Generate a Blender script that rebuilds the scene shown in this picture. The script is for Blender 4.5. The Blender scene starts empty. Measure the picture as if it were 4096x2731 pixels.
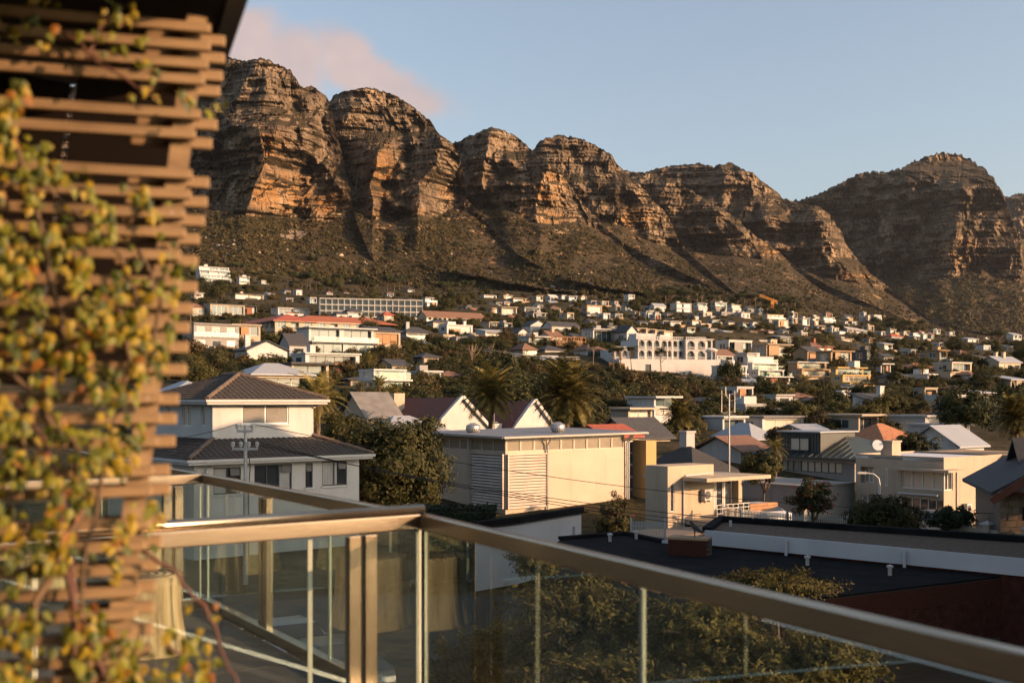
import bpy, math, random
import numpy as np
from mathutils import Vector, Matrix
R = math.radians
random.seed(7)
sc = bpy.context.scene
COL = sc.collection

# ---------------------------------------------------------------- camera
F = 4551.1          # focal length in photo pixels (40 mm on 36 mm, 4096 px wide)
HV = 1600.0         # photo row of the horizon (eye level)
cd = bpy.data.cameras.new('camera'); cam = bpy.data.objects.new('camera', cd); COL.objects.link(cam)
cam.location = (0, 0, 0); cam.rotation_euler = (R(90), 0, 0)
cd.lens = 40; cd.sensor_width = 36; cd.shift_y = (HV - 1365.5) / 4096
cd.clip_start = 0.05; cd.clip_end = 30000
cd.dof.use_dof = True; cd.dof.focus_distance = 130; cd.dof.aperture_fstop = 2.8
sc.camera = cam

# ---------------------------------------------------------------- light
SUN_AZ, SUN_EL = R(70), R(15)     # azimuth from straight behind the camera towards the right
SUN = Vector((math.sin(SUN_AZ)*math.cos(SUN_EL), -math.cos(SUN_AZ)*math.cos(SUN_EL), math.sin(SUN_EL)))
w = bpy.data.worlds.new('World'); sc.world = w; w.use_nodes = True
nt = w.node_tree; nt.nodes.clear()
sky = nt.nodes.new('ShaderNodeTexSky'); sky.sky_type = 'NISHITA'; sky.sun_disc = False
sky.sun_elevation = SUN_EL; sky.sun_rotation = math.atan2(SUN.x, SUN.y)
sky.altitude = 50; sky.air_density = 1.0; sky.dust_density = 3.0; sky.ozone_density = 1.2
bg = nt.nodes.new('ShaderNodeBackground'); bg.inputs['Strength'].default_value = 0.09
wo = nt.nodes.new('ShaderNodeOutputWorld')
# the pink evening cloud behind the first peak, drawn on the sky by direction
tc = nt.nodes.new('ShaderNodeTexCoord')
def wnode(t, **k):
    n = nt.nodes.new(t)
    for a, b in k.items(): setattr(n, a, b)
    return n
def wmath(op, a, b=None):
    n = wnode('ShaderNodeMath', operation=op)
    for i, s in enumerate((a, b)):
        if s is None: continue
        if isinstance(s, (int, float)): n.inputs[i].default_value = s
        else: nt.links.new(s, n.inputs[i])
    return n.outputs[0]
sep = wnode('ShaderNodeSeparateXYZ'); nt.links.new(tc.outputs['Generated'], sep.inputs[0])
px = wmath('DIVIDE', sep.outputs['X'], sep.outputs['Y']); pz = wmath('DIVIDE', sep.outputs['Z'], sep.outputs['Y'])
cmb = wnode('ShaderNodeCombineXYZ'); nt.links.new(px, cmb.inputs[0]); nt.links.new(pz, cmb.inputs[1])
def wnoise(scale, detail, off):
    m = wnode('ShaderNodeMapping'); m.inputs['Location'].default_value = off
    nt.links.new(cmb.outputs[0], m.inputs[0])
    n = wnode('ShaderNodeTexNoise'); n.inputs['Scale'].default_value = scale; n.inputs['Detail'].default_value = detail
    n.inputs['Roughness'].default_value = 0.5
    nt.links.new(m.outputs[0], n.inputs['Vector']); return n.outputs['Fac']
def blob(u, v, ru, rv, tilt=0.0):
    cx, cz = (u-2048)/F, (HV-v)/F
    dx = wmath('SUBTRACT', px, cx); dz = wmath('SUBTRACT', wmath('SUBTRACT', pz, cz), wmath('MULTIPLY', dx, tilt))
    a = wmath('DIVIDE', dx, ru/F); b = wmath('DIVIDE', dz, rv/F)
    d = wmath('SQRT', wmath('ADD', wmath('MULTIPLY', a, a), wmath('MULTIPLY', b, b)))
    return wmath('MAXIMUM', wmath('SUBTRACT', 1.0, d), 0.0)
bl = wmath('MAXIMUM', blob(1130, 240, 450, 250, -.1), blob(1500, 350, 440, 160, -0.34))
bl = wmath('MAXIMUM', bl, blob(700, 260, 640, 330, 0.0))
fl = wmath('MULTIPLY', wmath('SUBTRACT', wnoise(14, 10, (3, 1, 0)), 0.5), 3.0)
mk = wmath('ADD', wmath('MULTIPLY', bl, 1.5), wmath('MULTIPLY', fl, wmath('MINIMUM', wmath('MULTIPLY', bl, 3.0), 1.0)))
mr = wnode('ShaderNodeMapRange', interpolation_type='SMOOTHSTEP'); nt.links.new(mk, mr.inputs[0])
mr.inputs['From Min'].default_value = 0.09; mr.inputs['From Max'].default_value = .8; mr.inputs['To Max'].default_value = 0.92
front = wmath('GREATER_THAN', sep.outputs['Y'], 0.05)
mask = wmath('MULTIPLY', mr.outputs[0], front)
cr = wnode('ShaderNodeValToRGB'); nt.links.new(wnoise(16, 5, (1, 5, 0)), cr.inputs[0])
cr.color_ramp.elements[0].position = .35; cr.color_ramp.elements[0].color = (3.7, 3.0, 3.0, 1)
cr.color_ramp.elements[1].position = .7; cr.color_ramp.elements[1].color = (4.6, 3.5, 3.2, 1)
mix = wnode('ShaderNodeMix', data_type='RGBA'); nt.links.new(mask, mix.inputs['Factor'])
hs = wnode('ShaderNodeHueSaturation'); hs.inputs['Saturation'].default_value = .80; hs.inputs['Value'].default_value = 1.42
nt.links.new(sky.outputs[0], hs.inputs['Color']); nt.links.new(hs.outputs[0], mix.inputs['A']); nt.links.new(cr.outputs[0], mix.inputs['B'])
nt.links.new(mix.outputs['Result'], bg.inputs['Color']); nt.links.new(bg.outputs[0], wo.inputs['Surface'])
w.cycles.sampling_method = 'MANUAL'; w.cycles.sample_map_resolution = 512

sd = bpy.data.lights.new('sun', 'SUN'); so = bpy.data.objects.new('sun', sd); COL.objects.link(so)
sd.energy = 5.0; sd.angle = R(0.5); sd.color = (1.0, 0.58, 0.31)
so.rotation_euler = SUN.to_track_quat('Z', 'Y').to_euler(); so.location = SUN*40
so['kind'] = 'helper'
vs = sc.view_settings; vs.view_transform = 'Standard'; vs.look = 'None'; vs.gamma = 1.0; vs.exposure = 0.84
vs.use_curve_mapping = False
cy = sc.cycles
cy.use_denoising = True; cy.max_bounces = 5; cy.diffuse_bounces = 2; cy.glossy_bounces = 3
cy.transmission_bounces = 3; cy.transparent_max_bounces = 14; cy.volume_bounces = 0
cy.use_adaptive_sampling = True; cy.adaptive_threshold = 0.015
cy.sample_clamp_indirect = 4; cy.caustics_reflective = False; cy.caustics_refractive = False
try: cy.denoising_prefilter = 'ACCURATE'
except Exception: pass
# ---------------------------------------------------------------- helpers
def P(u, v, Y): return Vector(((u-2048)/F*Y, Y, (HV-v)/F*Y))      # photo point at depth Y
def G(u, v, z): return P(u, v, F*(-z)/(v-HV))                      # photo point on the level z (below the eye)
def tag(o, label=None, cat=None, group=None, kind=None):
    if label: o['label'] = label
    if cat: o['category'] = cat
    if group: o['group'] = group
    if kind: o['kind'] = kind
    return o
def link(o, parent=None):
    COL.objects.link(o)
    if parent is not None: o.parent = parent
    return o
def empty(name, loc=(0,0,0), rz=0.0):
    o = bpy.data.objects.new(name, None); COL.objects.link(o)
    o.location = loc; o.rotation_euler = (0, 0, rz); o.empty_display_size = .2
    return o
def mesh_np(name, verts, faces4=None, faces3=None, mat=None, smooth=False):
    me = bpy.data.meshes.new(name)
    verts = np.asarray(verts, np.float32)
    me.vertices.add(len(verts)); me.vertices.foreach_set('co', verts.ravel())
    loops = []; starts = []; n = 0
    if faces4 is not None and len(faces4):
        f = np.asarray(faces4, np.int32); loops.append(f.ravel()); starts.append(np.arange(len(f))*4 + n); n += f.size
    if faces3 is not None and len(faces3):
        f = np.asarray(faces3, np.int32); loops.append(f.ravel()); starts.append(np.arange(len(f))*3 + n); n += f.size
    loops = np.concatenate(loops).astype(np.int32); starts = np.concatenate(starts).astype(np.int32)
    me.loops.add(n); me.loops.foreach_set('vertex_index', loops)
    me.polygons.add(len(starts)); me.polygons.foreach_set('loop_start', starts)
    if smooth: me.polygons.foreach_set('use_smooth', np.ones(len(starts), bool))
    me.update(calc_edges=True)
    if mat: me.materials.append(mat)
    return me
class MB:
    """collects faces of one mesh"""
    def __init__(s): s.v = []; s.f = []
    def face(s, pts):
        n = len(s.v); s.v += [tuple(p) for p in pts]; s.f.append(tuple(range(n, n+len(pts)))); return s
    def hexa(s, p):                       # 8 points: bottom 4 ccw, top 4 ccw
        n = len(s.v); s.v += [tuple(q) for q in p]
        for a in ((3,2,1,0),(4,5,6,7),(0,1,5,4),(1,2,6,5),(2,3,7,6),(3,0,4,7)): s.f.append(tuple(n+i for i in a))
        return s
    def box(s, x0, x1, y0, y1, z0, z1):
        return s.hexa([(x0,y0,z0),(x1,y0,z0),(x1,y1,z0),(x0,y1,z0),(x0,y0,z1),(x1,y0,z1),(x1,y1,z1),(x0,y1,z1)])
    def prism(s, poly, z0, z1):
        n = len(s.v); k = len(poly)
        s.v += [(p[0],p[1],z0) for p in poly] + [(p[0],p[1],z1) for p in poly]
        s.f.append(tuple(n+i for i in reversed(range(k)))); s.f.append(tuple(n+k+i for i in range(k)))
        for i in range(k): j = (i+1) % k; s.f.append((n+i, n+j, n+k+j, n+k+i))
        return s
    def bar(s, a, b, w, h=None, up=(0,0,1)):
        a = Vector(a); b = Vector(b); h = h or w; d = (b-a).normalized(); up = Vector(up)
        if abs(d.dot(up)) > .98: up = Vector((1,0,0))
        x = d.cross(up).normalized()*w/2; y = x.cross(d).normalized()*h/2
        return s.hexa([a-x-y, a+x-y, b+x-y, b-x-y, a-x+y, a+x+y, b+x+y, b-x+y])
    def tube(s, pts, rad, n=8, cap=True):
        pts = [Vector(p) for p in pts]; r = rad if hasattr(rad, '__len__') else [rad]*len(pts)
        base = len(s.v); ref = Vector((0,0,1)); 
        for i, p in enumerate(pts):
            d = (pts[min(i+1, len(pts)-1)] - pts[max(i-1, 0)]).normalized()
            q = ref if abs(d.dot(ref)) < .95 else Vector((1,0,0))
            x = d.cross(q).normalized(); y = x.cross(d)
            for k in range(n):
                a = 2*math.pi*k/n; s.v.append(tuple(p + (x*math.cos(a) + y*math.sin(a))*r[i]))
        for i in range(len(pts)-1):
            for k in range(n):
                a = base+i*n+k; b = base+i*n+(k+1) % n; s.f.append((a, b, b+n, a+n))
        if cap:
            s.f.append(tuple(base+k for k in reversed(range(n)))); m = base+(len(pts)-1)*n; s.f.append(tuple(m+k for k in range(n)))
        return s
    def lathe(s, prof, n=12, c=(0,0)):
        return s.tube([(c[0], c[1], z) for r, z in prof], [max(r, 1e-4) for r, z in prof], n)
    def mesh(s, name, mat, smooth=False):
        me = bpy.data.meshes.new(name); me.from_pydata(s.v, [], s.f)
        if smooth: me.polygons.foreach_set('use_smooth', np.ones(len(me.polygons), bool))
        me.update()
        if mat: me.materials.append(mat)
        return me
    def build(s, name, mat, parent=None, smooth=False, loc=None, bevel=0):
        o = bpy.data.objects.new(name, s.mesh(name, mat, smooth)); link(o, parent)
        if loc is not None: o.location = loc
        if bevel:
            b = o.modifiers.new('edge', 'BEVEL'); b.width = bevel; b.segments = 2; b.limit_method = 'ANGLE'
        return o
def dup(o, parent=None):
    c = o.copy(); COL.objects.link(c); c.parent = parent
    for ch in list(o.children): dup(ch, c)
    return c
def inst(name, me, parent=None, loc=(0,0,0), rot=(0,0,0), scale=(1,1,1)):
    o = bpy.data.objects.new(name, me); link(o, parent); o.location = loc; o.rotation_euler = rot
    o.scale = scale if hasattr(scale, '__len__') else (scale,)*3
    return o
# noise in numpy
def _h(ix, iy, s):
    h = (ix*374761393 + iy*668265263 + s*974711) & 0xffffffff
    h = ((h ^ (h >> 13))*1274126177) & 0xffffffff
    return (h ^ (h >> 16)) & 0xffffffff
def hash01(ix, iy, s=0): return _h(np.asarray(ix, np.int64), np.asarray(iy, np.int64), s)/4294967296.0
def noise2(x, y, s=0):
    x = np.asarray(x, float); y = np.asarray(y, float)
    xi = np.floor(x).astype(np.int64); yi = np.floor(y).astype(np.int64); fx = x-xi; fy = y-yi
    def g(i, j):
        a = _h(xi+i, yi+j, s)*(2*np.pi/4294967296.0); return np.cos(a)*(fx-i) + np.sin(a)*(fy-j)
    sx = fx*fx*fx*(fx*(fx*6-15)+10); sy = fy*fy*fy*(fy*(fy*6-15)+10)
    a = g(0,0)*(1-sx) + g(1,0)*sx; b = g(0,1)*(1-sx) + g(1,1)*sx
    return (a*(1-sy) + b*sy)*1.5
def fbm(x, y, s=0, o=4, g=.5):
    t = 0; a = 1
    for k in range(o): t = t + a*noise2(x*2**k, y*2**k, s+k); a *= g
    return t
def smooth(a, b, x):
    t = np.clip((x-a)/(b-a), 0, 1); return t*t*(3-2*t)

# ---------------------------------------------------------------- materials
MATS = {}
class NT:
    def __init__(s, name):
        s.m = bpy.data.materials.new(name); s.m.use_nodes = True; s.t = s.m.node_tree
        s.b = s.t.nodes['Principled BSDF']; MATS[name] = s.m
    def n(s, t, **k):
        x = s.t.nodes.new(t)
        for a, b in k.items():
            if a in x.inputs: x.inputs[a].default_value = b
            else: setattr(x, a, b)
        return x
    def l(s, a, b): s.t.links.new(a, b); return s
    def coord(s, scale=(1,1,1), kind='Object', rot=(0,0,0)):
        c = s.n('ShaderNodeTexCoord'); m = s.n('ShaderNodeMapping'); m.inputs['Scale'].default_value = scale; m.inputs['Rotation'].default_value = rot
        s.l(c.outputs[kind], m.inputs[0]); return m.outputs[0]
    def noise(s, vec, scale, detail=4, rough=.55):
        n = s.n('ShaderNodeTexNoise'); n.inputs['Scale'].default_value = scale; n.inputs['Detail'].default_value = detail; n.inputs['Roughness'].default_value = rough
        if vec is not None: s.l(vec, n.inputs['Vector'])
        return n.outputs['Fac']
    def ramp(s, fac, stops):
        r = s.n('ShaderNodeValToRGB'); e = r.color_ramp.elements
        while len(e) < len(stops): e.new(.5)
        for i, (p, c) in enumerate(stops): e[i].position = p; e[i].color = (*c, 1) if len(c) == 3 else c
        s.l(fac, r.inputs[0]); return r.outputs[0]
    def mix(s, fac, a, b, blend='MIX'):
        x = s.n('ShaderNodeMix', data_type='RGBA', blend_type=blend)
        for sock, val in (('Factor', fac), ('A', a), ('B', b)):
            i = x.inputs[sock]
            if isinstance(val, (int, float)): i.default_value = val
            elif isinstance(val, tuple): i.default_value = (*val, 1)
            else: s.l(val, i)
        return x.outputs['Result']
    def bump(s, h, strength=.3, dist=.02):
        b = s.n('ShaderNodeBump'); b.inputs['Strength'].default_value = strength; b.inputs['Distance'].default_value = dist
        s.l(h, b.inputs['Height']); s.l(b.outputs[0], s.b.inputs['Normal']); return s
    def base(s, col):
        if isinstance(col, tuple): s.b.inputs['Base Color'].default_value = (*col, 1)
        else: s.l(col, s.b.inputs['Base Color'])
        return s
    def rough(s, r): s.b.inputs['Roughness'].default_value = r; return s
def mat(name, col, rough=.7, var=.12, scale=2.0, bump=0.0, metal=0.0, spec=None, bdist=.01):
    """a plain surface with soft blotches of wear"""
    if name in MATS: return MATS[name]
    k = NT(name); co = k.coord()
    oi = k.n('ShaderNodeObjectInfo')
    f = k.noise(co, scale, 5, .6)
    lo = tuple(max(0, c*(1-var)) for c in col); hi = tuple(min(1, c*(1+var)) for c in col)
    k.base(k.ramp(f, [(.3, lo), (.7, hi)])).rough(rough)
    k.b.inputs['Metallic'].default_value = metal
    if spec is not None: k.b.inputs['Specular IOR Level'].default_value = spec
    if bump: k.bump(k.noise(co, scale*22, 3), bump, bdist)
    return k.m
# ---------------------------------------------------------------- terrain
TY = np.array([60, 100, 140, 180, 230, 260, 300, 360, 430, 540, 680, 850, 1000.0])
TU = np.array([-600, 700, 1500, 2300, 3000, 3600, 4096, 5200.0])
TV = np.array([
 [2180,1700,1520,1430,1350,1320,1290,1250,1215,1150,1085,1035,1000],
 [2180,1720,1545,1468,1395,1370,1345,1300,1265,1200,1140,1090,1060],
 [2180,1745,1565,1500,1412,1388,1358,1310,1270,1225,1185,1160,1140],
 [2180,1770,1665,1605,1515,1440,1375,1335,1305,1260,1215,1190,1172],
 [2180,1790,1695,1645,1572,1530,1440,1385,1350,1315,1275,1235,1205],
 [2180,1800,1705,1642,1555,1490,1466,1446,1422,1395,1365,1340,1325],
 [2190,1810,1695,1622,1532,1487,1470,1456,1441,1420,1402,1388,1375],
 [2200,1830,1720,1650,1570,1530,1515,1500,1490,1478,1470,1462,1455]], float)
LTY = np.log(TY)
def vg(u, Y):
    u = np.atleast_1d(np.asarray(u, float)); Y = np.atleast_1d(np.asarray(Y, float)); u, Y = np.broadcast_arrays(u, Y)
    uc = np.clip(u, TU[0], TU[-1]-1e-3); i = np.clip(np.searchsorted(TU, uc, side='right')-1, 0, len(TU)-2)
    t = (uc-TU[i])/(TU[i+1]-TU[i]); ly = np.log(np.clip(Y, 60, 1000)); j = np.clip(np.searchsorted(LTY, ly, side='right')-1, 0, len(LTY)-2)
    s = (ly-LTY[j])/(LTY[j+1]-LTY[j])
    return (TV[i,j]*(1-s)+TV[i,j+1]*s)*(1-t) + (TV[i+1,j]*(1-s)+TV[i+1,j+1]*s)*t
def zg_uv(u, Y):
    Y = np.atleast_1d(np.asarray(Y, float)); v = vg(u, Y); z = (HV-v)/F*Y
    zn = (HV-vg(u, np.full_like(Y, 60.0)))/F*60
    z = np.where(Y < 60, zn, z)
    ex = np.clip(Y-1000, 0, 4000)
    return np.where(Y > 1000, (HV-v)/F*1000 + ex*.02, z)
def zg(x, Y): return float(zg_uv(2048+F*x/max(Y, 1.0), Y)[0])
_yy = np.exp(np.linspace(math.log(60), math.log(1000), 400))
def depth_at(u, v):
    vv = vg(np.full_like(_yy, u), _yy)
    return float(np.interp(-v, -vv, _yy))      # rows fall with depth
def ground_pt(u, v): 
    Y = depth_at(u, v); p = P(u, v, Y); p.z = float(zg_uv(u, Y)[0]); return p

# ---------------------------------------------------------------- land materials
def land_material(name, soil, scrub, dry, vscale):
    k = NT(name); g = k.n('ShaderNodeNewGeometry'); co = g.outputs['Position']
    a = k.noise(co, vscale, 6, .65); b = k.noise(co, vscale*7, 4, .6); c = k.noise(co, vscale*.13, 4)
    col = k.mix(k.ramp(a, [(.40, (0,0,0)), (.55, (1,1,1))]), soil, scrub)
    col = k.mix(k.ramp(b, [(.42, (0,0,0)), (.66, (1,1,1))]), col, dry)
    col = k.mix(k.ramp(c, [(.35, (0,0,0)), (.65, (.55,.55,.55))]), col, tuple(x*.6 for x in scrub))
    k.base(col).rough(.95); k.b.inputs['Specular IOR Level'].default_value = .1
    k.bump(a, .6, 1.0)
    return k.m
M_ground = land_material('scrub ground', (.080,.054,.027), (.024,.025,.010), (.088,.064,.030), .35)

def rock_material():
    k = NT('sandstone cliff'); g = k.n('ShaderNodeNewGeometry'); co = g.outputs['Position']
    def sc_(v):
        m = k.n('ShaderNodeMapping'); m.inputs['Scale'].default_value = v; k.l(co, m.inputs[0]); return m.outputs[0]
    ab = k.n('ShaderNodeAttribute', attribute_name='bed'); sx = k.n('ShaderNodeSeparateXYZ'); k.l(co, sx.inputs[0]); cb = k.n('ShaderNodeCombineXYZ'); k.l(sx.outputs[0], cb.inputs[0]); k.l(ab.outputs['Fac'], cb.inputs[2])
    mb_ = k.n('ShaderNodeMapping'); mb_.inputs['Scale'].default_value = (.008,.008,.19); k.l(cb.outputs[0], mb_.inputs[0])
    strat = k.noise(mb_.outputs[0], 1.0, 6, .75)          # flat beds
    joint = k.noise(sc_((.15,.15,.06)), 1.0, 5, .65)          # upright cracks
    blot = k.noise(co, .02, 6, .62)
    at = k.n('ShaderNodeAttribute', attribute_name='mask'); sp = k.n('ShaderNodeSeparateColor'); k.l(at.outputs['Color'], sp.inputs[0])
    grey = k.ramp(blot, [(.32, (.072,.053,.036)), (.50, (.18,.130,.083)), (.68, (.35,.255,.158))])
    org = k.ramp(blot, [(.30, (.17,.09,.04)), (.50, (.33,.178,.066)), (.68, (.37,.265,.16))])
    oa = k.n('ShaderNodeMath', operation='MULTIPLY_ADD'); k.l(strat, oa.inputs[0]); oa.inputs[1].default_value = 1.6; oa.inputs[2].default_value = -.8
    ob = k.n('ShaderNodeMath', operation='ADD', use_clamp=True); k.l(oa.outputs[0], ob.inputs[0]); k.l(sp.outputs['Green'], ob.inputs[1])
    rock = k.mix(ob.outputs[0], grey, org)
    rock = k.mix(k.ramp(joint, [(.38, (.95,.95,.95)), (.47, (0,0,0))]), rock, (.038,.030,.022))
    rock = k.mix(k.ramp(strat, [(.36, (.9,.9,.9)), (.44, (0,0,0))]), rock, (.050,.038,.026))
    # scrub on ledges and slopes
    v1 = k.noise(co, .09, 6, .7); v2 = k.noise(co, .022, 4, .6)
    veg = k.mix(k.ramp(v1, [(.40, (0,0,0)), (.60, (1,1,1))]), (.015,.016,.006), (.070,.048,.019))
    veg = k.mix(k.ramp(v2, [(.42, (0,0,0)), (.64, (.8,.8,.8))]), veg, (.075,.049,.025))
    vm = k.n('ShaderNodeMath', operation='MULTIPLY_ADD'); k.l(v1, vm.inputs[0]); vm.inputs[1].default_value = 1.1; vm.inputs[2].default_value = -.55
    va = k.n('ShaderNodeMath', operation='ADD'); k.l(vm.outputs[0], va.inputs[0]); k.l(sp.outputs['Red'], va.inputs[1])
    vr = k.ramp(va.outputs[0], [(.52, (0,0,0)), (.62, (1,1,1))])
    scree = k.mix(sp.outputs['Blue'], veg, (.22,.17,.125))
    k.base(k.mix(vr, rock, scree)).rough(.92); k.b.inputs['Specular IOR Level'].default_value = .15
    h = k.n('ShaderNodeMath', operation='ADD'); k.l(joint, h.inputs[0]); k.l(strat, h.inputs[1])
    k.bump(h.outputs[0], 1.0, 5.0)
    return k.m
M_rock = rock_material()

# ---------------------------------------------------------------- ground sheet
def build_ground():
    us = np.concatenate([np.linspace(-9000, -700, 40), np.linspace(-600, 4700, 260), np.linspace(4800, 14000, 40)])
    ys = np.exp(np.linspace(math.log(16), math.log(1200), 230)); ys = np.concatenate([[1.0, 6.0], ys])
    U, Y = np.meshgrid(us, ys)
    Z = zg_uv(U.ravel(), Y.ravel()).reshape(U.shape)
    X = (U-2048)/F*Y
    amp = np.clip((Y-100)/300, 0, 1)
    Z = Z + amp*(fbm(X*.02, Y*.02, 5, 4)*2.2) - .05
    Z = np.where(Y < 16, Z[2:3, :], Z)
    V = np.stack([X, Y, Z], -1).reshape(-1, 3); n = len(us); m = len(ys)
    i = np.arange((m-1)*(n-1)); a = (i//(n-1))*n + i % (n-1)
    # the part beside and behind the viewer, level, as the last faces of the same sheet
    zf = float(Z[0].mean())
    k = len(V); V = np.concatenate([V, [(-900,1,zf),(900,1,zf),(900,-900,zf),(-900,-900,zf)]])
    f4 = np.concatenate([np.stack([a, a+1, a+n+1, a+n], -1), [[k+3, k+2, k+1, k]]])
    o = bpy.data.objects.new('ground', mesh_np('ground', V, f4, mat=M_ground, smooth=True)); link(o); o['kind'] = 'structure'
build_ground()

# ---------------------------------------------------------------- mountains
S = 4096/2352.0
def interp(pts, x):
    p = np.array(pts, float); return np.interp(x, p[:,0], p[:,1])
def mountain(name, top, Dtop, cliff, bottom, Yb, noses, clip=None, du=4.0, seed=0, dcl=.8, orange=None, rough=1.0, zlift=0.0, tier=(46, .85), scree=(), vl=520, ak=.72):
    top = np.array(top, float)*S; cliff = np.array(cliff, float)*S; bottom = np.array(bottom, float)*S
    us = np.arange(top[0,0], top[-1,0], du); vt = np.interp(us, top[:,0], top[:,1])
    jag = noise2(us/30, us*0, seed)*5 + noise2(us/11, us*0+3, seed)*4.0 + (hash01((us/9).astype(int), 0, seed)-.5)*6
    vc = np.interp(us, cliff[:,0], cliff[:,1]); vb = np.interp(us, bottom[:,0], bottom[:,1])
    damp = np.clip((vc-vt)/80, .15, 1)
    vs0 = vt.copy(); vc0 = np.maximum(vc, vs0+4)
    vt = vt + jag*damp*rough
    vc = np.maximum(vc + noise2(us/60, us*0+9, seed)*10 + noise2(us/17, us*0+4, seed)*5, vt+4); vb = np.maximum(vb, vc+6)
    vpk = vs0.min()
    # depth along the crest, the cliff foot and the toe of the slope
    kk = np.hanning(61); kk /= kk.sum(); sm_ = lambda a: np.convolve(np.pad(a, 30, mode='edge'), kk, 'valid')
    Yt = sm_(Dtop - (vs0-vpk)/F*Dtop*.35 - 5.2*np.maximum(0, vs0-vl*S)/F*Dtop); Yt = np.maximum(Yt, 700)
    Yc = sm_(Yt - dcl*(vc0-vs0)/F*Dtop)
    Ybb = np.full_like(us, Yb) if not hasattr(Yb, '__len__') else interp(np.array(Yb)*[S, 1], us)
    Ybb = np.minimum(Ybb, Yc-20)
    n1 = int(max(40, np.percentile(vc-vt, 92)/du)); n2 = int(max(30, np.percentile(vb-vc, 80)/(du*1.4)))
    q1 = np.linspace(0, 1, n1); q2 = np.linspace(0, 1, n2+1)[1:]
    Vv = np.concatenate([vt[None]+(vc-vt)[None]*q1[:,None], vc[None]+(vb-vc)[None]*q2[:,None]])
    a0, c0, e0 = sm_(vs0)[None], sm_(vc0)[None], sm_(vb)[None]
    c0 = np.maximum(c0, a0+4); e0 = np.maximum(e0, c0+6)
    ya, yc_, yb_ = Yt[None], Yc[None], Ybb[None]
    qq = np.clip((Vv-a0)/(c0-a0), -.2, 1); tt = np.clip((Vv-c0)/(e0-c0), 0, 1.1)
    Y0 = ya+(yc_-ya)*qq + (yb_-yc_)*tt**.85
    tal = tt
    U = np.broadcast_to(us[None], Vv.shape).copy()
    Y = Y0.copy()
    for pl, wl, wr, amp in noses:
        pl = np.array(pl, float)*S
        uc = np.interp(Vv, pl[:,1], pl[:,0]); ends = smooth(pl[0,1]-70, pl[0,1]+30, Vv)*(1-smooth(pl[-1,1], pl[-1,1]+120+amp*.9, Vv))
        uc = uc + noise2(Vv/70, Vv*0+seed, 3)*14
        d = U-uc; wob = 1+.22*noise2(U/60, Vv/60, seed+7)
        f = np.where(d < 0, np.clip(1+d/(wl*S*wob), 0, 1), np.clip(1-d/(wr*S*wob), 0, 1))
        Y = Y - amp*ak*f*ends
    X = (U-2048)/F*Y; Z = (HV-Vv)/F*(.35*Y+.65*Dtop)      # beds dip gently towards the viewer
    bed = Z.copy()
    k = rough; rock = 1-smooth(.0, .18, tal)
    xs = X + 40*noise2(X/130, Z/130, seed+1)
    rid = lambda w, h, s: 1-np.abs(noise2(xs/w, Z/h, s))*2
    Y = Y + k*rock*(14*rid(95, 240, seed+2) + 8*rid(42, 90, seed+3) + 4*rid(17, 30, seed+4) + 2*rid(7.5, 10, seed+5))
    # beds: upright faces and ledges
    for h, fr, s in ((tier[0]*2.6, .22, 4), (tier[0], .50, 1), (tier[0]*.31, .75, 2), (tier[0]*.14, .75, 3)):
        zz = (Z + 4*noise2(X/220, Z*0+1, seed+20) + .07*h*noise2(X/40, Z/60, seed+20+s))/h + .37*s
        fz = zz-np.floor(zz); sl = np.clip((fz-.62)/.38, 0, 1); sl = sl*sl*(3-2*sl)
        Y = Y + k*rock*fr*dcl*h*1.5*(sl-fz)
    # joint blocks
    for bw, bh, am, s in ((62, 95, 26.0, 5), (30, 36, 19.0, 4), (22, 15, 12.0, 3), (11, 8, 9.0, 1), (5.0, 4.6, 5.5, 2)):
        r0 = np.floor(Z/bh + .12*noise2(X/50, Z/50, seed+s)); off = hash01(r0, r0*0, seed+s)
        c0 = np.floor(xs/bw*(.75+.5*hash01(r0, r0*0+5, seed)) + off*7 + .22*noise2(X/30, Z/30, s))
        Y = Y + k*rock*am*(hash01(c0, r0, seed+30+s)-.5)
    ta = smooth(.02, .25, tal)
    Y = Y + ta*(16*fbm(X/150, Z/120, seed+40, 3) + 3.5*fbm(X/20, Z/12, seed+41, 3))
    gl = 1-np.abs(noise2(X/210+Z/500, Z/900, seed+44))*2
    Y = Y + ta*22*np.clip(gl, 0, 1)**3
    X = (U-2048)/F*Y; Z = (HV-Vv)/F*Y
    # back of the crest so that the ridge has a body
    b1 = np.stack([X[0]*1.02, Y[0]*1.02, Z[0]-2], -1); b2 = np.stack([X[0]*1.25, Y[0]*1.25, Z[0]*.55], -1)
    V = np.concatenate([b2[None], b1[None], np.stack([X, Y, Z], -1)])
    m, n = V.shape[:2]
    # slope for the scrub mask
    dz = np.gradient(V[...,2], axis=0); dy = np.gradient(V[...,1], axis=0)
    slope = np.abs(dy)/(np.abs(dz)+np.abs(dy)+1e-6)
    slope = (slope + np.roll(slope, 1, 0) + np.roll(slope, -1, 0))/3
    veg = smooth(.52, .76, slope)*1.0
    T = np.concatenate([np.zeros((2, n)), tal])
    veg = np.maximum(veg, smooth(.0, .20, T+.10*noise2(V[...,0]/30, V[...,2]/12, seed+60))*1.2)
    bands = noise2(V[...,0]/45, V[...,2]/8, seed+50) + .45*noise2(V[...,0]/9, V[...,2]/5, seed+51)
    outc = smooth(.42, .66, bands)*(T > 0.02)*(1-smooth(.30, .62, T))
    veg = veg - outc*1.0
    UU = np.concatenate([U[:2], U]); VV = np.concatenate([Vv[:2], Vv]); vegx = 0*UU
    for (a, b, r, rr) in (orange or []):
        d = np.sqrt(((UU/S-a)/r)**2 + ((VV/S-b)/rr)**2); vegx = np.maximum(vegx, np.clip(1.6*(1-d), 0, 1))
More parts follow.
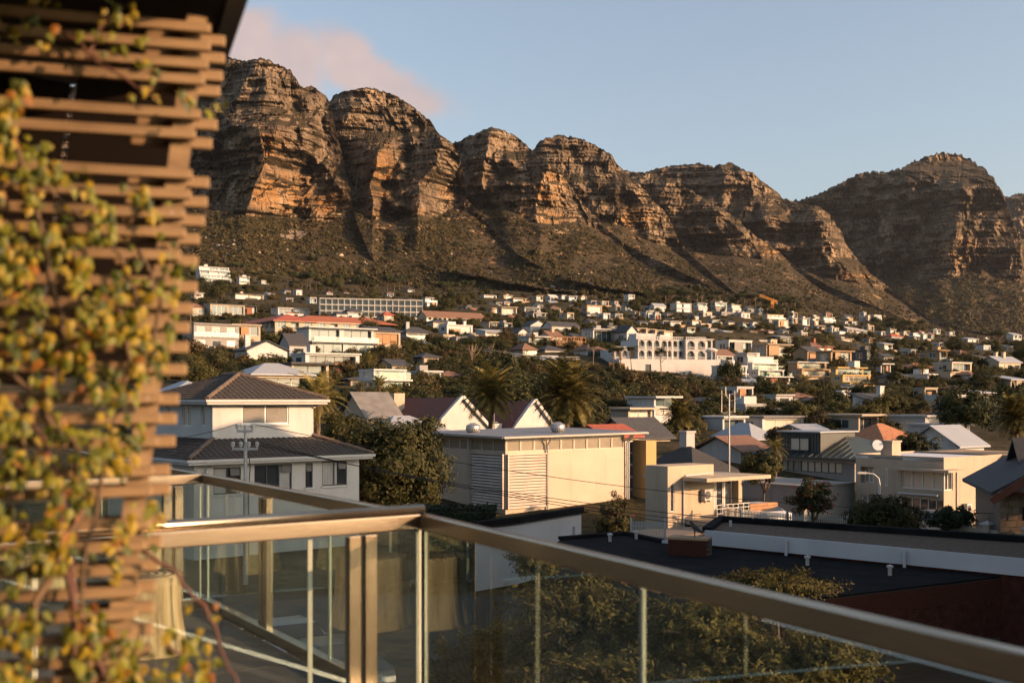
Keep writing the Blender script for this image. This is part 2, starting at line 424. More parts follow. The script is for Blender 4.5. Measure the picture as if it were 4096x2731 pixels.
    org = np.clip(vegx*.95 + outc*.55, 0, 1)
    scr = 0*UU
    for (a, b, r, rr) in scree:
        d = np.sqrt(((UU/S-a)/r)**2 + ((VV/S-b)/rr)**2) + .3*noise2(UU/18, VV/18, 5); scr = np.maximum(scr, 1-smooth(.75, 1.0, d))
    keep = np.ones((m-1, n-1), bool)
    if clip is not None:
        cl = np.array(clip, float)*S; vv = np.interp(us, cl[:,0], cl[:,1], left=-1e9 if cl[0,0] > us[0] else None, right=1e9)
        hid = VV > (vv+36+110*smooth(480*S, 560*S, vv))[None]; keep = ~(hid[:-1,:-1] & hid[1:,1:] & hid[:-1,1:] & hid[1:,:-1])
        keep[0, :] = True
    i, j = np.nonzero(keep); a = i*n+j
    me = mesh_np(name, V.reshape(-1,3), np.stack([a, a+n, a+n+1, a+1], -1), mat=M_rock, smooth=False)
    colr = np.stack([np.clip(veg, 0, 1), org, scr, np.ones_like(org)], -1).reshape(-1, 4).astype(np.float32)
    ba = me.attributes.new('bed', 'FLOAT', 'POINT'); ba.data.foreach_set('value', np.concatenate([bed[:1], bed[:1], bed]).ravel().astype(np.float32))
    ca = me.color_attributes.new('mask', 'FLOAT_COLOR', 'POINT'); ca.data.foreach_set('color', colr.ravel())
    sm = (T[:-1,:-1] > .12)[keep]; me.polygons.foreach_set('use_smooth', sm)
    o = bpy.data.objects.new(name, me); link(o); o['kind'] = 'structure'
    return dict(o=o, U=UU, V=VV, P=V, T=T, keep=keep)
A_top = [(-400,330),(0,230),(250,180),(380,150),(440,118),(500,130),(520,127),(545,138),(565,140),(600,134),(620,139),(650,155),(668,163),(680,180),(690,200),(712,199),(730,205),(748,222),(757,236),(764,262),(772,300),(784,345),(796,400),(806,440),(820,490),(845,520),(900,560),(1000,610),(1200,655),(1500,690)]
B_top = [(735,250),(757,233),(765,222),(785,210),(805,208),(825,204),(850,200),(880,210),(915,222),(935,236),(965,258),(985,275),(1000,295),(1020,318),(1040,330),(1055,360),(1065,400),(1070,430),(1072,458),(1090,478),(1110,500),(1150,545),(1185,580),(1260,625),(1400,662),(1600,690)]
C_top = [(1015,345),(1040,330),(1075,315),(1100,303),(1130,292),(1150,297),(1175,308),(1195,320),(1215,340),(1250,365),(1275,390),(1300,410),(1320,440),(1340,470),(1372,500),(1388,524),(1450,570),(1520,602),(1600,642),(1700,692),(1800,712)]
D_top = [(1200,352),(1222,347),(1240,325),(1260,315),(1290,311),(1320,316),(1350,325),(1380,340),(1405,358),(1415,375),(1430,388),(1450,410),(1480,430),(1500,462),(1530,488),(1546,520),(1556,548),(1585,585),(1640,632),(1692,676),(1760,708),(1900,740)]
E_top = [(1400,400),(1440,392),(1480,397),(1545,412),(1590,440),(1640,468),(1690,500),(1722,530),(1762,560),(1792,580),(1812,602),(1850,627),(1905,657),(2000,700),(2100,742),(2200,770),(2360,788),(2500,800)]
H_top = [(1430,396),(1480,395),(1520,385),(1560,378),(1600,375),(1640,383),(1660,377),(1680,373),(1700,385),(1730,398),(1745,412),(1765,425),(1782,440),(1800,456),(1850,470),(1880,474),(1905,492),(1930,528),(1944,562),(1975,600),(2002,630),(2036,655),(2080,690),(2130,730),(2200,752),(2300,774),(2420,790)]
F_top = [(1790,470),(1830,460),(1880,445),(1930,420),(1980,396),(2030,395),(2060,390),(2100,370),(2140,355),(2180,350),(2200,354),(2222,362),(2245,378),(2262,388),(2278,405),(2292,424),(2306,452),(2318,485),(2330,520),(2345,545),(2370,600),(2420,680),(2520,780)]
G_top = [(2250,470),(2310,452),(2352,440),(2400,425),(2500,430),(2700,480),(3000,640)]
LAY = []
LAY.append(mountain('mountain', A_top, 1560, [(-400,500),(380,470),(450,470),(540,492),(700,500),(780,508),(812,470),(830,520),(1500,700)], [(-400,700),(0,680),(380,650),(480,650),(700,690),(1000,700),(1500,725)], [(-400,760),(380,800),(700,900),(1500,950)],
  [([(600,140),(615,190),(600,262)], 150, 110, 120), ([(690,205),(720,260)], 40, 45, 40),
   ([(640,285),(625,340),(598,400),(565,480)], 190, 120, 180), ([(690,300),(700,345),(745,380),(800,455)], 50, 60, 60),
   ([(480,240),(470,300),(440,370)], 60, 60, 60), ([(560,180),(540,260)], 30, 40, 30), ([(700,440),(720,490)], 60, 70, 25)],
  seed=11, vl=505, ak=.9, orange=[(640,450,120,70),(600,340,70,60),(760,470,60,40)], scree=[(675,540,36,13)]))
LAY.append(mountain('mountain', B_top, 1690, [(735,480),(800,455),(845,512),(900,516),(928,470),(975,520),(1050,468),(1068,462),(1090,500),(1200,610),(1600,700)], [(735,690),(1600,725)], 950,
  [([(815,205),(800,250),(790,290)], 60, 190, 70), ([(872,338),(862,380),(852,430),(856,500)], 95, 75, 180),
   ([(1012,322),(1003,370),(965,420),(960,480)], 85, 80, 165), ([(905,300),(930,340)], 40, 40, 30), ([(935,440),(975,510)], 60, 60, 35)],
  clip=A_top, seed=23, vl=485, ak=.9, orange=[(910,500,80,40),(880,400,40,90),(1040,440,40,30)]))
LAY.append(mountain('mountain', C_top, 1850, [(1015,440),(1080,450),(1110,490),(1165,470),(1210,510),(1260,524),(1330,500),(1380,535),(1500,620),(1800,720)], [(1015,700),(1800,735)], 990,
  [([(1128,295),(1118,340),(1108,400)], 60, 70, 110), ([(1268,362),(1243,420),(1232,480),(1240,515)], 110, 110, 190),
   ([(1088,320),(1085,370)], 30, 35, 40), ([(1170,380),(1160,450)], 40, 50, 45), ([(1310,470),(1345,515)], 50, 50, 40)],
  clip=B_top, seed=37, vl=528, ak=.85, orange=[(1260,430,60,60),(1200,500,150,22)]))
LAY.append(mountain('mountain', D_top, 2050, [(1200,470),(1330,505),(1370,530),(1410,490),(1450,540),(1550,575),(1692,690),(1900,745)], [(1200,720),(1900,760)], 1050,
  [([(1252,318),(1238,370)], 40, 190, 70), ([(1330,420),(1360,470),(1375,520)], 90, 90, 90),
   ([(1440,420),(1475,470),(1490,530)], 70, 80, 100), ([(1395,420),(1420,480)], 40, 50, 40)],
  clip=C_top, seed=41, vl=560, orange=[(1460,500,60,30)]))
LAY.append(mountain('mountain', E_top, 2280, [(1400,540),(1540,570),(1690,590),(1800,600),(1900,675),(2000,710),(2500,805)], [(1400,740),(1700,745),(2000,760),(2500,830)], [(1400,1150),(2000,1150),(2500,1150)],
  [([(1560,420),(1625,465),(1690,520),(1750,580)], 190, 70, 150), ([(1500,420),(1540,500)], 60, 60, 50), ([(1640,500),(1690,590)], 60, 60, 50)],
  clip=D_top, seed=53, vl=606, orange=[(1770,570,40,25)]))
LAY.append(mountain('mountain', H_top, 2520, [(1430,560),(1790,600),(1900,640),(2030,662),(2140,745),(2420,800)], [(1430,760),(2420,850)], 1450,
  [([(1655,380),(1672,430),(1650,490)], 90, 90, 120), ([(1700,390),(1740,460),(1760,520)], 50, 60, 90), ([(1555,382),(1560,420)], 50, 50, 50),
   ([(1870,475),(1895,520),(1915,590),(1975,650)], 230, 60, 300), ([(1600,400),(1610,450)], 30, 40, 40)],
  clip=E_top, seed=67, vl=660, orange=[(1980,640,60,25)]))
LAY.append(mountain('mountain', F_top, 3350, [(1790,600),(2000,640),(2130,640),(2250,630),(2352,640),(2520,790)], [(1790,770),(2200,800),(2520,840)], 1900,
  [([(2285,405),(2315,480),(2345,560)], 470, 60, 700), ([(2130,362),(2110,410),(2090,450)], 60, 45, 90), ([(2210,425),(2195,490)], 60, 50, 110),
   ([(2205,520),(2180,580),(2175,630)], 110, 90, 200), ([(2050,500),(2045,560)], 40, 50, 110)],
  clip=H_top, seed=79, vl=700, rough=1.5, tier=(80, .8), orange=[(2200,580,80,40)], dcl=.7))
LAY.append(mountain('mountain', G_top, 5200, [(2250,600),(3000,690)], [(2250,760),(3000,800)], 3400, [([(2340,450),(2330,560)], 60, 80, 200)], clip=F_top, seed=83, rough=2.0, tier=(110, .8), du=6))
# ---------------------------------------------------------------- foliage
def leaf_material(name, dark, light, trans=.25, tint=None, nscale=.9):
    k = NT(name); g = k.n('ShaderNodeNewGeometry'); co = k.coord()
    oi = k.n('ShaderNodeObjectInfo')
    f = k.noise(co, nscale, 3)
    ad = k.n('ShaderNodeMath', operation='MULTIPLY_ADD'); k.l(g.outputs['Random Per Island'], ad.inputs[0]); ad.inputs[1].default_value = .45; k.l(f, ad.inputs[2])
    ad2 = k.n('ShaderNodeMath', operation='MULTIPLY_ADD'); k.l(oi.outputs['Random'], ad2.inputs[0]); ad2.inputs[1].default_value = .30; k.l(ad.outputs[0], ad2.inputs[2])
    col = k.ramp(ad2.outputs[0], [(.55, dark), (1.05, light)])
    if tint: col = k.mix(k.ramp(k.noise(co, .5, 2), [(.55, (0,0,0)), (.68, (.8,.8,.8))]), col, tint)
    k.base(col).rough(.75); k.b.inputs['Specular IOR Level'].default_value = .25
    tr = k.n('ShaderNodeBsdfTranslucent'); k.l(col, tr.inputs['Color'])
    mx = k.n('ShaderNodeMixShader'); mx.inputs[0].default_value = trans
    k.l(k.b.outputs[0], mx.inputs[1]); k.l(tr.outputs[0], mx.inputs[2])
    k.l(mx.outputs[0], k.t.nodes['Material Output'].inputs['Surface'])
    return k.m
L_round = leaf_material('evergreen leaves', (0.007,0.011,0.004), (.060,.058,.016))
L_pine = leaf_material('pine needles', (0.006,0.011,0.004), (.048,.052,.016))
L_olive = leaf_material('grey olive leaves', (0.019,0.020,0.009), (.085,.075,.028))
L_dry = leaf_material('dry bush leaves', (.032,.024,.009), (.085,.060,.021))
L_palm = leaf_material('palm leaflets', (.012,.015,.005), (.24,.195,.055), .2)
L_near = leaf_material('glossy tree leaves', (0.009,0.013,0.004), (.088,.078,.020), .3)
L_red = leaf_material('red flowers', (.16,.012,.010), (.35,.03,.02), .3)
L_pink = leaf_material('bougainvillea flowers', (.18,.015,.05), (.32,.03,.09), .3)
L_fyn = leaf_material('mountain scrub', (0.010,0.011,0.004), (.088,.064,.022), .1)
L_hedge = leaf_material('hedge leaves', (0.006,0.011,0.006), (.032,.046,.020), .2)
M_bark = mat('bark', (.085,.060,.040), .9, .35, 3.0, .5)
M_palmbark = mat('palm bark', (.12,.082,.05), .95, .4, 6.0, .8)

rng = np.random.default_rng(3)
def leaf_quads(C, N, size, rg, aspect=.55, jit=.6):
    """C centres, N preferred normals -> verts, quads of small folded-less leaf cards"""
    n = len(C); d = N + rg.normal(0, jit, (n, 3)); d /= np.linalg.norm(d, axis=1, keepdims=True)+1e-9
    t = rg.normal(0, 1, (n, 3)); t -= d*np.sum(t*d, 1, keepdims=True); t /= np.linalg.norm(t, axis=1, keepdims=True)+1e-9
    b = np.cross(d, t); s = size*(.6+.8*rg.random((n, 1)))
    V = np.stack([C-t*s*.5, C-b*s*.5*aspect, C+t*s*.5, C+b*s*.5*aspect], 1).reshape(-1, 3)
    return V, np.arange(n*4).reshape(-1, 4)
def crown_mesh(name, clumps, per, cr, leaf, m, seed, aspect=.55, flat=.75, extra=None):
    """clumps: (k,3) centres, per leaves in each, clump radius cr"""
    rg = np.random.default_rng(seed); cl = np.asarray(clumps, float); k = len(cl)
    cen = cl.mean(0)
    d = rg.normal(0, 1, (k, per, 3)); d /= np.linalg.norm(d, axis=2, keepdims=True)
    d[..., 2] *= flat
    r = cr*(.75+.5*rg.random((k, 1, 1)))*(.55+.45*rg.random((k, per, 1)))
    C = (cl[:, None] + d*r).reshape(-1, 3); out = (cl[:, None]-cen)*.5/np.maximum(cr, .1) + d
    V, Q = leaf_quads(C, out.reshape(-1, 3)*.8 + np.array([0, 0, .35]), leaf, rg, aspect)
    return mesh_np(name, V, Q, mat=m)
def ell_clumps(n, rx, ry, rz, cz, seed, shell=.55, noise=.25, bottom=-.55):
    rg = np.random.default_rng(seed); out = []
    while len(out) < n:
        p = rg.normal(0, 1, 3); p /= np.linalg.norm(p)
        if p[2] < bottom: continue
        r = shell + (1-shell)*rg.random(); r *= 1+noise*rg.normal()
        q = p*r*np.array([rx, ry, rz]); out.append((q[0], q[1], cz+q[2]))
    return np.array(out)
def trunk_mesh(name, h, r, limbs, m, seed=0, lean=.04, top=.5):
    rg = random.Random(seed); b = MB(); pts = []; x = y = 0
    for i in range(6):
        t = i/5; pts.append((x, y, h*t)); x += rg.uniform(-1, 1)*lean*h; y += rg.uniform(-1, 1)*lean*h
    b.tube([(0,0,-.6)]+pts, [r*1.25]+[r*(1-(1-top)*i/5) for i in range(6)], 7)
    for q in limbs:
        s = Vector(pts[rg.choice((3, 4, 5))]); e = Vector(q); mid = (s+e)/2 + Vector((rg.uniform(-.2,.2), rg.uniform(-.2,.2), -.06*h))
        b.tube([s, mid, e], [r*.5, r*.36, r*.14], 5)
    return b.mesh(name, m, True)
PROTO = {}
def proto(kind, crown, trunk): PROTO.setdefault(kind, []).append((crown, trunk))
for s in range(3):        # round evergreen, 8 m tall
    c = ell_clumps(46, 3.3, 3.3, 3.0, 4.9, 100+s)
    proto('round', crown_mesh('crown', c, 90, 1.25, .42, L_round, 110+s), trunk_mesh('trunk', 4.2, .22, c[:9], M_bark, s))
for s in range(2):        # lighter leaved
    c = ell_clumps(36, 3.2, 3.2, 3.1, 4.9, 105+s, .45, .3)
    proto('round', crown_mesh('crown', c, 95, 1.3, .44, L_near, 115+s), trunk_mesh('trunk', 4.2, .22, c[:9], M_bark, 5+s))
for s in range(2):        # greyer olive tree
    c = ell_clumps(38, 3.0, 3.0, 2.9, 4.6, 120+s, .5, .3)
    proto('olive', crown_mesh('crown', c, 80, 1.15, .40, L_olive, 130+s), trunk_mesh('trunk', 3.6, .2, c[:9], M_bark, 10+s))
for s in range(3):        # umbrella pine, 12 m tall
    c = ell_clumps(52, 5.2, 5.2, 1.7, 10.0, 140+s, .35, .22, -.35)
    proto('pine', crown_mesh('crown', c, 90, 1.35, .46, L_pine, 150+s, .4), trunk_mesh('trunk', 8.6, .32, c[:16]-[0, 0, .5], M_bark, 20+s, .03))
for s in range(3):        # tall bare pine, 16 m
    c = ell_clumps(30, 3.4, 3.4, 1.9, 14.0, 160+s, .35, .35, -.5)
    proto('tallpine', crown_mesh('crown', c, 70, 1.15, .42, L_pine, 170+s, .4), trunk_mesh('trunk', 13.2, .30, c[:14]-[0, 0, .4], mat('pale pine bark', (.17,.125,.085), .9, .3, 3, .4), 30+s, .025))
for s in range(2):        # low bush 2.4 m
    c = ell_clumps(26, 1.7, 1.7, 1.3, .9, 180+s, .5, .25, -.5)
    proto('bush', crown_mesh('crown', c, 70, .75, .30, L_round, 190+s), trunk_mesh('trunk', 1.1, .1, c[:6], M_bark, 40+s))
c = ell_clumps(26, 1.7, 1.7, 1.3, .9, 186, .5, .25, -.5)
proto('drybush', crown_mesh('crown', c, 70, .75, .30, L_dry, 196), trunk_mesh('trunk', 1.1, .1, c[:6], M_bark, 46))
def conifer_mesh(h=18, tiers=17, r0=3.6, m=None, seed=0, leaf=.34):
    rg = np.random.default_rng(seed); Cs = []; Ns = []; tb = MB(); tb.tube([(0,0,-.5),(0,0,h*.5),(0,0,h)], [.30,.2,.04], 7)
    for t in range(tiers):
        z = h*(.14+.84*t/(tiers-1)); r = r0*(1-t/(tiers-1))**.8+.25; nb = 7
        for b in range(nb):
            a = 2*math.pi*(b+rg.random()*.5)/nb + t*.7; rr = r*rg.uniform(.8, 1.1); L = max(6, int(rr*17))
            u = np.linspace(.12, 1, L); x = np.cos(a)*u*rr; y = np.sin(a)*u*rr; zz = z + .28*rr*(u**2) - .10*rr*u
            for k in range(4):
                Cs.append(np.stack([x, y, zz], 1)+rg.normal(0, .13, (L, 3))); Ns.append(np.tile([0, 0, 1.0], (L, 1)))
            tb.tube([(0,0,z), (np.cos(a)*rr*.5, np.sin(a)*rr*.5, z+.02*rr), (np.cos(a)*rr, np.sin(a)*rr, z+.18*rr)], [.06,.045,.02], 4)
    V, Q = leaf_quads(np.concatenate(Cs), np.concatenate(Ns), leaf, rg, .45, .5)
    return mesh_np('crown', V, Q, mat=m), tb.mesh('trunk', M_bark, True)
proto('conifer', *conifer_mesh(18, 17, 3.4, L_pine, 1)); proto('conifer', *conifer_mesh(14, 11, 4.2, L_pine, 2))
def palm_mesh(h, nf, L, seed, leaflets=26, droop=1.0, dead=8):
    """canary palm: trunk with leaf scars, feather fronds from upright to hanging"""
    rg = np.random.default_rng(seed); V = []; Q = []; n = 0
    for f in range(nf+dead):
        isd = f >= nf; t = (f+.5)/nf if not isd else 1.08+.12*rg.random()
        el = R(84 - 122*min(t, 1.12)**.9) if not isd else R(rg.uniform(-72, -50)); az = f*2.39996+rg.uniform(-.2, .2); ln = L*rg.uniform(.85, 1.08)*(1 if not isd else .6)
        S_ = 12; e = el; p = np.array([0, 0, h]) ; pts = [p.copy()]; dirs = []
        for k in range(S_):
            d = np.array([math.cos(az)*math.cos(e), math.sin(az)*math.cos(e), math.sin(e)]); dirs.append(d); p = p+d*ln/S_; pts.append(p.copy())
            e -= R(droop*(3.0+5.5*k/S_))*(1.0 if e > R(-85) else 0)
        pts = np.array(pts); side = np.array([-math.sin(az), math.cos(az), 0])
        # rachis
        for k in range(S_):
            wv = .05*(1-k/S_)+.012; a, b = pts[k], pts[k+1]; up = np.cross(dirs[k], side)*wv*.6
            V += [a-side*wv, a+side*wv+up*0, b+side*wv*.8, b-side*wv*.8]; Q.append((n, n+1, n+2, n+3)); n += 4
        for k in range(leaflets):
            s = .10+.90*(k+.5)/leaflets; i = min(S_-1, int(s*S_)); fr = s*S_-i; b = pts[i]*(1-fr)+pts[i+1]*fr; d = dirs[i]
            ll = ln*(.17*math.sin(math.pi*min(1, .12+s*.86))**.7+.05)*rg.uniform(.85, 1.15); up = np.cross(side, d)
            up = up if up[2] > 0 else -up
            for sg in (-1, 1):
                dr = side*sg*.78 + d*.62 + up*rg.uniform(.05, .35) - np.array([0, 0, .22 + (.5 if isd else 0)]); dr /= np.linalg.norm(dr)
                wd = d*.062*L/4.5+np.array([0, 0, .02])
                V += [b-wd, b+wd, b+dr*ll+wd*.25, b+dr*ll-wd*.25]; Q.append((n, n+1, n+2, n+3)); n += 4
    cm = mesh_np('crown', np.array(V), Q, mat=L_palm)
    tb = MB(); z = -.6; prof = []; k = 0
    while z < h-.3:
        r = .34 if z > h-2.2 else .27
        if z > h-1.3: r = .48
        prof += [(r*1.10, z), (r*.93, z+.17)]; z += .2
    prof += [(.30, h+.25), (.05, h+.5)]; tb.lathe(prof, 11)
    return cm, tb.mesh('trunk', M_palmbark, False)
proto('palm', *palm_mesh(5.5, 44, 3.6, 5, 20)); proto('palm', *palm_mesh(7.5, 40, 3.3, 6, 20))
def plant(kind, name, loc, scale=1.0, label=None, group=None, var=None, cat='tree', rz=None, sz=None):
    crown, trunk = PROTO[kind][(random.randrange(len(PROTO[kind])) if var is None else var)]
    e = empty(name, loc, random.uniform(0, 6.28) if rz is None else rz)
    s = scale if hasattr(scale, '__len__') else (scale, scale, scale*(sz or 1)); e.scale = s
    inst('trunk', trunk, e); inst('crown', crown, e)
    tag(e, label, cat, group); return e

# ---------------------------------------------------------------- scattered ground cover
def lump_mesh(name, m, seed, n=60, leaf=.5, r=1.0):
    c = ell_clumps(9, r*.8, r*.8, r*.55, r*.35, seed, .4, .2, -.2)
    return crown_mesh(name, c, n//9+1, r*.5, leaf, m, seed+1)
def rock_mesh(name, m, seed):
    rg = np.random.default_rng(seed); b = bpy.data.meshes.new(name); import bmesh
    bm = bmesh.new(); bmesh.ops.create_icosphere(bm, subdivisions=2, radius=1)
    for v in bm.verts:
        k = 1+.35*math.sin(v.co.x*3+seed)*math.cos(v.co.y*2.6)+rg.uniform(-.12, .12); v.co = Vector((v.co.x*k, v.co.y*k*.8, max(-.35, v.co.z*k*.65)))
    bm.to_mesh(b); bm.free(); b.materials.append(m); return b
def scatter(name, pts, scl, meshes, label, cat, seed=0, rot=None):
    """one mass nobody could count: points instanced with a few prototypes"""
    pc = bpy.data.collections.new(name+'_kinds')
    for i, me in enumerate(meshes):
        o = bpy.data.objects.new('%s_kind%d' % (name, i), me); pc.objects.link(o)
    rg = np.random.default_rng(seed); pts = np.asarray(pts, np.float32)
    me = bpy.data.meshes.new(name); me.vertices.add(len(pts)); me.vertices.foreach_set('co', pts.ravel())
    a = me.attributes.new('scl', 'FLOAT', 'POINT'); a.data.foreach_set('value', np.asarray(scl, np.float32))
    a = me.attributes.new('rz', 'FLOAT', 'POINT'); a.data.foreach_set('value', rg.uniform(0, 6.28, len(pts)).astype(np.float32))
    a = me.attributes.new('pick', 'INT', 'POINT'); a.data.foreach_set('value', rg.integers(0, len(meshes), len(pts)).astype(np.int32))
    o = bpy.data.objects.new(name, me); link(o)
    g = bpy.data.node_groups.new(name, 'GeometryNodeTree')
    g.interface.new_socket('Geometry', in_out='INPUT', socket_type='NodeSocketGeometry'); g.interface.new_socket('Geometry', in_out='OUTPUT', socket_type='NodeSocketGeometry')
    N = g.nodes.new; gi = N('NodeGroupInput'); go = N('NodeGroupOutput'); ip = N('GeometryNodeInstanceOnPoints'); ci = N('GeometryNodeCollectionInfo')
    ci.inputs['Collection'].default_value = pc; ci.inputs['Separate Children'].default_value = True; ci.inputs['Reset Children'].default_value = True
    mp = N('GeometryNodeMeshToPoints'); L = g.links.new
    L(gi.outputs[0], mp.inputs[0]); L(mp.outputs[0], ip.inputs['Points']); L(ci.outputs[0], ip.inputs['Instance']); ip.inputs['Pick Instance'].default_value = True
    def at(nm, ty):
        x = N('GeometryNodeInputNamedAttribute'); x.data_type = ty; x.inputs[0].default_value = nm; return x.outputs[0]
    L(at('pick', 'INT'), ip.inputs['Instance Index']); cx = N('ShaderNodeCombineXYZ'); L(at('rz', 'FLOAT'), cx.inputs[2]); L(cx.outputs[0], ip.inputs['Rotation'])
    cs = N('ShaderNodeCombineXYZ'); s_ = at('scl', 'FLOAT')
    for i in range(3): L(s_, cs.inputs[i])
    L(cs.outputs[0], ip.inputs['Scale']); L(ip.outputs[0], go.inputs[0])
    md = o.modifiers.new('scatter', 'NODES'); md.node_group = g
    tag(o, label, cat, None, 'stuff'); return o
M_boulder = mat('pale sandstone boulder', (.27,.215,.155), .95, .35, .8, .4)
FY = [lump_mesh('shrub', L_fyn, 300+i, 54, .75) for i in range(3)] + [lump_mesh('shrub', L_olive, 310, 54, .7)]
def slope_points(lay, n, tmin, tmax, seed, bias=None):
    rg = np.random.default_rng(seed); T = lay['T']; ok = (T[:-1,:-1] > tmin) & (T[:-1,:-1] < tmax) & lay['keep']
    U = lay['U'][:-1,:-1]; ok &= (U > 650) & (U < 4200)
    i, j = np.nonzero(ok)
    if not len(i): return np.zeros((0, 3))
    Pp = lay['P']; wt = np.ones(len(i))
    if bias is not None: wt = bias(Pp[i, j])
    k = rg.choice(len(i), n, p=wt/wt.sum()); i = i[k]; j = j[k]; a = rg.random((n, 1)); b = rg.random((n, 1))
    return Pp[i, j]*(1-a)*(1-b) + Pp[i+1, j]*a*(1-b) + Pp[i, j+1]*(1-a)*b + Pp[i+1, j+1]*a*b
clus = lambda p: np.clip(.7+fbm(p[:,0]/60, p[:,2]/40, 77, 3), .2, 2)
pts = np.concatenate([slope_points(LAY[0], 16000, .03, 1.1, 1, clus), slope_points(LAY[1], 9000, .03, 1.1, 2, clus), slope_points(LAY[2], 9000, .03, 1.1, 3, clus),
   slope_points(LAY[3], 6000, .03, 1.1, 4, clus), slope_points(LAY[4], 7000, .03, 1.1, 5, clus), slope_points(LAY[5], 6000, .03, 1.1, 6, clus), slope_points(LAY[6], 6000, .02, 1.0, 7, clus)])
far_n = 6000
rg = np.random.default_rng(8)
fsc = rg.lognormal(.25, .45, len(pts)); fsc[-far_n:] *= 1.9
scatter('fynbos_scrub', pts, fsc, FY, 'brown green scrub covering the mountain slopes below the cliffs', 'scrub')
bp = np.concatenate([slope_points(LAY[0], 900, .35, 1.0, 11, clus), slope_points(LAY[1], 500, .35, 1.0, 12, clus), slope_points(LAY[2], 500, .4, 1.0, 13, clus), slope_points(LAY[3], 250, .4, 1.0, 14, clus)])
scatter('slope_boulders', bp, np.clip(rg.lognormal(-.25, .55, len(bp)), .3, 4), [rock_mesh('boulder', M_boulder, i) for i in range(3)], 'pale boulders scattered over the scrub slope above the houses', 'boulders')
# ---------------------------------------------------------------- building kit
def wall_mat(name, col, streak=.35):
    k = NT(name); co = k.coord(); m = k.n('ShaderNodeMapping'); m.inputs['Scale'].default_value = (1.3,1.3,.16); k.l(co, m.inputs[0])
    base = k.ramp(k.noise(co, .55, 5, .6), [(.3, tuple(c*.91 for c in col)), (.7, tuple(c*1.07 for c in col))])
    st = k.ramp(k.noise(m.outputs[0], 1.5, 5, .65), [(.50, (0,0,0)), (.72, (streak,)*3)])
    k.base(k.mix(st, base, tuple(c*f for c, f in zip(col, (.62,.57,.50))))).rough(.87); k.b.inputs['Specular IOR Level'].default_value = .3
    k.bump(k.noise(co, 13, 3), .15, .01); return k.m
W_white = wall_mat('white painted render', (.45,.44,.425))
W_cream = wall_mat('cream render', (.41,.335,.25))
W_beige = wall_mat('beige render', (.36,.295,.225))
W_tan = wall_mat('tan render', (.32,.22,.13))
W_grey = wall_mat('grey render', (.23,.22,.205))
W_dark = wall_mat('charcoal render', (.085,.083,.082))
W_brick = wall_mat('red brick far', (.22,.085,.05))
W_pale = wall_mat('pale grey render', (.35,.345,.335))
W_yellow = wall_mat('yellow ochre render', (.46,.30,.125))
R_slate = mat('slate roof', (.040,.040,.043), .75, .3, 3, .4, bdist=.03)
R_red = mat('red tile roof', (.30,.072,.038), .8, .2, 3, .5, bdist=.03)
R_brown = mat('brown tile roof', (.16,.085,.055), .85, .2, 3, .5, bdist=.03)
R_dkred = mat('dark red tile roof', (.135,.045,.030), .85, .2, 3, .4, bdist=.03)
R_zinc = mat('pale metal roof', (.26,.275,.30), .5, .06, 1, .1)
R_black = mat('black tile roof', (.030,.028,.027), .8, .25, 3, .4, bdist=.03)
R_felt = mat('grey roof felt', (.14,.135,.13), .95, .25, 1, .3)
R_orange = mat('weathered clay tile roof', (.30,.125,.058), .85, .35, 3, .5, bdist=.03)
M_wood = mat('warm timber', (.30,.145,.058), .7, .25, 3, .3)
M_steel = mat('galvanised steel', (.42,.42,.41), .45, .12, 4, 0, .7)
M_frame = mat('dark window frame', (.03,.03,.032), .5, .1)
M_wframe = mat('white window frame', (.62,.61,.58), .5, .05)
def glass_mat(name, col, rough=.06):
    k = NT(name); oi = k.n('ShaderNodeObjectInfo'); co = k.coord()
    f = k.n('ShaderNodeMath', operation='ADD'); k.l(oi.outputs['Random'], f.inputs[0]); k.l(k.noise(co, .9, 2), f.inputs[1])
    k.base(k.ramp(f.outputs[0], [(.35, tuple(c*.45 for c in col)), (1.3, tuple(min(1, c*1.6) for c in col))])).rough(rough)
    k.b.inputs['Specular IOR Level'].default_value = .9
    return k.m
PANE = [glass_mat('window glass dark', (.035,.04,.042)), glass_mat('window glass teal', (.05,.07,.072)), glass_mat('window with pale curtain', (.27,.235,.19), .25)]
def clear_glass(name, tint, refl=.12):
    k = NT(name); tr = k.n('ShaderNodeBsdfTransparent'); tr.inputs['Color'].default_value = (*tint, 1)
    gl = k.n('ShaderNodeBsdfGlossy'); gl.inputs['Roughness'].default_value = .015; gl.inputs['Color'].default_value = (.9,.97,.95,1)
    fr = k.n('ShaderNodeFresnel'); fr.inputs['IOR'].default_value = 1.52
    ad0 = k.n('ShaderNodeMath', operation='ADD', use_clamp=True); k.l(fr.outputs[0], ad0.inputs[0]); ad0.inputs[1].default_value = refl
    gm = k.n('ShaderNodeNewGeometry'); iv = k.n('ShaderNodeMath', operation='SUBTRACT'); iv.inputs[0].default_value = 1.0; k.l(gm.outputs['Backfacing'], iv.inputs[1])
    ad = k.n('ShaderNodeMath', operation='MULTIPLY'); k.l(ad0.outputs[0], ad.inputs[0]); k.l(iv.outputs[0], ad.inputs[1])
    mx = k.n('ShaderNodeMixShader'); k.l(ad.outputs[0], mx.inputs[0]); k.l(tr.outputs[0], mx.inputs[1]); k.l(gl.outputs[0], mx.inputs[2])
    k.l(mx.outputs[0], k.t.nodes['Material Output'].inputs['Surface']); return k.m
M_balglass = clear_glass('balcony glass', (.72,.78,.77), .06)
WALLS = dict(white=W_white, cream=W_cream, beige=W_beige, tan=W_tan, grey=W_grey, dark=W_dark, brick=W_brick, pale=W_pale, yellow=W_yellow)
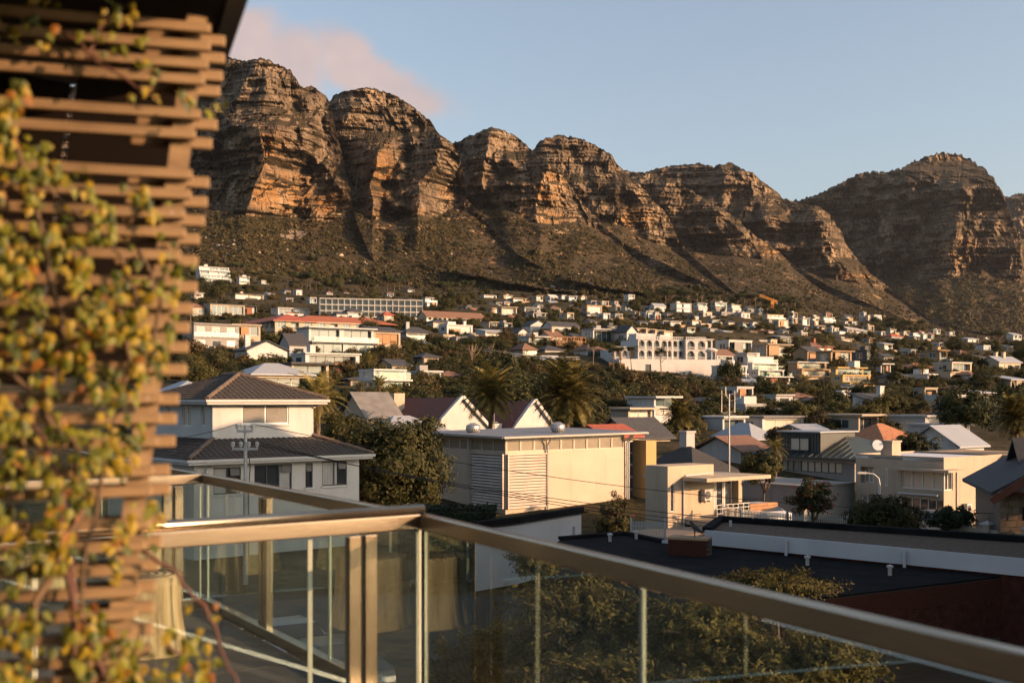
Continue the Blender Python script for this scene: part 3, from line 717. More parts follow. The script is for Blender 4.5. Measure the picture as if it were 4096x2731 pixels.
ROOFS = dict(slate=R_slate, red=R_red, brown=R_brown, dkred=R_dkred, zinc=R_zinc, black=R_black, felt=R_felt, orange=R_orange, white=W_white, cream=W_cream, beige=W_beige, grey=W_grey, tan=W_tan, pale=W_pale)
class Frame:
    """a wall plane: o corner, x along, n into the building, z up (house space)"""
    def __init__(s, o, x, n): s.o = Vector(o); s.x = Vector(x); s.n = Vector(n)
    def p(s, a, z, d=0.0): return s.o + s.x*a + s.n*d + Vector((0, 0, z))
def wall_open(mb, fr, W, z0, z1, ops):
    """face with real openings: ops (a0, a1, zb, zt, depth)"""
    xs = sorted({0.0, W} | {o[0] for o in ops} | {o[1] for o in ops}); zs = sorted({z0, z1} | {o[2] for o in ops} | {o[3] for o in ops})
    for i in range(len(xs)-1):
        for j in range(len(zs)-1):
            cx = (xs[i]+xs[i+1])/2; cz = (zs[j]+zs[j+1])/2
            if any(o[0] < cx < o[1] and o[2] < cz < o[3] for o in ops): continue
            mb.face([fr.p(xs[i], zs[j]), fr.p(xs[i+1], zs[j]), fr.p(xs[i+1], zs[j+1]), fr.p(xs[i], zs[j+1])])
    for a0, a1, b0, b1, d in ops:
        for q in (((a0,b0),(a1,b0)), ((a1,b0),(a1,b1)), ((a1,b1),(a0,b1)), ((a0,b1),(a0,b0))):
            mb.face([fr.p(*q[0]), fr.p(*q[0], d), fr.p(*q[1], d), fr.p(*q[1])])
_pane_cache = {}
def window(parent, fr, a0, a1, z0, z1, d, nx=2, nz=1, frame=None, pane=None, fw=.07, lod=1, name='window'):
    """window frame with mullions and its glass pane, set back by d in the opening"""
    pane = pane or random.choice(PANE); b = MB()
    def br(x0, x1, y0, y1): b.hexa([fr.p(x0, y0, d-.05), fr.p(x1, y0, d-.05), fr.p(x1, y0, d+.04), fr.p(x0, y0, d+.04), fr.p(x0, y1, d-.05), fr.p(x1, y1, d-.05), fr.p(x1, y1, d+.04), fr.p(x0, y1, d+.04)])
    br(a0, a1, z0, z0+fw); br(a0, a1, z1-fw, z1); br(a0, a0+fw, z0+fw, z1-fw); br(a1-fw, a1, z0+fw, z1-fw)
    for i in range(1, nx): x = a0+(a1-a0)*i/nx; br(x-fw/2, x+fw/2, z0+fw, z1-fw)
    for i in range(1, nz): z = z0+(z1-z0)*i/nz; br(a0+fw, a1-fw, z-fw/2, z+fw/2)
    w = b.build(name, frame or M_wframe, parent)
    MB().face([fr.p(a0, z0, d), fr.p(a1, z0, d), fr.p(a1, z1, d), fr.p(a0, z1, d)]).build('pane', pane, w)
    return w
def hip_roof(x0, x1, y0, y1, z, h, over=.5, ridge=None, t=.12, mb=None):
    """hip roof with fascia; ridge along the longer side"""
    b = mb or MB(); x0 -= over; x1 += over; y0 -= over; y1 += over; w = x1-x0; d = y1-y0
    if ridge is None: ridge = abs(w-d)
    if w >= d: r0 = ((x0+x1)/2-ridge/2, (y0+y1)/2, z+h); r1 = ((x0+x1)/2+ridge/2, (y0+y1)/2, z+h)
    else: r0 = ((x0+x1)/2, (y0+y1)/2-ridge/2, z+h); r1 = ((x0+x1)/2, (y0+y1)/2+ridge/2, z+h)
    c = [(x0,y0,z),(x1,y0,z),(x1,y1,z),(x0,y1,z)]; b.face(list(reversed(c))); e = [(p[0],p[1],z+t) for p in c]
    for i in range(4): b.face([c[i], c[(i+1)%4], e[(i+1)%4], e[i]])
    if w >= d: b.face([e[0], e[1], r1, r0]); b.face([e[1], e[2], r1]); b.face([e[2], e[3], r0, r1]); b.face([e[3], e[0], r0])
    else: b.face([e[0], e[1], r0]); b.face([e[1], e[2], r1, r0]); b.face([e[2], e[3], r1]); b.face([e[3], e[0], r0, r1])
    return b
def gable_roof(x0, x1, y0, y1, z, h, over=.5, axis='x', t=.14, mb=None):
    b = mb or MB(); x0 -= over; x1 += over; y0 -= over; y1 += over
    if axis == 'x':
        m = (y0+y1)/2; A = [(x0,y0,z),(x0,m,z+h),(x0,y1,z)]; B = [(x1,y0,z),(x1,m,z+h),(x1,y1,z)]
    else:
        m = (x0+x1)/2; A = [(x1,y0,z),(m,y0,z+h),(x0,y0,z)]; B = [(x1,y1,z),(m,y1,z+h),(x0,y1,z)]
    up = lambda p: (p[0], p[1], p[2]+t)
    for i in (0, 1):
        p, q, r, s = A[i], B[i], B[i+1], A[i+1]
        b.hexa([p, q, r, s, up(p), up(q), up(r), up(s)])
    return b
def gable_wall(fr, W, z, h, mb): mb.face([fr.p(0, z), fr.p(W, z), fr.p(W/2, z+h)])
DIM = {}; H2D = []
ORD = ['first','second','third','fourth','fifth','sixth','seventh','eighth','ninth','tenth','eleventh','twelfth','thirteenth','fourteenth','fifteenth','sixteenth','seventeenth','eighteenth','nineteenth','twentieth']
def villa(u0, u1, vt, vb, label, col='white', roof='flat', rmat=None, Y=None, win='ribbon', rz=34, fdark=False, pane=None, cat='house', group=None, name='villa',
          base=None, chim=0, pent=False, step=0.0, depth=.55, storey=None, rh=None, lod=1, nb=None, bal=True, seed=None, axis='x', over=None):
    """a house seen from its sunny (front) and shaded (left) sides; u0..u1 and vt..vb are its outline in the photo"""
    rs = random.Random(seed if seed is not None else int(u0*7+vb*13))
    uc = (u0+u1)/2; Y = Y or depth_at(uc, vb); H2D.append((u0, u1, vt, vb, Y)); a = R(rz); wpx = (u1-u0)/F*Y
    W = wpx/(math.cos(a)+depth*math.sin(a)); D = max(5.0, W*depth); W = max(3.5, (wpx-D*math.sin(a))/math.cos(a)); H = (vb-vt)/F*Y
    zb = (HV-vb)/F*Y; rh0 = rh; x0 = (u0-2048)/F*Y + D*math.sin(a)
    if rh is None: rh = {'flat': .0, 'hip': min(.42*H, .22*D+.6), 'gable': min(.45*H, .28*D+.5), 'mono': .25*H}[roof]
    if H-rh < 2.4: zb -= 2.4-(H-rh)        # keep the ridge where it is seen
    e = empty(name, (x0, Y, zb), a); tag(e, label, cat, group)
    Hw = max(2.4, H-rh); st = storey or max(1, round(Hw/3.1)); sh = Hw/st; wm = WALLS[col]; fm = M_frame if fdark else M_wframe
    walls = MB(); below = -4.0
    yo = 0.0
    for k in range(st):
        z0 = k*sh; z1 = z0+sh; yo = step*k; L = 0.0; Rr = W
        if pent and k == st-1: L, Rr = W*rs.choice((.0, .18)), W*rs.choice((.68, .8, 1.0))
        fF = Frame((L, yo, 0), (1,0,0), (0,1,0)); fL = Frame((L, D, 0), (0,-1,0), (1,0,0)); w_ = Rr-L; dL = D-yo
        ops = []; lops = []
        if win == 'ribbon': n = nb or max(1, int(w_/5.5)); mg = .07
        elif win == 'loggia': n = nb or max(1, int(w_/4.2)); mg = .05
        else: n = nb or max(1, int(w_/2.9)); mg = .2
        kind = win
        if win == 'mixed': kind = rs.choice(('ribbon', 'loggia', 'ribbon', 'loggia', 'punch')); n = max(1, int(w_/(4.8 if kind != 'punch' else 2.8))); mg = .07 if kind != 'punch' else .22
        for i in range(n):
            a0 = w_*(i+mg)/n; a1 = w_*(i+1-mg)/n
            if kind == 'punch': q = (a0, a1, z0+.32*sh, z0+.80*sh, .14)
            elif kind == 'loggia': q = (a0, a1, z0+.06*sh, z0+.88*sh, 1.1)
            else: q = (a0, a1, z0+rs.choice((.08, .2))*sh, z0+.88*sh, rs.choice((.3, .8)))
            ops.append(q)
            window(e, fF, *q[:4], q[4]-.01, nx=max(1, int((a1-a0)/1.5)), frame=fm, pane=pane, fw=.07 if Y < 320 else .10)
            if kind == 'loggia' and bal:
                MB().hexa([fF.p(a0, q[2], .08), fF.p(a1, q[2], .08), fF.p(a1, q[2], .11), fF.p(a0, q[2], .11), fF.p(a0, q[2]+.95, .08), fF.p(a1, q[2]+.95, .08), fF.p(a1, q[2]+.95, .11), fF.p(a0, q[2]+.95, .11)]).build('balustrade', M_balglass, e)
        nl = max(1, int(dL/4.0))
        for i in range(nl):
            if rs.random() < .25: continue
            a0 = dL*(i+.28)/nl; a1 = dL*(i+.72)/nl; q = (a0, a1, z0+.34*sh, z0+.8*sh, .14); lops.append(q)
            window(e, fL, *q[:4], .13, nx=2, frame=fm, pane=pane)
        zlo = below if k == 0 else z0
        wall_open(walls, fF, w_, zlo, z1, ops); wall_open(walls, fL, dL, zlo, z1, lops)
        walls.face([(Rr,yo,zlo),(Rr,D,zlo),(Rr,D,z1),(Rr,yo,z1)]); walls.face([(Rr,D,zlo),(L,D,zlo),(L,D,z1),(Rr,D,z1)])
        walls.face([(L,yo,z1),(Rr,yo,z1),(Rr,D,z1),(L,D,z1)])
        if k < st-1 or roof == 'flat':      # floor and roof slabs, standing proud of the walls
            ov = (over if over is not None else rs.choice((.15, .4, .8))); ovl = ov*.5
            t = .22; MB().box(L-ovl, Rr+ovl, yo-ov, D+.1, z1-.10, z1-.10+t).build('roof_slab' if k == st-1 else 'floor_slab', ROOFS.get(rmat, wm) if (k == st-1 and rmat) else wm, e)
            if k < st-1 and bal and (step > .6 or rs.random() < .5):
                yb0 = yo-ov+.05; b = MB(); b.box(L+.05, Rr-.05, yb0, yb0+.04, z1+.12, z1+1.0).build('balustrade', M_balglass, e)
    walls.build('wall', wm, e)
    if group or Y > 150:                    # plinth, terrace wall and roof clutter
        if rs.random() < .55: tw = W*rs.uniform(.5, 1.15); x_ = rs.uniform(-.2, .3)*W; MB().box(x_, x_+tw, -rs.uniform(2.5, 4.5), -rs.uniform(.9, 1.2), below, rs.uniform(.2, 1.3)).build('terrace_wall', rs.choice((wm, W_white, W_tan, W_grey, W_beige)), e)
        if rs.random() < .5: h_ = sh*rs.uniform(.5, .98); x_ = W*rs.uniform(.0, .5); MB().box(x_, x_+W*rs.uniform(.2, .45), -.25, -.03, below, h_).build('clad_panel', rs.choice((W_grey, W_tan, M_wood, W_beige, W_dark, W_brick)), e)
        if roof == 'flat' and rs.random() < .45: x_ = W*rs.uniform(.1, .6); MB().box(x_, x_+rs.uniform(1.2, 3), D*.4, D*.4+rs.uniform(1.2, 2.5), Hw+.1, Hw+rs.uniform(.7, 1.5)).build('roof_box', rs.choice((wm, W_grey, W_white)), e)
    z = Hw
    if roof in ('hip', 'gable', 'mono'):
        rm = ROOFS[rmat or 'slate']
        if roof == 'hip': r = hip_roof(0, W, 0, D, z, rh, .5)
        elif roof == 'gable':
            r = gable_roof(0, W, 0, D, z, rh, .4, axis)
            fs = [(Frame((0,D,0),(0,-1,0),(1,0,0)), D), (Frame((W,0,0),(0,1,0),(-1,0,0)), D)] if axis == 'x' else [(Frame((0,0,0),(1,0,0),(0,1,0)), W), (Frame((W,D,0),(-1,0,0),(0,-1,0)), W)]
            for f_, w_ in fs: g = MB(); gable_wall(f_, w_, z, rh, g); g.build('gable', wm, e)
        else:
            r = MB().hexa([(-.4,-.5,z),(W+.4,-.5,z),(W+.4,D+.3,z+rh),(-.4,D+.3,z+rh),(-.4,-.5,z+.15),(W+.4,-.5,z+.15),(W+.4,D+.3,z+rh+.15),(-.4,D+.3,z+rh+.15)])
            MB().face([(0,D,z),(0,0,z),(0,D,z+rh)]).build('gable', wm, e); MB().face([(W,0,z),(W,D,z),(W,D,z+rh)]).build('gable', wm, e)
        ro = r.build('roof', rm, e)
    for c in range(chim):
        cx = W*rs.uniform(.15, .85); cy = D*rs.uniform(.3, .6); b = MB().box(cx-.45, cx+.45, cy-.35, cy+.35, z-.5, z+max(rh, .3)+1.0); b.box(cx-.52, cx+.52, cy-.42, cy+.42, z+max(rh,.3)+1.0, z+max(rh,.3)+1.15)
        b.build('chimney', wm, e)
    DIM[e.name] = (W, D, Hw)
    return e
# ---------------------------------------------------------------- town on the hillside: houses one can tell apart
V_ = villa
V_(893,1215,1447,1548,'white verandah house under a pale metal hip roof, behind the brown tiled roof','cream','hip','zinc',Y=130,win='loggia',chim=0,rz=38,depth=.75,storey=1,rh=1.5)
V_(1079,1300,1452,1512,'cream bungalow with dark flat roof and timber posts behind the pale metal roof','cream','flat','slate',Y=146,win='ribbon',fdark=True,over=.8)
V_(1148,1420,1412,1490,'white modern house with twin white chimney blocks above the bougainvillea','white','flat',Y=180,win='mixed',chim=2,fdark=True,step=.8)
V_(912,1130,1362,1450,'white gabled house with grey slate roof and tall white chimney','white','gable','slate',Y=190,win='punch',chim=1,axis='y',depth=.8)
V_(706,925,1293,1400,'charcoal grey house with a white framed top floor beside the trellis','grey','flat',Y=214,win='punch',pent=True,rz=40)
V_(875,1027,1297,1350,'beige flat roofed house with long windows just below the red roofed hotel','beige','flat',Y=236,win='ribbon',step=1.0)
V_(1160,1490,1306,1425,'large white modern villa with stacked cantilevered terraces and dark glazing','white','flat',Y=218,win='ribbon',fdark=True,pent=True,step=1.6,pane=PANE[1],over=.9)
V_(1440,1595,1301,1395,'grey brown house with timber screens beside the stacked white villa','beige','mono','slate',Y=232,win='ribbon',pane=MATS['warm timber'],fdark=True)
V_(1096,1190,1332,1390,'dark steep slate roofed cottage with white trimmed gable in front of the hotel','pale','gable','slate',Y=206,win='punch',axis='x',rh=2.2)
V_(797,960,1206,1262,'beige two storey house with shallow dark roof above the red roofed hotel','beige','mono','slate',win='ribbon',rh=.8)
V_(728,808,1210,1262,'cream house with an orange brown hip roof beside the trellis edge','cream','hip','brown',win='punch')
V_(1070,1226,1230,1262,'low white house with a row of square windows above the hotel ridge','white','flat',win='ribbon',storey=1)
V_(935,1020,1222,1256,'low dark timber house between pines above the red roofed hotel','dark','flat','slate',win='ribbon',fdark=True)
V_(905,1040,1174,1204,'pale cream bungalow with thin flat roof high on the hillside among pines','cream','flat','felt',win='ribbon')
V_(754,808,1171,1192,'small white cube house in dense trees near the trellis','white','flat',win='punch')
V_(767,908,1062,1130,'long white terraced villa on the highest ground beside the trellis','white','flat',win='ribbon',step=1.5)
V_(940,992,1106,1143,'white stepped villa just right of the highest terraced villa','white','flat',win='loggia')
V_(1029,1062,1121,1141,'small beige flat house standing alone under the bare slope','beige','flat',win='ribbon')
V_(1165,1205,1160,1184,'small white house with a terrace half hidden by dark pines','white','flat',win='ribbon')
V_(1317,1385,1243,1272,'white cottage with dark slate hip roof below the long white hotel block','white','hip','slate',win='punch')
V_(1361,1442,1228,1270,'white two storey house with dark pyramid roof in front of the long white block','white','hip','slate',win='loggia')
V_(1504,1572,1243,1284,'cream house with orange hip roof beside the long white block','cream','hip','red',win='punch')
V_(1582,1720,1303,1366,'pale house with grey slate hip roofs and a chimney above the road','pale','hip','slate',win='loggia',chim=1)
V_(1612,1678,1191,1217,'small pale house with slanted grey roof right of the long white block','pale','mono','slate',win='ribbon')
V_(1686,1747,1189,1228,'white cubic house of three stepped boxes under the scrub slope','white','flat',win='ribbon',step=2.0,pent=True)
V_(1663,1937,1240,1284,'long cream apartment row under a red brown tiled roof','cream','gable','brown',win='loggia',depth=.28,rh=2.4,nb=12)
V_(1700,1815,1275,1304,'cream house with low dark hip roof below the long red brown roof','cream','hip','slate',win='ribbon')
V_(1750,1888,1298,1335,'white flat roofed house with a broad terrace below the long red brown roof','white','flat',win='ribbon',chim=1,step=1.5)
V_(1902,2035,1313,1352,'white house with low sloping roof and a colonnaded terrace','white','mono','zinc',win='loggia',rh=.9)
V_(2035,2105,1313,1352,'white gabled house with blue grey roof left of the tall palm','white','gable','slate',win='loggia',axis='y')
V_(2072,2196,1345,1382,'glass fronted modern house behind the tall palm','white','flat',win='ribbon',pane=PANE[1],fdark=True)
V_(2086,2190,1280,1330,'white apartment house with a lattice gable beside the grey roofed flats','white','gable','slate',Y=360,win='punch',axis='y',depth=.7)
V_(2170,2322,1284,1330,'white apartment block with grey roof and orange wall panels','white','gable','slate',Y=356,win='punch',depth=.3,rh=1.6)
V_(2156,2250,1322,1372,'brown tiled cottage roofs crowded behind the glass fronted house','beige','gable','brown',Y=300,win='punch',chim=1)
V_(2042,2120,1369,1440,'beige square house with brown pyramid roof above the retaining wall','beige','hip','brown',Y=258,win='punch',storey=2)
V_(2133,2258,1378,1428,'pale grey house with grey hip roof and parasols on its terrace','pale','hip','slate',Y=268,win='punch')
V_(2299,2426,1371,1450,'white house with steep brown hip roof beside the leaning pine','white','hip','brown',Y=264,win='ribbon',storey=2)
V_(2330,2465,1315,1372,'long modern house with deep flat eaves and open terraces','white','flat','zinc',Y=300,win='loggia',step=1.2)
V_(2465,2525,1300,1372,'twin gabled house with teal glass bays above the arched white villa','white','gable','slate',Y=298,win='ribbon',axis='y',pane=PANE[1])
for i, u in enumerate((2512, 2548, 2584, 2620)):
    V_(u,u+40,1306+i*4,1336+i*3,'cream stepped house unit, %s from the left of the row of four' % ORD[i],'cream','mono','cream',Y=350,win='punch',group='four stepped cream units')
V_(2733,2860,1355,1402,'pale modern house with large grey window behind the arched white villa','pale','flat',win='ribbon',fdark=True,Y=296)
V_(2873,3023,1360,1424,'white apartment house framed by wide white window surrounds','white','flat',Y=300,win='loggia',pane=PANE[1])
V_(2822,2943,1395,1468,'white three storey house with brown gable roof beside the arched white villa','white','gable','brown',Y=276,win='loggia',pane=PANE[1],rh=1.5)
V_(2943,3030,1412,1470,'narrow pale house with tall teal windows between white apartment houses','pale','flat',Y=282,win='ribbon',pane=PANE[1])
V_(3007,3180,1423,1534,'large white stepped house with tall ground floor columns','white','flat',Y=252,win='loggia',step=1.8,storey=4,pane=PANE[1])
V_(2860,3000,1462,1530,'blank white house front with three dark cypress columns','white','flat',Y=246,win='ribbon',nb=1,pane=PANE[1],storey=2)
V_(3023,3182,1376,1428,'beige house with full width balconies and deep eaves','beige','flat',Y=310,win='loggia')
V_(3172,3372,1446,1534,'broad brown house with white framed balcony and red brown curtains','tan','flat','white',Y=262,win='ribbon',pane=PANE[2],storey=3,step=1.4)
V_(3188,3300,1384,1432,'tan house with dark solar panels covering its roof','tan','gable','slate',Y=302,win='ribbon')
V_(3204,3352,1366,1412,'red brick house with brown tiled hip roofs among pines','brick','hip','brown',Y=340,win='punch',chim=1)
V_(3280,3427,1403,1462,'tan flat roofed house with wide windows left of the conifer','tan','flat',Y=290,win='ribbon')
V_(3345,3540,1468,1562,'yellow ochre stepped house with long retaining walls','yellow','flat',Y=236,win='ribbon',step=1.8,storey=3)
V_(3425,3500,1400,1450,'dark glazed house behind the tall conifer','dark','flat',Y=300,win='ribbon',pane=PANE[1])
V_(3540,3645,1486,1538,'small grey beige house with grey hip roof right of the ochre house','beige','hip','slate',Y=236,win='punch')
V_(3446,3632,1575,1668,'white house with dark metal roof and glazed balconies in the trees','white','mono','slate',Y=158,win='loggia',chim=1,rh=1.6)
V_(3739,3856,1582,1636,'pale house with curved balcony beside the big dark trees','pale','flat',Y=164,win='loggia')
V_(3611,3768,1449,1484,'olive green roofed low house among the trees on the right','beige','hip','orange',Y=262,win='ribbon',rh=1.4)
V_(3758,3916,1449,1480,'low cream house with a white flat roof right of the olive roof','cream','flat','white',Y=256,win='ribbon')
V_(3950,4120,1424,1480,'cream house with arched parapets and pale green roof at the edge','cream','gable','zinc',Y=276,win='punch',chim=2)
V_(3720,3798,1401,1444,'brown balcony house half buried in umbrella pines','tan','flat',Y=330,win='loggia')
V_(3475,3560,1455,1480,'low white roofed garage terrace left of the olive roof','white','flat',Y=262,win='ribbon')
V_(3690,3790,1700,1724,'small pale flat roofed annex below the dark trees','pale','flat',Y=118,win='punch',storey=1)

# far rows, small in the photo: outline, colour, roof
Z5 = lambda a, b, c, d: (1600+.4677*a, 1600+.4677*b, 1100+.4677*c, 1100+.4677*d)
Z6 = lambda a, b, c, d: (2600+.636*a, 2600+.636*b, 1150+.636*c, 1150+.636*d)
far = []
def row(nm, fn, items):
    items = sorted(items); k = 0
    for it in items:
        a, b, c, d, col = it[:5]; roof = it[5] if len(it) > 5 else 'flat'; rm = it[6] if len(it) > 6 else None
        far.append((nm, len(items), k, fn(a, b, c, d), col, roof, rm)); k += 1
row('the top central row', Z5, [(675,825,170,218,'pale'),(845,960,172,212,'cream'),(1245,1350,165,218,'white','gable','white'),(1352,1410,172,212,'white'),(1412,1515,180,226,'white'),(1516,1600,186,218,'cream')])
row('the second central row', Z5, [(860,920,218,252,'beige','hip','zinc'),(925,1080,197,238,'cream'),(1130,1225,236,278,'white','gable','slate'),(1250,1350,217,254,'white','gable','zinc'),(1590,1680,220,254,'pale'),(1682,1790,221,264,'cream'),(1792,1845,222,254,'grey')])
row('the third central row', Z5, [(500,670,272,308,'dark'),(830,1000,272,344,'cream'),(1030,1200,277,324,'white'),(1255,1375,257,320,'white','hip','brown'),(1555,1735,257,334,'tan'),(1800,1870,266,314,'beige'),(1880,1980,242,304,'beige','gable','slate')])
row('the fourth central row', Z5, [(870,955,332,364,'brick','hip','brown'),(1080,1250,322,374,'pale'),(1365,1490,322,388,'beige'),(1550,1690,330,364,'dark'),(1692,1800,327,388,'white'),(1805,1905,332,384,'white'),(1960,2010,312,344,'cream'),(2060,2200,312,374,'white'),(2240,2340,317,354,'white','gable','slate'),(815,960,408,440,'grey'),(1725,1860,432,476,'dark')])
row('the crest row by the crane', Z6, [(0,105,97,152,'white','gable','zinc'),(135,270,97,162,'pale'),(275,370,97,144,'white'),(390,490,92,144,'white'),(490,585,107,158,'white'),(590,660,117,152,'white','gable','slate'),(662,705,130,154,'white')])
row('the second row by the crane', Z6, [(0,60,166,202,'white'),(100,200,212,242,'white'),(225,330,206,242,'beige'),(300,400,152,192,'cream'),(415,540,152,192,'grey'),(540,640,156,202,'white')])
row('the row right of the crane', Z6, [(720,862,168,228,'cream'),(780,880,204,252,'cream'),(866,935,190,228,'white'),(935,1010,192,238,'white'),(1010,1060,207,242,'beige'),(1018,1070,182,218,'cream'),(1072,1180,186,230,'white'),(1250,1310,212,240,'grey'),(1345,1420,237,274,'cream')])
row('the farthest row', Z6, [(1485,1560,262,294,'white'),(1480,1618,288,334,'white','hip','red'),(1575,1640,272,304,'cream'),(1642,1700,284,330,'white'),(1675,1740,267,294,'brick','hip','brown'),(1700,1745,290,334,'white'),(1740,1795,282,328,'cream','gable','brown'),(1770,1835,262,294,'white'),(1870,1920,277,304,'white'),(1980,2080,312,354,'white','mono','zinc'),(2095,2140,322,338,'cream'),(1430,1480,276,304,'white')])
row('the row between the pines', Z6, [(640,700,332,356,'white'),(1025,1110,240,264,'white'),(910,1000,282,312,'white'),(1160,1290,322,348,'cream'),(700,760,326,358,'cream'),(1110,1200,252,282,'white')])
CN = dict(white='white', cream='cream', pale='pale grey', beige='beige', grey='grey', dark='dark glazed', tan='tan', brick='red brick')
for nm, n, k, (a, b, c, d), col, roof, rm in far:
    rt = {'flat': 'flat roofed', 'hip': 'hip roofed', 'gable': 'gabled', 'mono': 'lean-to roofed'}[roof]
    lab = '%s %s house, %s from the left in %s' % (CN[col], rt, ORD[k], nm)
    V_(a, b, c, d, lab, col, roof, rm, win='mixed', group='far houses in '+nm, rz=random.choice((24, 30, 36, 40)), seed=int(a*3+d), name='house', step=random.choice((0, .8, 1.5)), pane=random.choice((None, PANE[0], PANE[1])))
# slanted white terraced units near the ridge
for i in range(5):
    u = 2600+.636*(1212+i*27); V_(u, u+22, 1150+.636*(240+i*4), 1150+.636*(288+i*1.0), 'white terraced unit with sloping roof, %s of five in a slanting row' % ORD[i], 'white', 'mono', 'pale', win='loggia', group='five slanting terraced units', name='house', rh=2.0)

# small houses filling the gaps of the far rows
def infill(nm, zone, n, seed, w=(24, 50)):
    rg = random.Random(seed); got = []
    for _ in range(4000):
        if len(got) >= n: break
        u = rg.uniform(zone[0], zone[1]); vb = rg.uniform(zone[2], zone[3]); wd = rg.uniform(*w); h = wd*rg.uniform(.42, .72)
        if any(u < b+5 and u+wd > a-5 and vb-h < d+2 and vb > c-2 for a, b, c, d, y in H2D): continue
        if any(u < a+b+5 and u+wd > a-5 and vb-h < c+3 and vb > c-d-3 for a, b, c, d in got): continue
        got.append((u, wd, vb, h))
    got.sort()
    for k, (u, wd, vb, h) in enumerate(got):
        col = rg.choice(('white','white','white','cream','cream','pale','beige')); roof, rm = rg.choice((('flat',None),('flat',None),('hip','slate'),('hip','brown'),('gable','slate'),('mono','zinc'))); rt = {'flat': 'flat', 'hip': 'hip', 'gable': 'gable', 'mono': 'sloping'}[roof]
        V_(u, u+wd, vb-h, vb, '%s house with %s roof, %s from the left of %s' % (CN[col], rt, ORD[k], nm), col, roof, rm, win='mixed', group='small houses of '+nm, rz=rg.choice((24, 32, 40)), seed=seed*100+k, name='house', pane=rg.choice((None, PANE[0], PANE[1])))
infill('the small upper central cluster', (1900,2500,1205,1262), 14, 1)
infill('the small upper right cluster', (2500,3020,1232,1300), 14, 2)
infill('the small lower central cluster', (1700,2480,1300,1362), 12, 3, (40, 75))
infill('the small left cluster', (1000,1700,1165,1250), 9, 4)
infill('the small ridge cluster', (2950,3500,1265,1340), 13, 5)
infill('the small right cluster', (3350,4050,1350,1440), 10, 6, (34, 64))
infill('the small lane cluster', (2680,3440,1330,1400), 10, 7, (45, 85))
infill('the terrace cluster', (3180,3900,1440,1530), 10, 8, (60, 120))
infill('the lower slope cluster', (2740,3420,1600,1668), 9, 9, (60, 110))
infill('the near right cluster', (3300,4000,1570,1690), 9, 10, (70, 130))
infill('the near left cluster', (1300,1720,1440,1540), 7, 11, (60, 110))
infill('the mid right cluster', (3000,4000,1400,1450), 12, 12, (50, 90))
# ---------------------------------------------------------------- the red roofed hotel: two wings meeting at a corner
def hotel():
    Yc = 300; c = P(1100, 1352, Yc); e = empty('hotel', (c.x, c.y, c.z), R(32)); tag(e, 'long cream hotel with red tiled hip roofs in two wings', 'hotel')
    H = 4.6; L1, L2, D = 62.0, 26.0, 11.0; ws = MB()
    fF = Frame((0,0,0),(1,0,0),(0,1,0)); fL = Frame((0,L1,0),(0,-1,0),(1,0,0)); ops = []; lops = []
    for k in range(2):
        z0 = k*2.3
        for i in range(7):
            q = (L2*(i+.2)/7, L2*(i+.8)/7, z0+.35, z0+2.0, 1.0 if i % 3 == 1 else .16); ops.append(q); window(e, fF, *q[:4], q[4]-.01, nx=3, pane=PANE[(i+k) % 3])
        for i in range(15):
            q = (L1*(i+.18)/15, L1*(i+.82)/15, z0+.45, z0+1.95, 1.0 if i % 4 == 2 else .16); lops.append(q); window(e, fL, *q[:4], q[4]-.01, nx=3, pane=PANE[(i*2+k) % 3])
    wall_open(ws, fF, L2, -8, H, ops); wall_open(ws, fL, L1, -8, H, lops); ws.face([(L2,0,-8),(L2,D,-8),(L2,D,H),(L2,0,H)]); ws.face([(D,D,-8),(D,L1,-8),(D,L1,H),(D,D,H)]); ws.face([(0,L1,H),(D,L1,H),(D,L1,-8),(0,L1,-8)])
    ws.build('wall', W_cream, e)
    hip_roof(0, D, 0, L1, H, 2.3, .8).build('roof', R_red, e)
    hip_roof(6.0, L2+9, .6, D+.6, H+.02, 2.2, .8).build('roof', mat('orange red tile roof', (.28,.085,.036), .8, .2, 3, .5), e)
    MB().box(-.75, -.66, -.75, L1+.7, H-.12, H+.06).build('gutter', W_cream, e); MB().box(-.65, L2+.7, -.75, -.66, H-.12, H+.06).build('gutter', W_cream, e)
    H2D.append((700, 1391, 1250, 1345, 300))
hotel()
villa(1263,1682,1192,1266,'long white hotel block of many framed bays high on the hillside','white','flat',win='loggia',depth=.16,rz=14,nb=17,storey=3,Y=440,over=.2,bal=False,pane=PANE[0],cat='hotel',name='hotel')
# ---------------------------------------------------------------- white villa with arcades
def arch_bay(mb, fr, a0, a1, z0, z1, zs, d, w=.72, n=10):
    """one bay of wall with a round arch; zs springing height"""
    c = (a0+a1)/2; r = (a1-a0)*w/2; x0, x1 = c-r, c+r; zt = zs+r
    for q in ((a0, x0), (x1, a1)): mb.face([fr.p(q[0], z0), fr.p(q[1], z0), fr.p(q[1], zs), fr.p(q[0], zs)])
    arc = [(c-r*math.cos(math.pi*i/n), zs+r*math.sin(math.pi*i/n)) for i in range(n+1)]
    for i in range(n):
        p, q = arc[i], arc[i+1]; xa = a0 if i == 0 else p[0]; xb = a1 if i == n-1 else q[0]
        mb.face([fr.p(*p), fr.p(*q), fr.p(q[0], z1), fr.p(p[0], z1)]); mb.face([fr.p(*q), fr.p(*p), fr.p(*p, d), fr.p(*q, d)])
    mb.face([fr.p(a0, zs), fr.p(x0, zs), fr.p(x0, z1), fr.p(a0, z1)]); mb.face([fr.p(x1, zs), fr.p(a1, zs), fr.p(a1, z1), fr.p(x1, z1)])
    for x, s in ((x0, 1), (x1, -1)): mb.face([fr.p(x, z0), fr.p(x, z0, d), fr.p(x, zs, d), fr.p(x, zs)])
    return x0, x1, zt
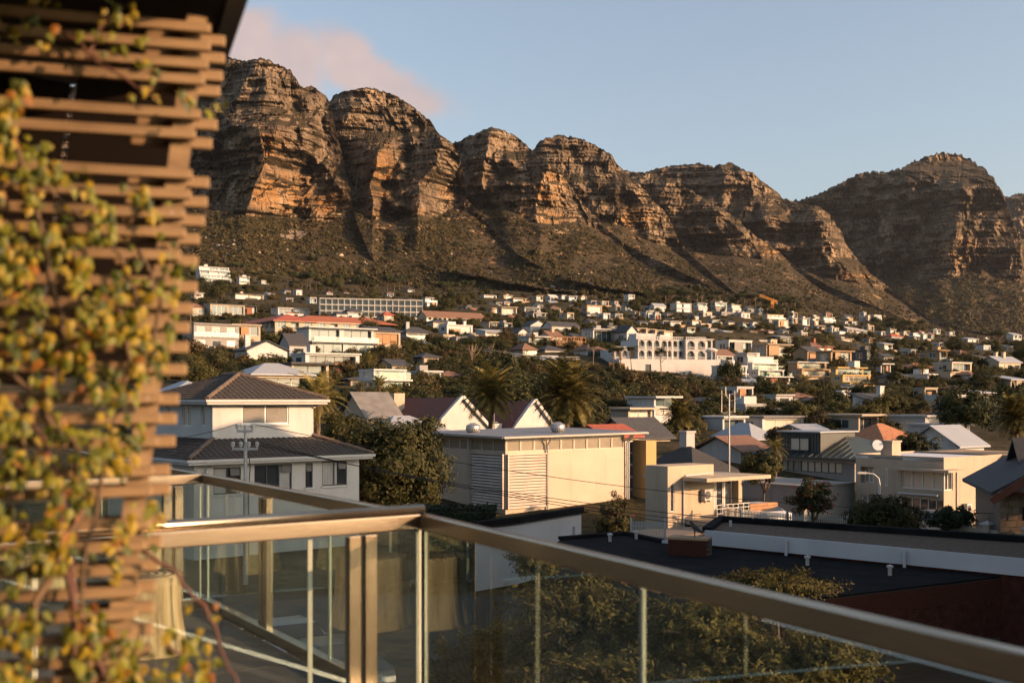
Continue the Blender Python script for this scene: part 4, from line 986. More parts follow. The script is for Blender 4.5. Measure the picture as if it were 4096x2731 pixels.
def arcade_villa():
    Y0 = 250; c = P(2478, 1500, Y0); a = R(16); e = empty('arcade_villa', (c.x, c.y, c.z), a); tag(e, 'grand white villa with tiers of round arches and balustrades', 'villa')
    H2D.append((2475, 2855, 1353, 1500, Y0))
    W = 24.5; pod = 3.6; sh = 2.25
    fF = Frame((0,0,0),(1,0,0),(0,1,0)); ws = MB(); wall_open(ws, fF, W, -4, pod, [(6.1, 7.5, .1, 2.4, .4)]); ws.face([(0,0,pod),(W,0,pod),(W,9,pod),(0,9,pod)]); ws.face([(0,9,-4),(0,0,-4),(0,0,pod),(0,9,pod)]); ws.face([(W,0,-4),(W,9,-4),(W,9,pod),(W,0,pod)])
    ws.build('podium_wall', W_white, e); window(e, fF, 6.1, 7.5, .1, 2.4, .35, 2, 2, frame=M_frame)
    def block(x0, x1, y0, st, n, nm):
        ws = MB(); f = Frame((x0,y0,0),(1,0,0),(0,1,0)); w = x1-x0
        for k in range(st):
            z0 = pod+k*sh
            for i in range(n):
                a0, a1 = w*i/n, w*(i+1)/n; r = (a1-a0)*.36; zs = max(z0+.5, z0+sh-.3-r)
                p, q, t = arch_bay(ws, f, a0, a1, z0, z0+sh, zs, .9)
                window(e, f, p, q, z0+.05, t, .88, 2, 2, frame=M_wframe, pane=PANE[(i+k) % 2], fw=.06)
                b = MB()
                for j in range(7): x = p+(q-p)*(j+.5)/7; b.bar(f.p(x, z0, .1), f.p(x, z0+.55, .1), .07)
                b.bar(f.p(p, z0+.58, .1), f.p(q, z0+.58, .1), .10); b.build('balustrade', W_white, e)
            MB().box(x0-.08, x1+.08, y0-.16, y0+.02, z0+sh-.16, z0+sh+.02).build('cornice', W_white, e)
        z1 = pod+st*sh; ws.face([(x0,12,-1),(x0,y0,-1),(x0,y0,z1),(x0,12,z1)]); ws.face([(x1,y0,-1),(x1,12,-1),(x1,12,z1),(x1,y0,z1)]); ws.face([(x0,y0,z1),(x1,y0,z1),(x1,12,z1),(x0,12,z1)])
        ws.build(nm, W_white, e); b = MB()
        for j in range(int(w/.45)): x = x0+.2+j*.45; b.box(x-.08, x+.08, y0+.02, y0+.18, z1+.02, z1+.5)
        b.box(x0, x1, y0, y0+.2, z1+.5, z1+.62).build('balustrade', W_white, e)
    block(.0, 5.0, 3.0, 1, 3, 'wing'); block(5.0, 12.2, 1.5, 2, 4, 'wing'); block(12.2, 16.4, 2.2, 2, 3, 'wing'); block(16.4, 21.5, 1.2, 2, 2, 'wing')
    MB().box(6.2, 10.8, 5.5, 10, pod+2*sh+.02, pod+2*sh+1.5).build('attic', W_white, e)
    b = MB(); 
    for j in range(7): a_ = 2*math.pi*j/7; b.tube([(22.8+1.3*math.cos(a_), 2+1.3*math.sin(a_), pod), (22.8+1.3*math.cos(a_), 2+1.3*math.sin(a_), pod+2.0)], .16, 8)
    b.build('pavilion_columns', W_white, e); MB().lathe([(1.6,pod+2.0),(1.7,pod+2.3),(.9,pod+2.7),(.1,pod+2.85)], 16, (22.8, 2)).build('pavilion_roof', W_white, e)
arcade_villa()
for i, u in enumerate((2894, 2920, 2946)):      # three clipped cypresses on the blank front
    p = P(u, 1528, 241); plant('bush', 'cypress', p, (.75, .75, 1.9), 'clipped dark cypress column before the blank white house, %s from the left' % ORD[i], 'three clipped cypresses', 0, 'tree')
# ---------------------------------------------------------------- tower crane
def crane():
    Y = depth_at(3100, 1270); b = P(3090, 1270, Y); e = empty('tower_crane', b); tag(e, 'orange tower crane rising above the houses on the ridge', 'crane')
    m = mat('crane orange paint', (.55,.22,.03), .5, .1); H = (1270-1200)/F*Y; w = 1.3
    def truss(a, c, w, n, nm):
        t = MB(); a = Vector(a); c = Vector(c); d = (c-a).normalized(); s = d.cross(Vector((0,1,0))).normalized()*w/2; q = Vector((0, w/2, 0))
        for g in (s+q, s-q, -s+q, -s-q): t.bar(a+g, c+g, .2)
        for i in range(n):
            p0 = a+(c-a)*i/n; p1 = a+(c-a)*(i+1)/n
            t.bar(p0+s-q, p1-s-q, .12); t.bar(p0-s-q, p1+s-q, .12)
        t.build(nm, m, e)
    truss((0,0,-2), (0,0,H+1), w, 9, 'mast'); k = Y/F
    truss((2.5,0,H*.93), (-52*k,0,H+3.2), 1.1, 12, 'jib'); truss((0,0,H*.93), (20*k,0,H*.93-.5), 1.1, 4, 'counter_jib')
    MB().box(15*k,20*k,-.6,.6,H*.93-2,H*.93).build('counterweight', W_grey, e); MB().box(-1.2,.9,-1.2,1.0,H*.93-2.2,H*.93-.2).build('cab', m, e)
crane()
# ---------------------------------------------------------------- timber scaffold house
def scaffold():
    Y = 282; p = P(2226, 1390, Y); e = empty('timber_scaffold', p, R(14)); tag(e, 'timber scaffold frame around a house being built', 'scaffold'); W = 7.6; D = 4.5; H = 2.6
    for i in range(9):
        x = W*i/8; MB().bar((x,0,-1),(x,0,H),.13).build('post', M_wood, e); MB().bar((x,0,H),(x+.35,D,H+.5),.12).build('rafter', M_wood, e); MB().bar((x,D,-1),(x,D,H+.4),.13).build('post', M_wood, e)
    for z in (.6, 1.5, H): MB().bar((0,0,z),(W,0,z),.12).build('ledger', M_wood, e); MB().bar((0,0,z),(0,D,z),.12).build('ledger', M_wood, e)
    for i in (0, 2, 4, 6): MB().bar((W*i/8,-.02,.0),(W*(i+1)/8,-.02,H),.10).build('brace', M_wood, e)
    MB().box(.6,W-.6,.8,D-.2,-1,1.9).build('wall', W_tan, e)
scaffold()
# ---------------------------------------------------------------- walls, road and fences on the slope
M_ret = mat('sandy retaining wall', (.30,.225,.14), .92, .2, .8, .4)
def wall_line(name, uvY, h, t, m, label, cat='wall', rail=True, below=4, raise_=.35):
    pts = [P(u, v, Y) for u, v, Y in uvY]; c = pts[0].copy(); e = empty(name, c); tag(e, label, cat)
    for i in range(len(pts)-1):
        a, b = pts[i]-c, pts[i+1]-c; d = (b-a); n = Vector((-d.y, d.x, 0)).normalized()*t; 
        MB().hexa([a-Vector((0,0,below)), b-Vector((0,0,below)), b-Vector((0,0,below))+n, a-Vector((0,0,below))+n, a+Vector((0,0,h)), b+Vector((0,0,h)), b+Vector((0,0,h))+n, a+Vector((0,0,h))+n]).build('wall_section', m, e)
        if rail:
            k = max(2, int(d.length/2.5)); r = MB()
            for z in (.55, 1.0): r.bar(a+Vector((0,0,h+z)), b+Vector((0,0,h+z)), .07)
            r.build('handrail', M_steel, e)
            for j in range(k): q = a+d*(j+.5)/k; MB().bar(q+Vector((0,0,h)), q+Vector((0,0,h+1.0)), .07).build('rail_post', M_steel, e)
    return e
wall_line('retaining_wall', [(1935,1428,250),(2040,1447,250),(2130,1458,251),(2260,1462,252),(2320,1462,253)], 0.9, .4, M_ret, 'sandy retaining wall with handrail below the pyramid roofed houses')
wall_line('garden_wall', [(2147,1452,256),(2250,1454,257)], 1.8, .3, W_white, 'tall white boundary wall with parked cars before it', rail=False)
wall_line('garden_wall', [(2262,1462,257),(2430,1470,258)], 1.0, .3, W_white, 'low white boundary wall below the brown hip roof', rail=False)
wall_line('stone_wall', [(2436,1482,249),(2500,1486,249)], 1.8, .3, mat('orange stone wall', (.32,.18,.08), .95, .4, 2, .5), 'orange stone wall beside the arched white villa', rail=False)
wall_line('retaining_wall', [(2700,1512,240),(2870,1538,238),(3000,1556,236),(3150,1572,233),(3320,1580,230),(3420,1584,229)], .6, .4, M_ret, 'long sandy retaining wall with handrail below the white apartments')
def strip(name, uvY, w, m, lift=.12):
    pts = [P(u, v, Y) for u, v, Y in uvY]; b = MB()
    for i in range(len(pts)-1):
        a, c = pts[i], pts[i+1]; n = Vector((0, w, w*.06)); z = Vector((0,0,lift)); b.face([a+z, c+z, c+n+z, a+n+z])
    o = b.build(name, m); o['kind'] = 'structure'; return o
M_road = mat('asphalt', (.028,.028,.030), .9, .2, 2, .3)
strip('road', [(1600,1345,300),(1680,1385,280),(1740,1400,270),(1830,1415,258),(1935,1426,252)], 7, M_road, .8)
strip('road', [(2700,1510,241),(2870,1537,239),(3000,1555,237),(3150,1571,234),(3320,1579,231),(3420,1583,230)], 7, M_road, .75)
# ---------------------------------------------------------------- nearer buildings
GA = R(37.7)
M_tile = mat('dark concrete roof tile', (.052,.042,.035), .8, .35, 2.5, .3)
M_ridge = mat('ridge tile', (.115,.080,.058), .85, .3, 3, .3)
M_blind = mat('white blind slat', (.55,.53,.48), .6, .05)
M_dkglass = glass_mat('dark window glass', (.02,.022,.025), .05)
def tile_mesh(w, l):
    """one pan tile with an S curve and a thick lower edge"""
    b = MB(); n = 6; pr = [(w*(i/n), .035*math.sin(2*math.pi*i/n*1.0)+.03*(i/n > .5)) for i in range(n+1)]
    for i in range(n):
        (x0, h0), (x1, h1) = pr[i], pr[i+1]
        b.face([(x0,0,h0+.03),(x1,0,h1+.03),(x1,l,h1),(x0,l,h0)]); b.face([(x0,0,-.01),(x1,0,-.01),(x1,0,h1+.03),(x0,0,h0+.03)])
    return b.mesh('tile', M_tile)
def tile_slope(parent, A, B, C, D, tw, tl, limit, me=None):
    """lays tiles on the slope A-B (eave) up to D-C; the first ones (lowest rows) singly, the rest joined"""
    A, B, C, D = map(Vector, (A, B, C, D)); me = me or tile_mesh(tw, tl*1.12); ex = (B-A).normalized(); up = ((D+C)/2-(A+B)/2); n = ex.cross(up).normalized(); ey = n.cross(ex).normalized()
    Hh = (D-A).dot(ey); rows = int(Hh/tl); V0 = np.array([v.co[:] for v in me.vertices]); F0 = [tuple(p.vertices) for p in me.polygons]; vs = []; fs = []; done = 0
    for r in range(rows+1):
        t = min(1, r*tl/Hh); xa = A.lerp(D, t); xb = B.lerp(C, t); L = (xb-xa).dot(ex); k = int(L/tw)
        for i in range(k):
            o = xa + ex*((L-k*tw)/2 + i*tw) + n*(.035+random.uniform(-.006, .006))
            M = Matrix((( ex.x, ey.x, n.x, o.x), (ex.y, ey.y, n.y, o.y), (ex.z, ey.z, n.z, o.z), (0,0,0,1)))
            if done < limit:
                ob = bpy.data.objects.new('tile', me); link(ob, parent); ob.matrix_local = M; done += 1
            else:
                m = np.array(M); c = len(vs)*len(V0); vs.append(V0 @ m[:3,:3].T + m[:3,3]); fs += [tuple(c+q for q in f) for f in F0]
    if vs:
        mj = bpy.data.meshes.new('roof_tiles'); mj.from_pydata(np.concatenate(vs).tolist(), [], fs); mj.materials.append(M_tile); mj.update()
        o = bpy.data.objects.new('roof_tiles', mj); link(o, parent); o['kind'] = 'stuff'
    return done
def blinds(parent, fr, a0, a1, z0, z1, d, n):
    for i in range(n):
        z = z0+(z1-z0)*(i+.5)/n; MB().hexa([fr.p(a0,z-.012,d), fr.p(a1,z-.012,d), fr.p(a1,z-.002,d+.03), fr.p(a0,z-.002,d+.03), fr.p(a0,z-.008,d), fr.p(a1,z-.008,d), fr.p(a1,z+.004,d+.03), fr.p(a0,z+.004,d+.03)]).build('blind_slat', M_blind, parent)
def tile_house():
    a = R(40); e = empty('tile_roofed_house', (-15.1, 54, -7.6), a); tag(e, 'white two storey house with dark brown tiled hip roofs and power pole before it', 'house')
    ze = 4.75; W, D = 9.2, 11.0; fF = Frame((0,0,0),(1,0,0),(0,1,0)); fL = Frame((0,D,0),(0,-1,0),(1,0,0)); ws = MB()
    ops = [(1.0,2.43,3.05,4.35,.12),(3.15,5.22,3.05,4.40,.12),(6.0,6.42,3.15,4.40,.12),(6.97,8.45,3.18,4.45,.12)]
    wall_open(ws, fF, W, 0, ze, ops); wall_open(ws, fL, D, 0, ze, [(8.6,9.7,3.2,4.3,.12)]); ws.face([(W,0,0),(W,D,0),(W,D,ze),(W,0,ze)]); ws.face([(W,D,0),(0,D,0),(0,D,ze),(W,D,ze)])
    lw = ws.build('lower_wall', W_white, e)
    for i, o in enumerate(ops):
        wn = window(e, fF, *o[:4], .10, nx=[2,3,1,2][i], frame=M_frame, pane=M_dkglass, fw=.06)
        x1 = o[1]; q = MB(); q.hexa([fF.p(x1-.55 if i < 3 and i != 2 else o[0]+.06 if i == 2 else x1-.5, o[3]-.42, -.02), fF.p(x1-.06, o[3]-.42, -.02), fF.p(x1-.06, o[3]-.42, .0), fF.p(x1-.5 if i != 2 else o[0]+.06, o[3]-.42, .0), fF.p(x1-.55 if i < 3 and i != 2 else o[0]+.06 if i == 2 else x1-.5, o[3]-.06, .06), fF.p(x1-.06, o[3]-.06, .06), fF.p(x1-.06, o[3]-.06, .08), fF.p(x1-.5 if i != 2 else o[0]+.06, o[3]-.06, .08)]); q.build('vent_sash', M_frame, wn)
        MB().hexa([fF.p(o[0]-.05, o[2]-.08, -.07), fF.p(o[1]+.05, o[2]-.08, -.07), fF.p(o[1]+.05, o[2]-.08, .1), fF.p(o[0]-.05, o[2]-.08, .1), fF.p(o[0]-.05, o[2]-.003, -.05), fF.p(o[1]+.05, o[2]-.003, -.05), fF.p(o[1]+.05, o[2]-.003, .1), fF.p(o[0]-.05, o[2]-.003, .1)]).build('sill', W_white, wn)
    for (x0, x1, z0, z1) in ((1.05,1.7,3.1,4.3),(4.55,5.15,3.1,4.3),(7.05,7.9,3.24,4.4)):   # curtains behind the glass
        c = MB(); n = 10
        for i in range(n): c.face([fF.p(x0+(x1-x0)*i/n, z0, .085+.008*(i % 2)), fF.p(x0+(x1-x0)*(i+1)/n, z0, .085+.008*((i+1) % 2)), fF.p(x0+(x1-x0)*(i+1)/n, z1, .085+.008*((i+1) % 2)), fF.p(x0+(x1-x0)*i/n, z1, .085+.008*(i % 2))])
        c.build('curtain', mat('grey net curtain', (.30,.30,.29), .9, .1), e)
    # upper storey
    x0, y0, w, d, zu = 1.8, 1.8, 5.7, 7.6, 7.6; gF = Frame((x0,y0,0),(1,0,0),(0,1,0)); gL = Frame((x0,y0+d,0),(0,-1,0),(1,0,0)); us = MB(); zi = 5.6
    uo = (1.58,4.24,6.38,7.38,.10); lo = [(d-1.35,d-.85,6.3,7.35,.1),(d-3.6,d-2.5,6.25,7.3,.1),(d-5.6,d-5.0,6.3,7.3,.1)]
    wall_open(us, gF, w, zi-.6, zu, [uo]); wall_open(us, gL, d, zi-.6, zu, lo); us.face([(x0+w,y0,zi-.6),(x0+w,y0+d,zi-.6),(x0+w,y0+d,zu),(x0+w,y0,zu)]); us.face([(x0+w,y0+d,zi-.6),(x0,y0+d,zi-.6),(x0,y0+d,zu),(x0+w,y0+d,zu)])
    us.build('upper_wall', W_white, e); wn = window(e, gF, *uo[:4], .09, nx=2, frame=M_wframe, pane=mat('dim room behind glass', (.07,.06,.05), .12, .2), fw=.07)
    blinds(wn, gF, uo[0]+.1, uo[0]+1.28, 6.47, 7.3, .04, 22); blinds(wn, gF, uo[0]+1.4, uo[1]-.1, 6.47, 7.3, .04, 22)
    for q in lo: window(e, gL, *q[:4], .09, nx=2 if q[1]-q[0] > .6 else 1, frame=M_wframe, pane=PANE[2], fw=.06)
    MB().hexa([gF.p(1.5, 6.28, -.08), gF.p(4.32, 6.28, -.08), gF.p(4.32, 6.28, .09), gF.p(1.5, 6.28, .09), gF.p(1.5, 6.37, -.06), gF.p(4.32, 6.37, -.06), gF.p(4.32, 6.37, .09), gF.p(1.5, 6.37, .09)]).build('sill', W_white, e)
    # roofs
    b = MB(); ox0, ox1, oy0, oy1 = -.5, W+.55, -.5, D+.5; o_ = [(ox0,oy0,ze),(ox1,oy0,ze),(ox1,oy1,ze),(ox0,oy1,ze)]; i_ = [(x0-.01,y0-.01,zi),(x0+w+.01,y0-.01,zi+.08),(x0+w+.01,y0+d,zi+.08),(x0-.01,y0+d,zi)]
    for k in range(4): b.face([o_[k], o_[(k+1)%4], i_[(k+1)%4], i_[k]])
    b.face(list(reversed([(p[0],p[1],p[2]-.02) for p in o_]))); lr = b.build('lower_roof', M_tile, e)
    n = tile_slope(lr, o_[0], o_[1], i_[1], i_[0], .30, .33, 300); tile_slope(lr, o_[3], o_[0], i_[0], i_[3], .30, .33, 0)
    rx0, rx1, ry0, ry1 = x0-.55, x0+w+.55, y0-.55, y0+d+.55; mx = (rx0+rx1)/2; hw = (rx1-rx0)/2; zr = zu+1.32; q0 = (mx, ry0+hw, zr); q1 = (mx, ry1-hw, zr)
    ur = hip_roof(x0, x0+w, y0, y0+d, zu, 1.30, .55, t=.02).build('upper_roof', M_tile, e); c = [(rx0,ry0,zu+.02),(rx1,ry0,zu+.02),(rx1,ry1,zu+.02),(rx0,ry1,zu+.02)]
    tile_slope(ur, c[0], c[1], q0, q0, .30, .33, 300); tile_slope(ur, c[3], c[0], q0, q1, .30, .33, 0)
    def ridge(p, q, par, nm='ridge_tile'):
        p = Vector(p); q = Vector(q); n = max(1, int((q-p).length/.42)); 
        for i in range(n):
            s = p.lerp(q, i/n)+Vector((0,0,.05)); t = p.lerp(q, (i+1.08)/n)+Vector((0,0,.07)); MB().tube([s, t], [.13,.115], 8).build(nm, M_ridge, par)
    ridge(c[0], q0, ur); ridge(c[1], q0, ur); ridge(q0, q1, ur); ridge(o_[0], i_[0], lr); ridge(o_[1], i_[1], lr)
    for nm, z, (a0, a1, b0, b1) in (('lower_gutter', ze, (ox0, ox1, oy0, oy1)), ('upper_gutter', zu, (rx0, rx1, ry0, ry1))):
        g = MB(); g.box(a0-.09, a1+.09, b0-.10, b0-.005, z-.10, z+.03); g.box(a0-.10, a0-.005, b0-.005, b1, z-.10, z+.03); g.build(nm, W_white, e)
        f = MB(); f.box(a0+.02, a1-.02, b0+.0, b0+.03, z-.22, z-.11); f.box(a0+.0, a0+.03, b0+.03, b1, z-.22, z-.11); f.build(nm.replace('gutter', 'fascia'), W_white, e)
    MB().tube([(.75,-.47,ze-.1),(.75,-.3,ze-.25),(.6,-.06,ze-.45),(.6,-.06,.2)], .05, 8).build('downpipe', W_white, e)
    MB().tube([(x0+w+.45,y0-.45,zu-.1),(x0+w+.15,y0-.06,zu-.32),(x0+w-.05,y0-.06,zu-.4)], .045, 8).build('downpipe', W_white, e)
    H2D.append((660, 1490, 1507, 2050, 57))
tile_house()
def power_pole():
    p = P(982, 2050, 47); e = empty('power_pole', (p.x, p.y, -7.6)); tag(e, 'steel power pole with crossarms and insulators before the white house', 'pole'); k = 47/F; zt = (1600-1712)*k+7.6
    MB().tube([(0,0,0),(0,0,zt*.6),(0,0,zt+.12)], [.11,.09,.06], 10).build('pole', M_steel, e)
    for z, w_, n in ((zt-.12, .62, 2), (zt-.85, 1.0, 4)):
        MB().box(-w_/2*1.05, w_/2*1.05, -.14, -.07, z-.05, z+.05).build('crossarm', M_steel, e)
        for i in range(n): x = -w_/2+w_*i/(n-1); MB().lathe([(.03,z+.05),(.03,z+.10),(.075,z+.11),(.075,z+.16),(.05,z+.17),(.085,z+.2),(.085,z+.26),(.03,z+.3)], 10, (x, -.1)).build('insulator', mat('porcelain insulator', (.45,.44,.42), .3, .1), e)
    MB().tube([(.13,-.02,zt-1.0),(.20,-.02,zt-1.6),(.13,.0,zt-2.6),(.14,.0,zt-6)], .022, 6).build('cable', M_frame, e)
    return [Vector((p.x+x, p.y-.1, -7.6+z)) for x, z in ((-.31,zt+.18),(.31,zt+.18),(-.5,zt-.55),(-.17,zt-.55),(.17,zt-.55),(.5,zt-.55))]
tops = power_pole()
M_wire = mat('black cable', (.012,.012,.012), .6, .1)
def wire(a, b, sag, lb, r=.014):
    a = Vector(a); b = Vector(b); n = 24; o = MB().tube([a.lerp(b, i/n)-Vector((0,0,sag*4*(i/n)*(1-i/n))) for i in range(n+1)], r, 5).build('power_line', M_wire); tag(o, lb, 'cable', 'power lines across the street')
ends = [(P(380,1760,42),'thin power line leaving the pole to the left, top'),(P(4200,2055,52),'top power line running right across the cream gallery'),(P(-100,1850,36),'power line leaving the pole to the left, lower'),(P(4300,2150,46),'second power line running right from the pole'),(P(4300,2190,45),'third power line running right from the pole'),(P(4300,2225,44),'lowest power line running right from the pole')]
for t, (q, lb) in zip(tops, ends): wire(t, q, .9 if q.x > 0 else .3, lb)

# ---------------------------------------------------------------- cream gallery with louvres
M_gal = NT('gallery cream render'); _k = M_gal; _c = _k.coord(); _s = _k.n('ShaderNodeMapping'); _s.inputs['Scale'].default_value = (1.6,1.6,.18); _k.l(_c, _s.inputs[0])
_f = _k.noise(_s.outputs[0], 1.0, 4); _k.base(_k.mix(_k.ramp(_f, [(.60, (0,0,0)), (.78, (.5,.5,.5))]), _k.ramp(_k.noise(_c, .5, 5), [(.3, (.40,.32,.24)), (.7, (.45,.37,.285))]), (.33,.22,.14))).rough(.85); _k.bump(_k.noise(_c, 14, 3), .15, .01); M_gal = _k.m
M_alum = mat('aluminium louvre', (.42,.355,.29), .5, .14, 1.2, 0, .1)
def gallery():
    e = empty('gallery_building', (-.4, 70, -7.6), GA); tag(e, 'large cream flat roofed building with metal louvre panels and clerestory windows', 'building'); H2D.append((1730, 2590, 1740, 2080, 70))
    fF = Frame((0,0,0),(1,0,0),(0,1,0)); fL = Frame((0,9,0),(0,-1,0),(1,0,0)); zt = 5.3; W, D = 10.0, 9.0; zc0, zc1 = 4.42, 5.12; ws = MB()
    ops = [(.1+i*1.1, .1+i*1.1+1.06, zc0, zc1, .55) for i in range(9)]; lops = [(9-.1-(i+1)*1.2+.04, 9-.1-i*1.2, zc0, zc1, .55) for i in range(7)]
    wall_open(ws, fF, W, 0, zt, ops); wall_open(ws, fL, D, 0, zt, lops); ws.face([(W,0,0),(W,D,0),(W,D,zt),(W,0,zt)]); ws.face([(W,D,0),(0,D,0),(0,D,zt),(W,D,zt)]); ws.build('wall', M_gal, e); MB().box(.02,W-.02,-.05,-.004,0,.22).build('plinth', W_grey, e)
    for f, oo in ((fF, ops), (fL, lops)):
        for i, o in enumerate(oo): window(e, f, *o[:4], .06, nx=1, frame=M_alum, pane=mat('clerestory glass', (.23,.20,.155), .12, .1), fw=.04, name='clerestory_window')
    for f, a0, a1, nm in ((fF, .08, 3.25, 'louvre_panel'), (fL, 9-3.6, 9-.08, 'louvre_panel')):
        p = MB(); z0, z1 = .9, 4.2; d = -.15
        for x0, x1 in ((a0, a0+.07), (a1-.07, a1)): p.hexa([f.p(x0,z0,d-.02), f.p(x1,z0,d-.02), f.p(x1,z0,.0), f.p(x0,z0,.0), f.p(x0,z1,d-.02), f.p(x1,z1,d-.02), f.p(x1,z1,.0), f.p(x0,z1,.0)])
        p.hexa([f.p(a0,z1,d-.02), f.p(a1,z1,d-.02), f.p(a1,z1,.0), f.p(a0,z1,.0), f.p(a0,z1+.07,d-.02), f.p(a1,z1+.07,d-.02), f.p(a1,z1+.07,.0), f.p(a0,z1+.07,.0)])
        p2 = MB().hexa([f.p(a0+.07,z0,-.02), f.p(a1-.07,z0,-.02), f.p(a1-.07,z0,-.004), f.p(a0+.07,z0,-.004), f.p(a0+.07,z1,-.02), f.p(a1-.07,z1,-.02), f.p(a1-.07,z1,-.004), f.p(a0+.07,z1,-.004)])
        pn = p.build(nm, M_alum, e); p2.build('gap_shade', mat('louvre backing', (.10,.08,.06), .9), pn); n = 18  # dark sheet standing in for the shadow in the gaps between slats
        for i in range(n):
            za = z0+(z1-z0)*i/n; zb = za+(z1-z0)/n*.74
            MB().hexa([f.p(a0+.07,za,d), f.p(a1-.07,za,d), f.p(a1-.07,za,d+.015), f.p(a0+.07,za,d+.015), f.p(a0+.07,zb,d+.085), f.p(a1-.07,zb,d+.085), f.p(a1-.07,zb,d+.10), f.p(a0+.07,zb,d+.10)]).build('slat', M_alum, pn)
    r = MB(); r.hexa([(-.6,-.6,zt+.02),(W+1.6,-.6,zt+.12),(W+1.6,D+.3,zt+.28),(-.6,D+.3,zt+.12),(-.6,-.6,zt+.08),(W+1.6,-.6,zt+.18),(W+1.6,D+.3,zt+.34),(-.6,D+.3,zt+.18)]); r.build('roof', mat('grey sheet roof', (.15,.16,.18), .6, .1, .6), e)
    g = MB(); g.bar((-.62,-.66,zt+.0),(W+1.6,-.66,zt+.1),.10,.10); g.bar((-.66,-.60,zt+.0),(-.66,D+.3,zt+.08),.10,.10); g.build('gutter', mat('pale sheet metal', (.24,.22,.20), .55, .1, 1, 0, .3), e)
    for x, y in ((3.25,-.14),(10.12,-.12),(10.3,-.12),(-.14,3.75)): MB().tube([(x,y,.3),(x,y,zt-.5),(x,y-.25 if x > 0 else y,zt-.2),(x,y-.5 if x > 0 else y,zt+.05)], .06, 8).build('downpipe', M_steel, e)
    for i in range(5): window(e, Frame((10.35,.25,0),(1,0,0),(0,1,0)), 0, .75, .8+i*.82, 1.57+i*.82, .05, 1, 1, frame=M_steel, pane=PANE[0], fw=.05, name='stair_window')
    MB().box(10.35,11.1,.32,.6,0,.78).build('stair_wall', M_gal, e)
    MB().box(11.15,12.1,-.9,2.0,0,4.9).build('pier', mat('ochre render', (.40,.25,.10), .85, .06, .5, .1), e)
    def vent(u, v, Y):
        p = P(u, v, Y); q = Matrix.Rotation(-GA, 3, 'Z') @ (p-Vector((-.4, 70, -7.6)))
        o = empty('roof_vent', p); o.scale = (1.3,)*3; tag(o, 'ribbed metal turbine vent on the gallery roof, %s' % ('left one' if u < 2000 else 'right one'), 'vent', 'roof turbine vents')
        MB().lathe([(.2,-.35),(.2,0),(.24,.02)], 14).build('collar', M_steel, o); b = MB().lathe([(.24,.02),(.33,.12),(.36,.25),(.33,.38),(.2,.48),(.02,.52)], 24); b.build('hood', M_steel, o)
        for i in range(20):
            a_ = 2*math.pi*i/20; c, s = math.cos(a_), math.sin(a_); MB().tube([(.27*c,.27*s,.03),(.375*c,.375*s,.2),(.36*math.cos(a_+.25),.36*math.sin(a_+.25),.38),(.1*c,.1*s,.52)], .014, 4).build('fin', M_steel, o)
    pass
    vent(1893, 1732, 75); vent(2232, 1729, 75)
gallery()
# ---------------------------------------------------------------- annex with balcony
def annex():
    e = empty('cream_annex', (8.35, 61, -7.6), GA); tag(e, 'small cream flat roofed house with balcony, timber planter and wall mounted air conditioner', 'house'); H2D.append((2580, 2920, 1868, 2110, 61))
    fF = Frame((0,0,0),(1,0,0),(0,1,0)); zt = 4.05; W, D = 3.6, 1.7; ws = MB(); ops = [(.22,.5,1.6,3.1,.1)]; wall_open(ws, fF, W, 0, zt, ops); window(e, fF, .22, .5, 1.6, 3.1, .08, 1, 1, frame=M_wframe, pane=PANE[0], fw=.04)
    ws.face([(0,D,0),(0,0,0),(0,0,zt),(0,D,zt)]); ws.face([(W,0,0),(W,D,0),(W,D,zt),(W,0,zt)]); ws.face([(0,0,zt),(W,0,zt),(W,D,zt),(0,D,zt)]); ws.build('wall', W_cream, e)
    MB().tube([(1.15,-.06,0),(1.15,-.06,3.4),(1.3,-.08,3.5),(3.4,-.08,3.56)], .05, 8).build('downpipe', W_white, e)
    MB().box(1.3,6.6,-2.3,3.0,.85,1.1).build('balcony_floor', W_cream, e); MB().box(1.1,6.3,-1.8,3.0,3.25,3.45).build('canopy', W_cream, e)
    MB().box(2.6,6.4,.5,3,-1,.85).build('lower_wall', W_cream, e); MB().box(5.9,6.2,.2,2.8,1.1,3.25).build('end_wall', W_cream, e)
    fD = Frame((3.62,.6,0),(1,0,0),(0,1,0))
    for i in range(3): window(e, fD, .05+i*.72, .7+i*.72, 1.12, 3.2, .02, 1, 1, frame=M_wframe, pane=M_dkglass, fw=.07, name='glass_door')
    a = MB().box(2.55,3.15,-.32,-.02,2.1,2.7); ac = a.build('air_conditioner', W_white, e); MB().lathe([(.0,0),(.20,.0),(.22,.02),(.2,.03),(.05,.03)], 18).build('fan_grille', M_frame, ac).matrix_local = Matrix.Translation((2.78,-.325,2.4)) @ Matrix.Rotation(R(90), 4, 'X')
    for k in range(2): MB().box(2.65+k*.35,2.69+k*.35,-.3,-.02,2.0,2.1).build('bracket', M_steel, ac)
    for i in range(5):
        for nm, x0, x1 in (('planter_board', 4.0, 6.3),): MB().box(x0,x1,-2.28,-2.22,1.14+i*.17,1.29+i*.17).build(nm, M_wood, e)
    for i in range(7): x = 1.4+i*.42; MB().box(x-.015,x+.015,-2.25,-2.22,1.1,2.05).build('baluster', M_steel, e)
    for z in (1.35, 1.6, 1.85, 2.05): MB().box(1.38,4.0,-2.25,-2.22,z-.015,z+.015).build('rail', M_steel, e)
    pot = MB().lathe([(.12,1.1),(.18,1.3),(.2,1.36),(.02,1.36)], 12, (2.4,-1.9)); o = pot.build('flower_pot', mat('terracotta', (.28,.10,.045), .8, .15), e)
    for i in range(26): MB().box(1.5+i*.18,1.56+i*.18,-2.31,-2.29,.62,.86).build('drip_fin', M_frame, e)
annex()
